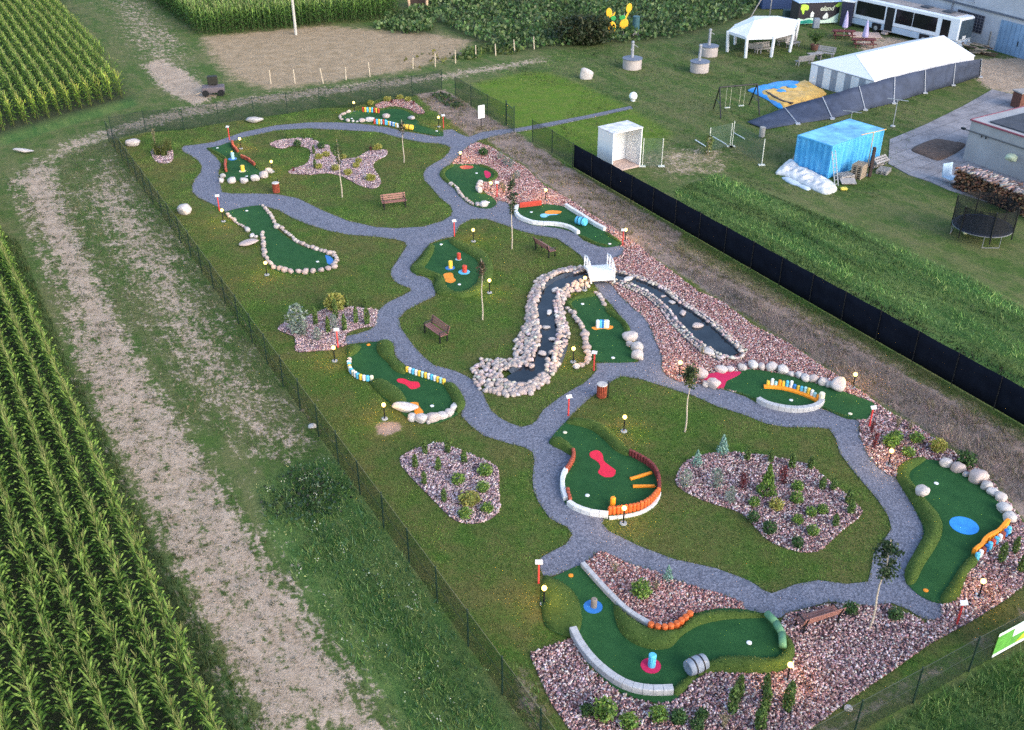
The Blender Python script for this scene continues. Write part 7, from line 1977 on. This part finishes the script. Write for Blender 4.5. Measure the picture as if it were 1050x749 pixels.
leafy('pumpkin_leaves', W([(462, 61), (480, 52), (498, 47), (520, 52), (540, 52), (525, 57), (500, 56), (488, 62)]), 18, .6, .32, [(.06, .10, .025), (.10, .13, .035)], 'bright green leaves growing round the right stakes')
leafy('yellow_weeds', W([(405, 66), (425, 58), (450, 50), (470, 58), (455, 66), (430, 70)]), 1.6, .4, .3, [(.16, .16, .05), (.12, .12, .04)], 'scattered yellowish weeds on the stubble patch')
leafy('bramble', W([(262, 510), (285, 485), (318, 474), (350, 482), (366, 505), (350, 535), (310, 545), (275, 535)]), 80, .42, .13, [(.022, .05, .02), (.04, .08, .032), (.06, .10, .06), (.03, .035, .025)], 'dark leafy weeds outside the left fence', 'weeds', 3)
leafy('gate_plants', W([(440, 97), (452, 96), (470, 104), (476, 110), (465, 113), (450, 106)]), 40, .4, .2, [(.04, .075, .03), (.06, .09, .035)], 'green leafy plants in the soil strip by the far fence', 'weeds')
# ================================================================== GRASS
def streaks(C):
    a = math.radians(-60.3); u = C[:, 0] * math.cos(a) + C[:, 1] * math.sin(a); v = -C[:, 0] * math.sin(a) + C[:, 1] * math.cos(a)
    return np.array([noise.noise((p * .05, q * .55, 1.1)) + .6 * noise.noise((p * .16, q * 1.6, 6.1)) for p, q in zip(u, v)])
def grass(name, poly, dens, h, w, tints, lab, exclude=(), weight=None, lean=.5, path_ok=False, tone=.35, clump=0, spread=.1, dry=None, streak=0):
    C = scatter(poly, dens, exclude); C = C[in_view(C)]
    if clump: C = np.repeat(C, clump, 0) + rng.normal(0, spread, (len(C) * clump, 2)) * np.repeat(rng.uniform(.3, 1.5, len(C)), clump)[:, None]
    if not path_ok: C = C[~on_path(C)]
    if weight is not None: C = C[rng.uniform(0, 1, len(C)) < weight(C)]
    n = len(C); b = np.array([noise.noise((x * .8, y * .8, 5.1)) + .6 * noise.noise((x * .23, y * .23, 9.)) for x, y in C]) if n else np.zeros(0)
    T = np.clip(mixtint(tints, n, .22) * (1 + tone * b[:, None] * np.array([1.25, 1, .8])), .004, 1)
    if dry is not None: k_ = dry(C)[:, None]; T = T * (1 - k_) + mixtint([(.165, .125, .048), (.20, .155, .070), (.125, .115, .038)], n, .25) * k_
    if streak: T = np.clip(T * (1 + streak * streaks(C))[:, None], .004, 1)
    V, Fc, TT = blades(C, rng.uniform(*h, n) * (1 + .5 * b), rng.uniform(.7, 1.3, n) * w, T, lean)
    print(name, n)
    return tag(obj(name, npmesh(name, V, Fc, M_GRASSB, TT)), lab, 'grass', None, 'stuff')
BEDP = [p for _, p in BEDS]
LG_ = [(.032, .086, .014), (.060, .134, .024), (.092, .180, .038), (.126, .200, .050)]
zs2 = lambda nm: (lambda C: zones(C)[nm])
LF = W([(112, 146), (513, 709), (560, 775)])
def lawn_dry(C):
    k = np.array([noise.noise((x * .33, y * .33, 7.7)) * .9 + noise.noise((x * 1.1, y * 1.1, 2.2)) * .5 for x, y in C])
    return np.clip(k * 1.6 - .13 + .6 * np.clip(1 - segdist(C, LF, False) / 5, 0, 1), 0, .6)
grass('lawn_grass', LOT, 330, (.03, .075), .028, LG_, 'short mown lawn grass inside the course', list(GR.values()) + BEDP, lambda C: np.clip(1 - zones(C)['soil'] * 1.6, 0, 1) * .95, dry=lawn_dry, tone=.75)
LU = [(.038, .095, .022), (.064, .145, .036), (.105, .19, .05), (.15, .22, .07)]
grass('meadow_grass', Z_LUSH_R, 70, (.08, .30), .05, LU, 'tall green meadow grass behind the black screen', (), None, .7, True, .4, streak=1.4)
grass('wild_grass', Z_LUSH_L, 170, (.07, .30), .045, LU + [(.05, .12, .06), (.13, .17, .06)], 'lush weeds between the track and the left fence', (), lambda C: np.clip(softmask(C, Z_LUSH_L, 4) * 2 - 1 + .25 + .7 * np.array([noise.noise((x * .6, y * .6, 3)) for x, y in C]), .0, 1), .6, True, .5)
grass('bank_grass', Z_LUSH_N, 210, (.1, .34), .04, LU, 'lush green grass outside the near right fence', (), None, .6, True, .5)
grass('field_margin_grass', Z_CORN_SIDE, 120, (.1, .36), .045, [(.03, .055, .016), (.045, .07, .022), (.07, .085, .03)], 'grassy margin between the near corn and the track', (), None, .6, True, .5)
grass('verge_grass', W([(60,160),(120,140),(330,445),(320,490),(290,480),(190,430),(110,300),(66,230)]), 60, (.05, .17), .04, [(.05, .075, .025), (.075, .09, .04), (.11, .105, .06), (.15, .14, .085)], 'patchy dry grass between the track and the left fence', (), lambda C: np.clip(1.2 - zones(C)['track'] * 1.25, .1, 1), .6, True, .5)
grass('track_tufts', Z_TRACK, 4.5, (.02, .07), .05, [(.06, .075, .03), (.09, .09, .045), (.04, .06, .02)], 'small grass tufts scattered over the dirt track', (), lambda C: np.clip(.9 - np.array([noise.noise((x * .7, y * .7, 2)) for x, y in C]) * -1.2 - .3, .05, 1), .6, True, .35, 16, .12)
grass('dead_weeds', Z_MAUVE, 260, (.12, .42), .017, [(.29, .22, .205), (.22, .17, .16), (.37, .30, .275), (.17, .14, .11)], 'dry greyish mauve weeds between chips and black screen', BEDP, None, .8, True, .3)
grass('dry_grass', Z_DRYFENCE, 90, (.06, .22), .035, [(.13, .12, .055), (.20, .17, .09), (.085, .09, .035)], 'dry straw coloured grass at the foot of the screen', (), None, .7, True, .4)
grass('corner_weeds', Z_LCORNER, 120, (.08, .3), .035, LU, 'ragged weeds at the near left fence corner', BEDP, lambda C: .5 + 0 * C[:, 0], .6, True, .5)
grass('yard_grass', W([(560,150),(600,90),(480,86),(590,48),(700,45),(790,30),(870,40),(960,90),(905,205),(800,200),(700,180)]), 17, (.05, .14), .07, [(.045, .09, .02), (.065, .115, .028), (.10, .125, .045)], 'mown grass of the yard round tents and wells', list(GR.values()), lambda C: 1 - .9 * np.maximum(zones(C)['track'], 0), .6, streak=1.2)

# longer grass along the path edges and round the greens
def fringe(lines, d, name, lab, h=(.05, .13), off=.05):
    C = []
    for ln in lines:
        for p in resample(list(ln) + [ln[0]], d):
            if R.random() < .75: C.append((p[0] + R.gauss(0, off), p[1] + R.gauss(0, off)))
    C = np.array(C); C = C[in_view(C)]; n = len(C)
    V, Fc, T = blades(C, rng.uniform(*h, n), rng.uniform(.025, .05, n), mixtint([(.05, .10, .02), (.09, .14, .035), (.15, .15, .06), (.20, .175, .09)], n, .25), .7, .01)
    return tag(obj(name, npmesh(name, V, Fc, M_GRASSB, T)), lab, 'grass', None, 'stuff')
fringe([IS_A, IS_B, IS_C, PATH_OUT], .028, 'path_edge_grass', 'longer grass blades growing along the edges of the gravel path')
# weeds with pale flower heads outside the left fence
C = scatter(Z_LUSH_L, 2.2); C = C[in_view(C)]; n = len(C)
Pq = np.repeat(C, 5, 0) + rng.normal(0, .09, (n * 5, 2))
V, Fc, T = quads_cloud(np.column_stack([Pq, rng.uniform(.25, .5, n * 5)]), rng.uniform(.03, .07, n * 5), np.repeat(mixtint([(.45, .46, .38), (.30, .34, .12), (.20, .28, .10), (.16, .26, .12)], n, .2), 5, 0), 1.5, 1.2)
tag(obj('flowering_weeds', npmesh('flowering weeds', V, Fc, M_LEAF, T)), 'pale flowering weed heads in the lush strip by the left fence', 'weeds', None, 'stuff')

grass('bank_weeds', Z_SOIL, 11, (.06, .28), .035, [(.15, .13, .06), (.21, .175, .10), (.10, .105, .04), (.26, .205, .17)], 'scattered dry tufts on the bare soil strip by the screen', BEDP, lambda C: np.clip(.45 + .9 * np.array([noise.noise((x * .5, y * .5, 6)) for x, y in C]), 0, 1), .8, False, .4, 14, .13)
# ================================================================== CAMERA AND LIGHT
cam = bpy.data.cameras.new('camera'); co = bpy.data.objects.new('camera', cam); col.objects.link(co)
co.location = (0, 0, CH); co.rotation_euler = (PI / 2 - TH, 0, 0)
cam.sensor_fit = 'HORIZONTAL'; cam.sensor_width = 36; cam.lens = FPX / 1050 * 36; cam.clip_end = 4000; cam.clip_start = .5
sc.camera = co
w = bpy.data.worlds.new('World'); sc.world = w; w.use_nodes = True
nt = w.node_tree; bg = nt.nodes['Background']
sky = nt.nodes.new('ShaderNodeTexSky'); sky.sky_type = 'NISHITA'; sky.sun_disc = False
SUN_EL, SUN_ROT = math.radians(26), math.radians(135)
sky.sun_elevation = SUN_EL; sky.sun_rotation = SUN_ROT; sky.air_density = 1.0; sky.dust_density = 1.5; sky.ozone_density = 1.0
nt.links.new(sky.outputs[0], bg.inputs['Color']); bg.inputs['Strength'].default_value = .12
sl = bpy.data.lights.new('sun', 'SUN'); so = bpy.data.objects.new('sun', sl); col.objects.link(so)
sl.energy = .5; sl.angle = math.radians(40); sl.color = (1, .93, .86)
d = Vector((math.sin(SUN_ROT) * math.cos(SUN_EL), math.cos(SUN_ROT) * math.cos(SUN_EL), math.sin(SUN_EL)))
so.rotation_euler = d.to_track_quat('Z', 'Y').to_euler(); so.location = (0, 0, 60)
sc.view_settings.view_transform = 'Standard'; sc.view_settings.look = 'None'; sc.view_settings.gamma = 1
sc.view_settings.use_curve_mapping = False; sc.view_settings.exposure = EXPOSURE
sc.cycles.max_bounces = 5; sc.cycles.diffuse_bounces = 2; sc.cycles.glossy_bounces = 2; sc.cycles.transparent_max_bounces = 24
sc.cycles.use_denoising = False
sc.cycles.sample_clamp_indirect = 3; sc.cycles.sample_clamp_direct = 1.3
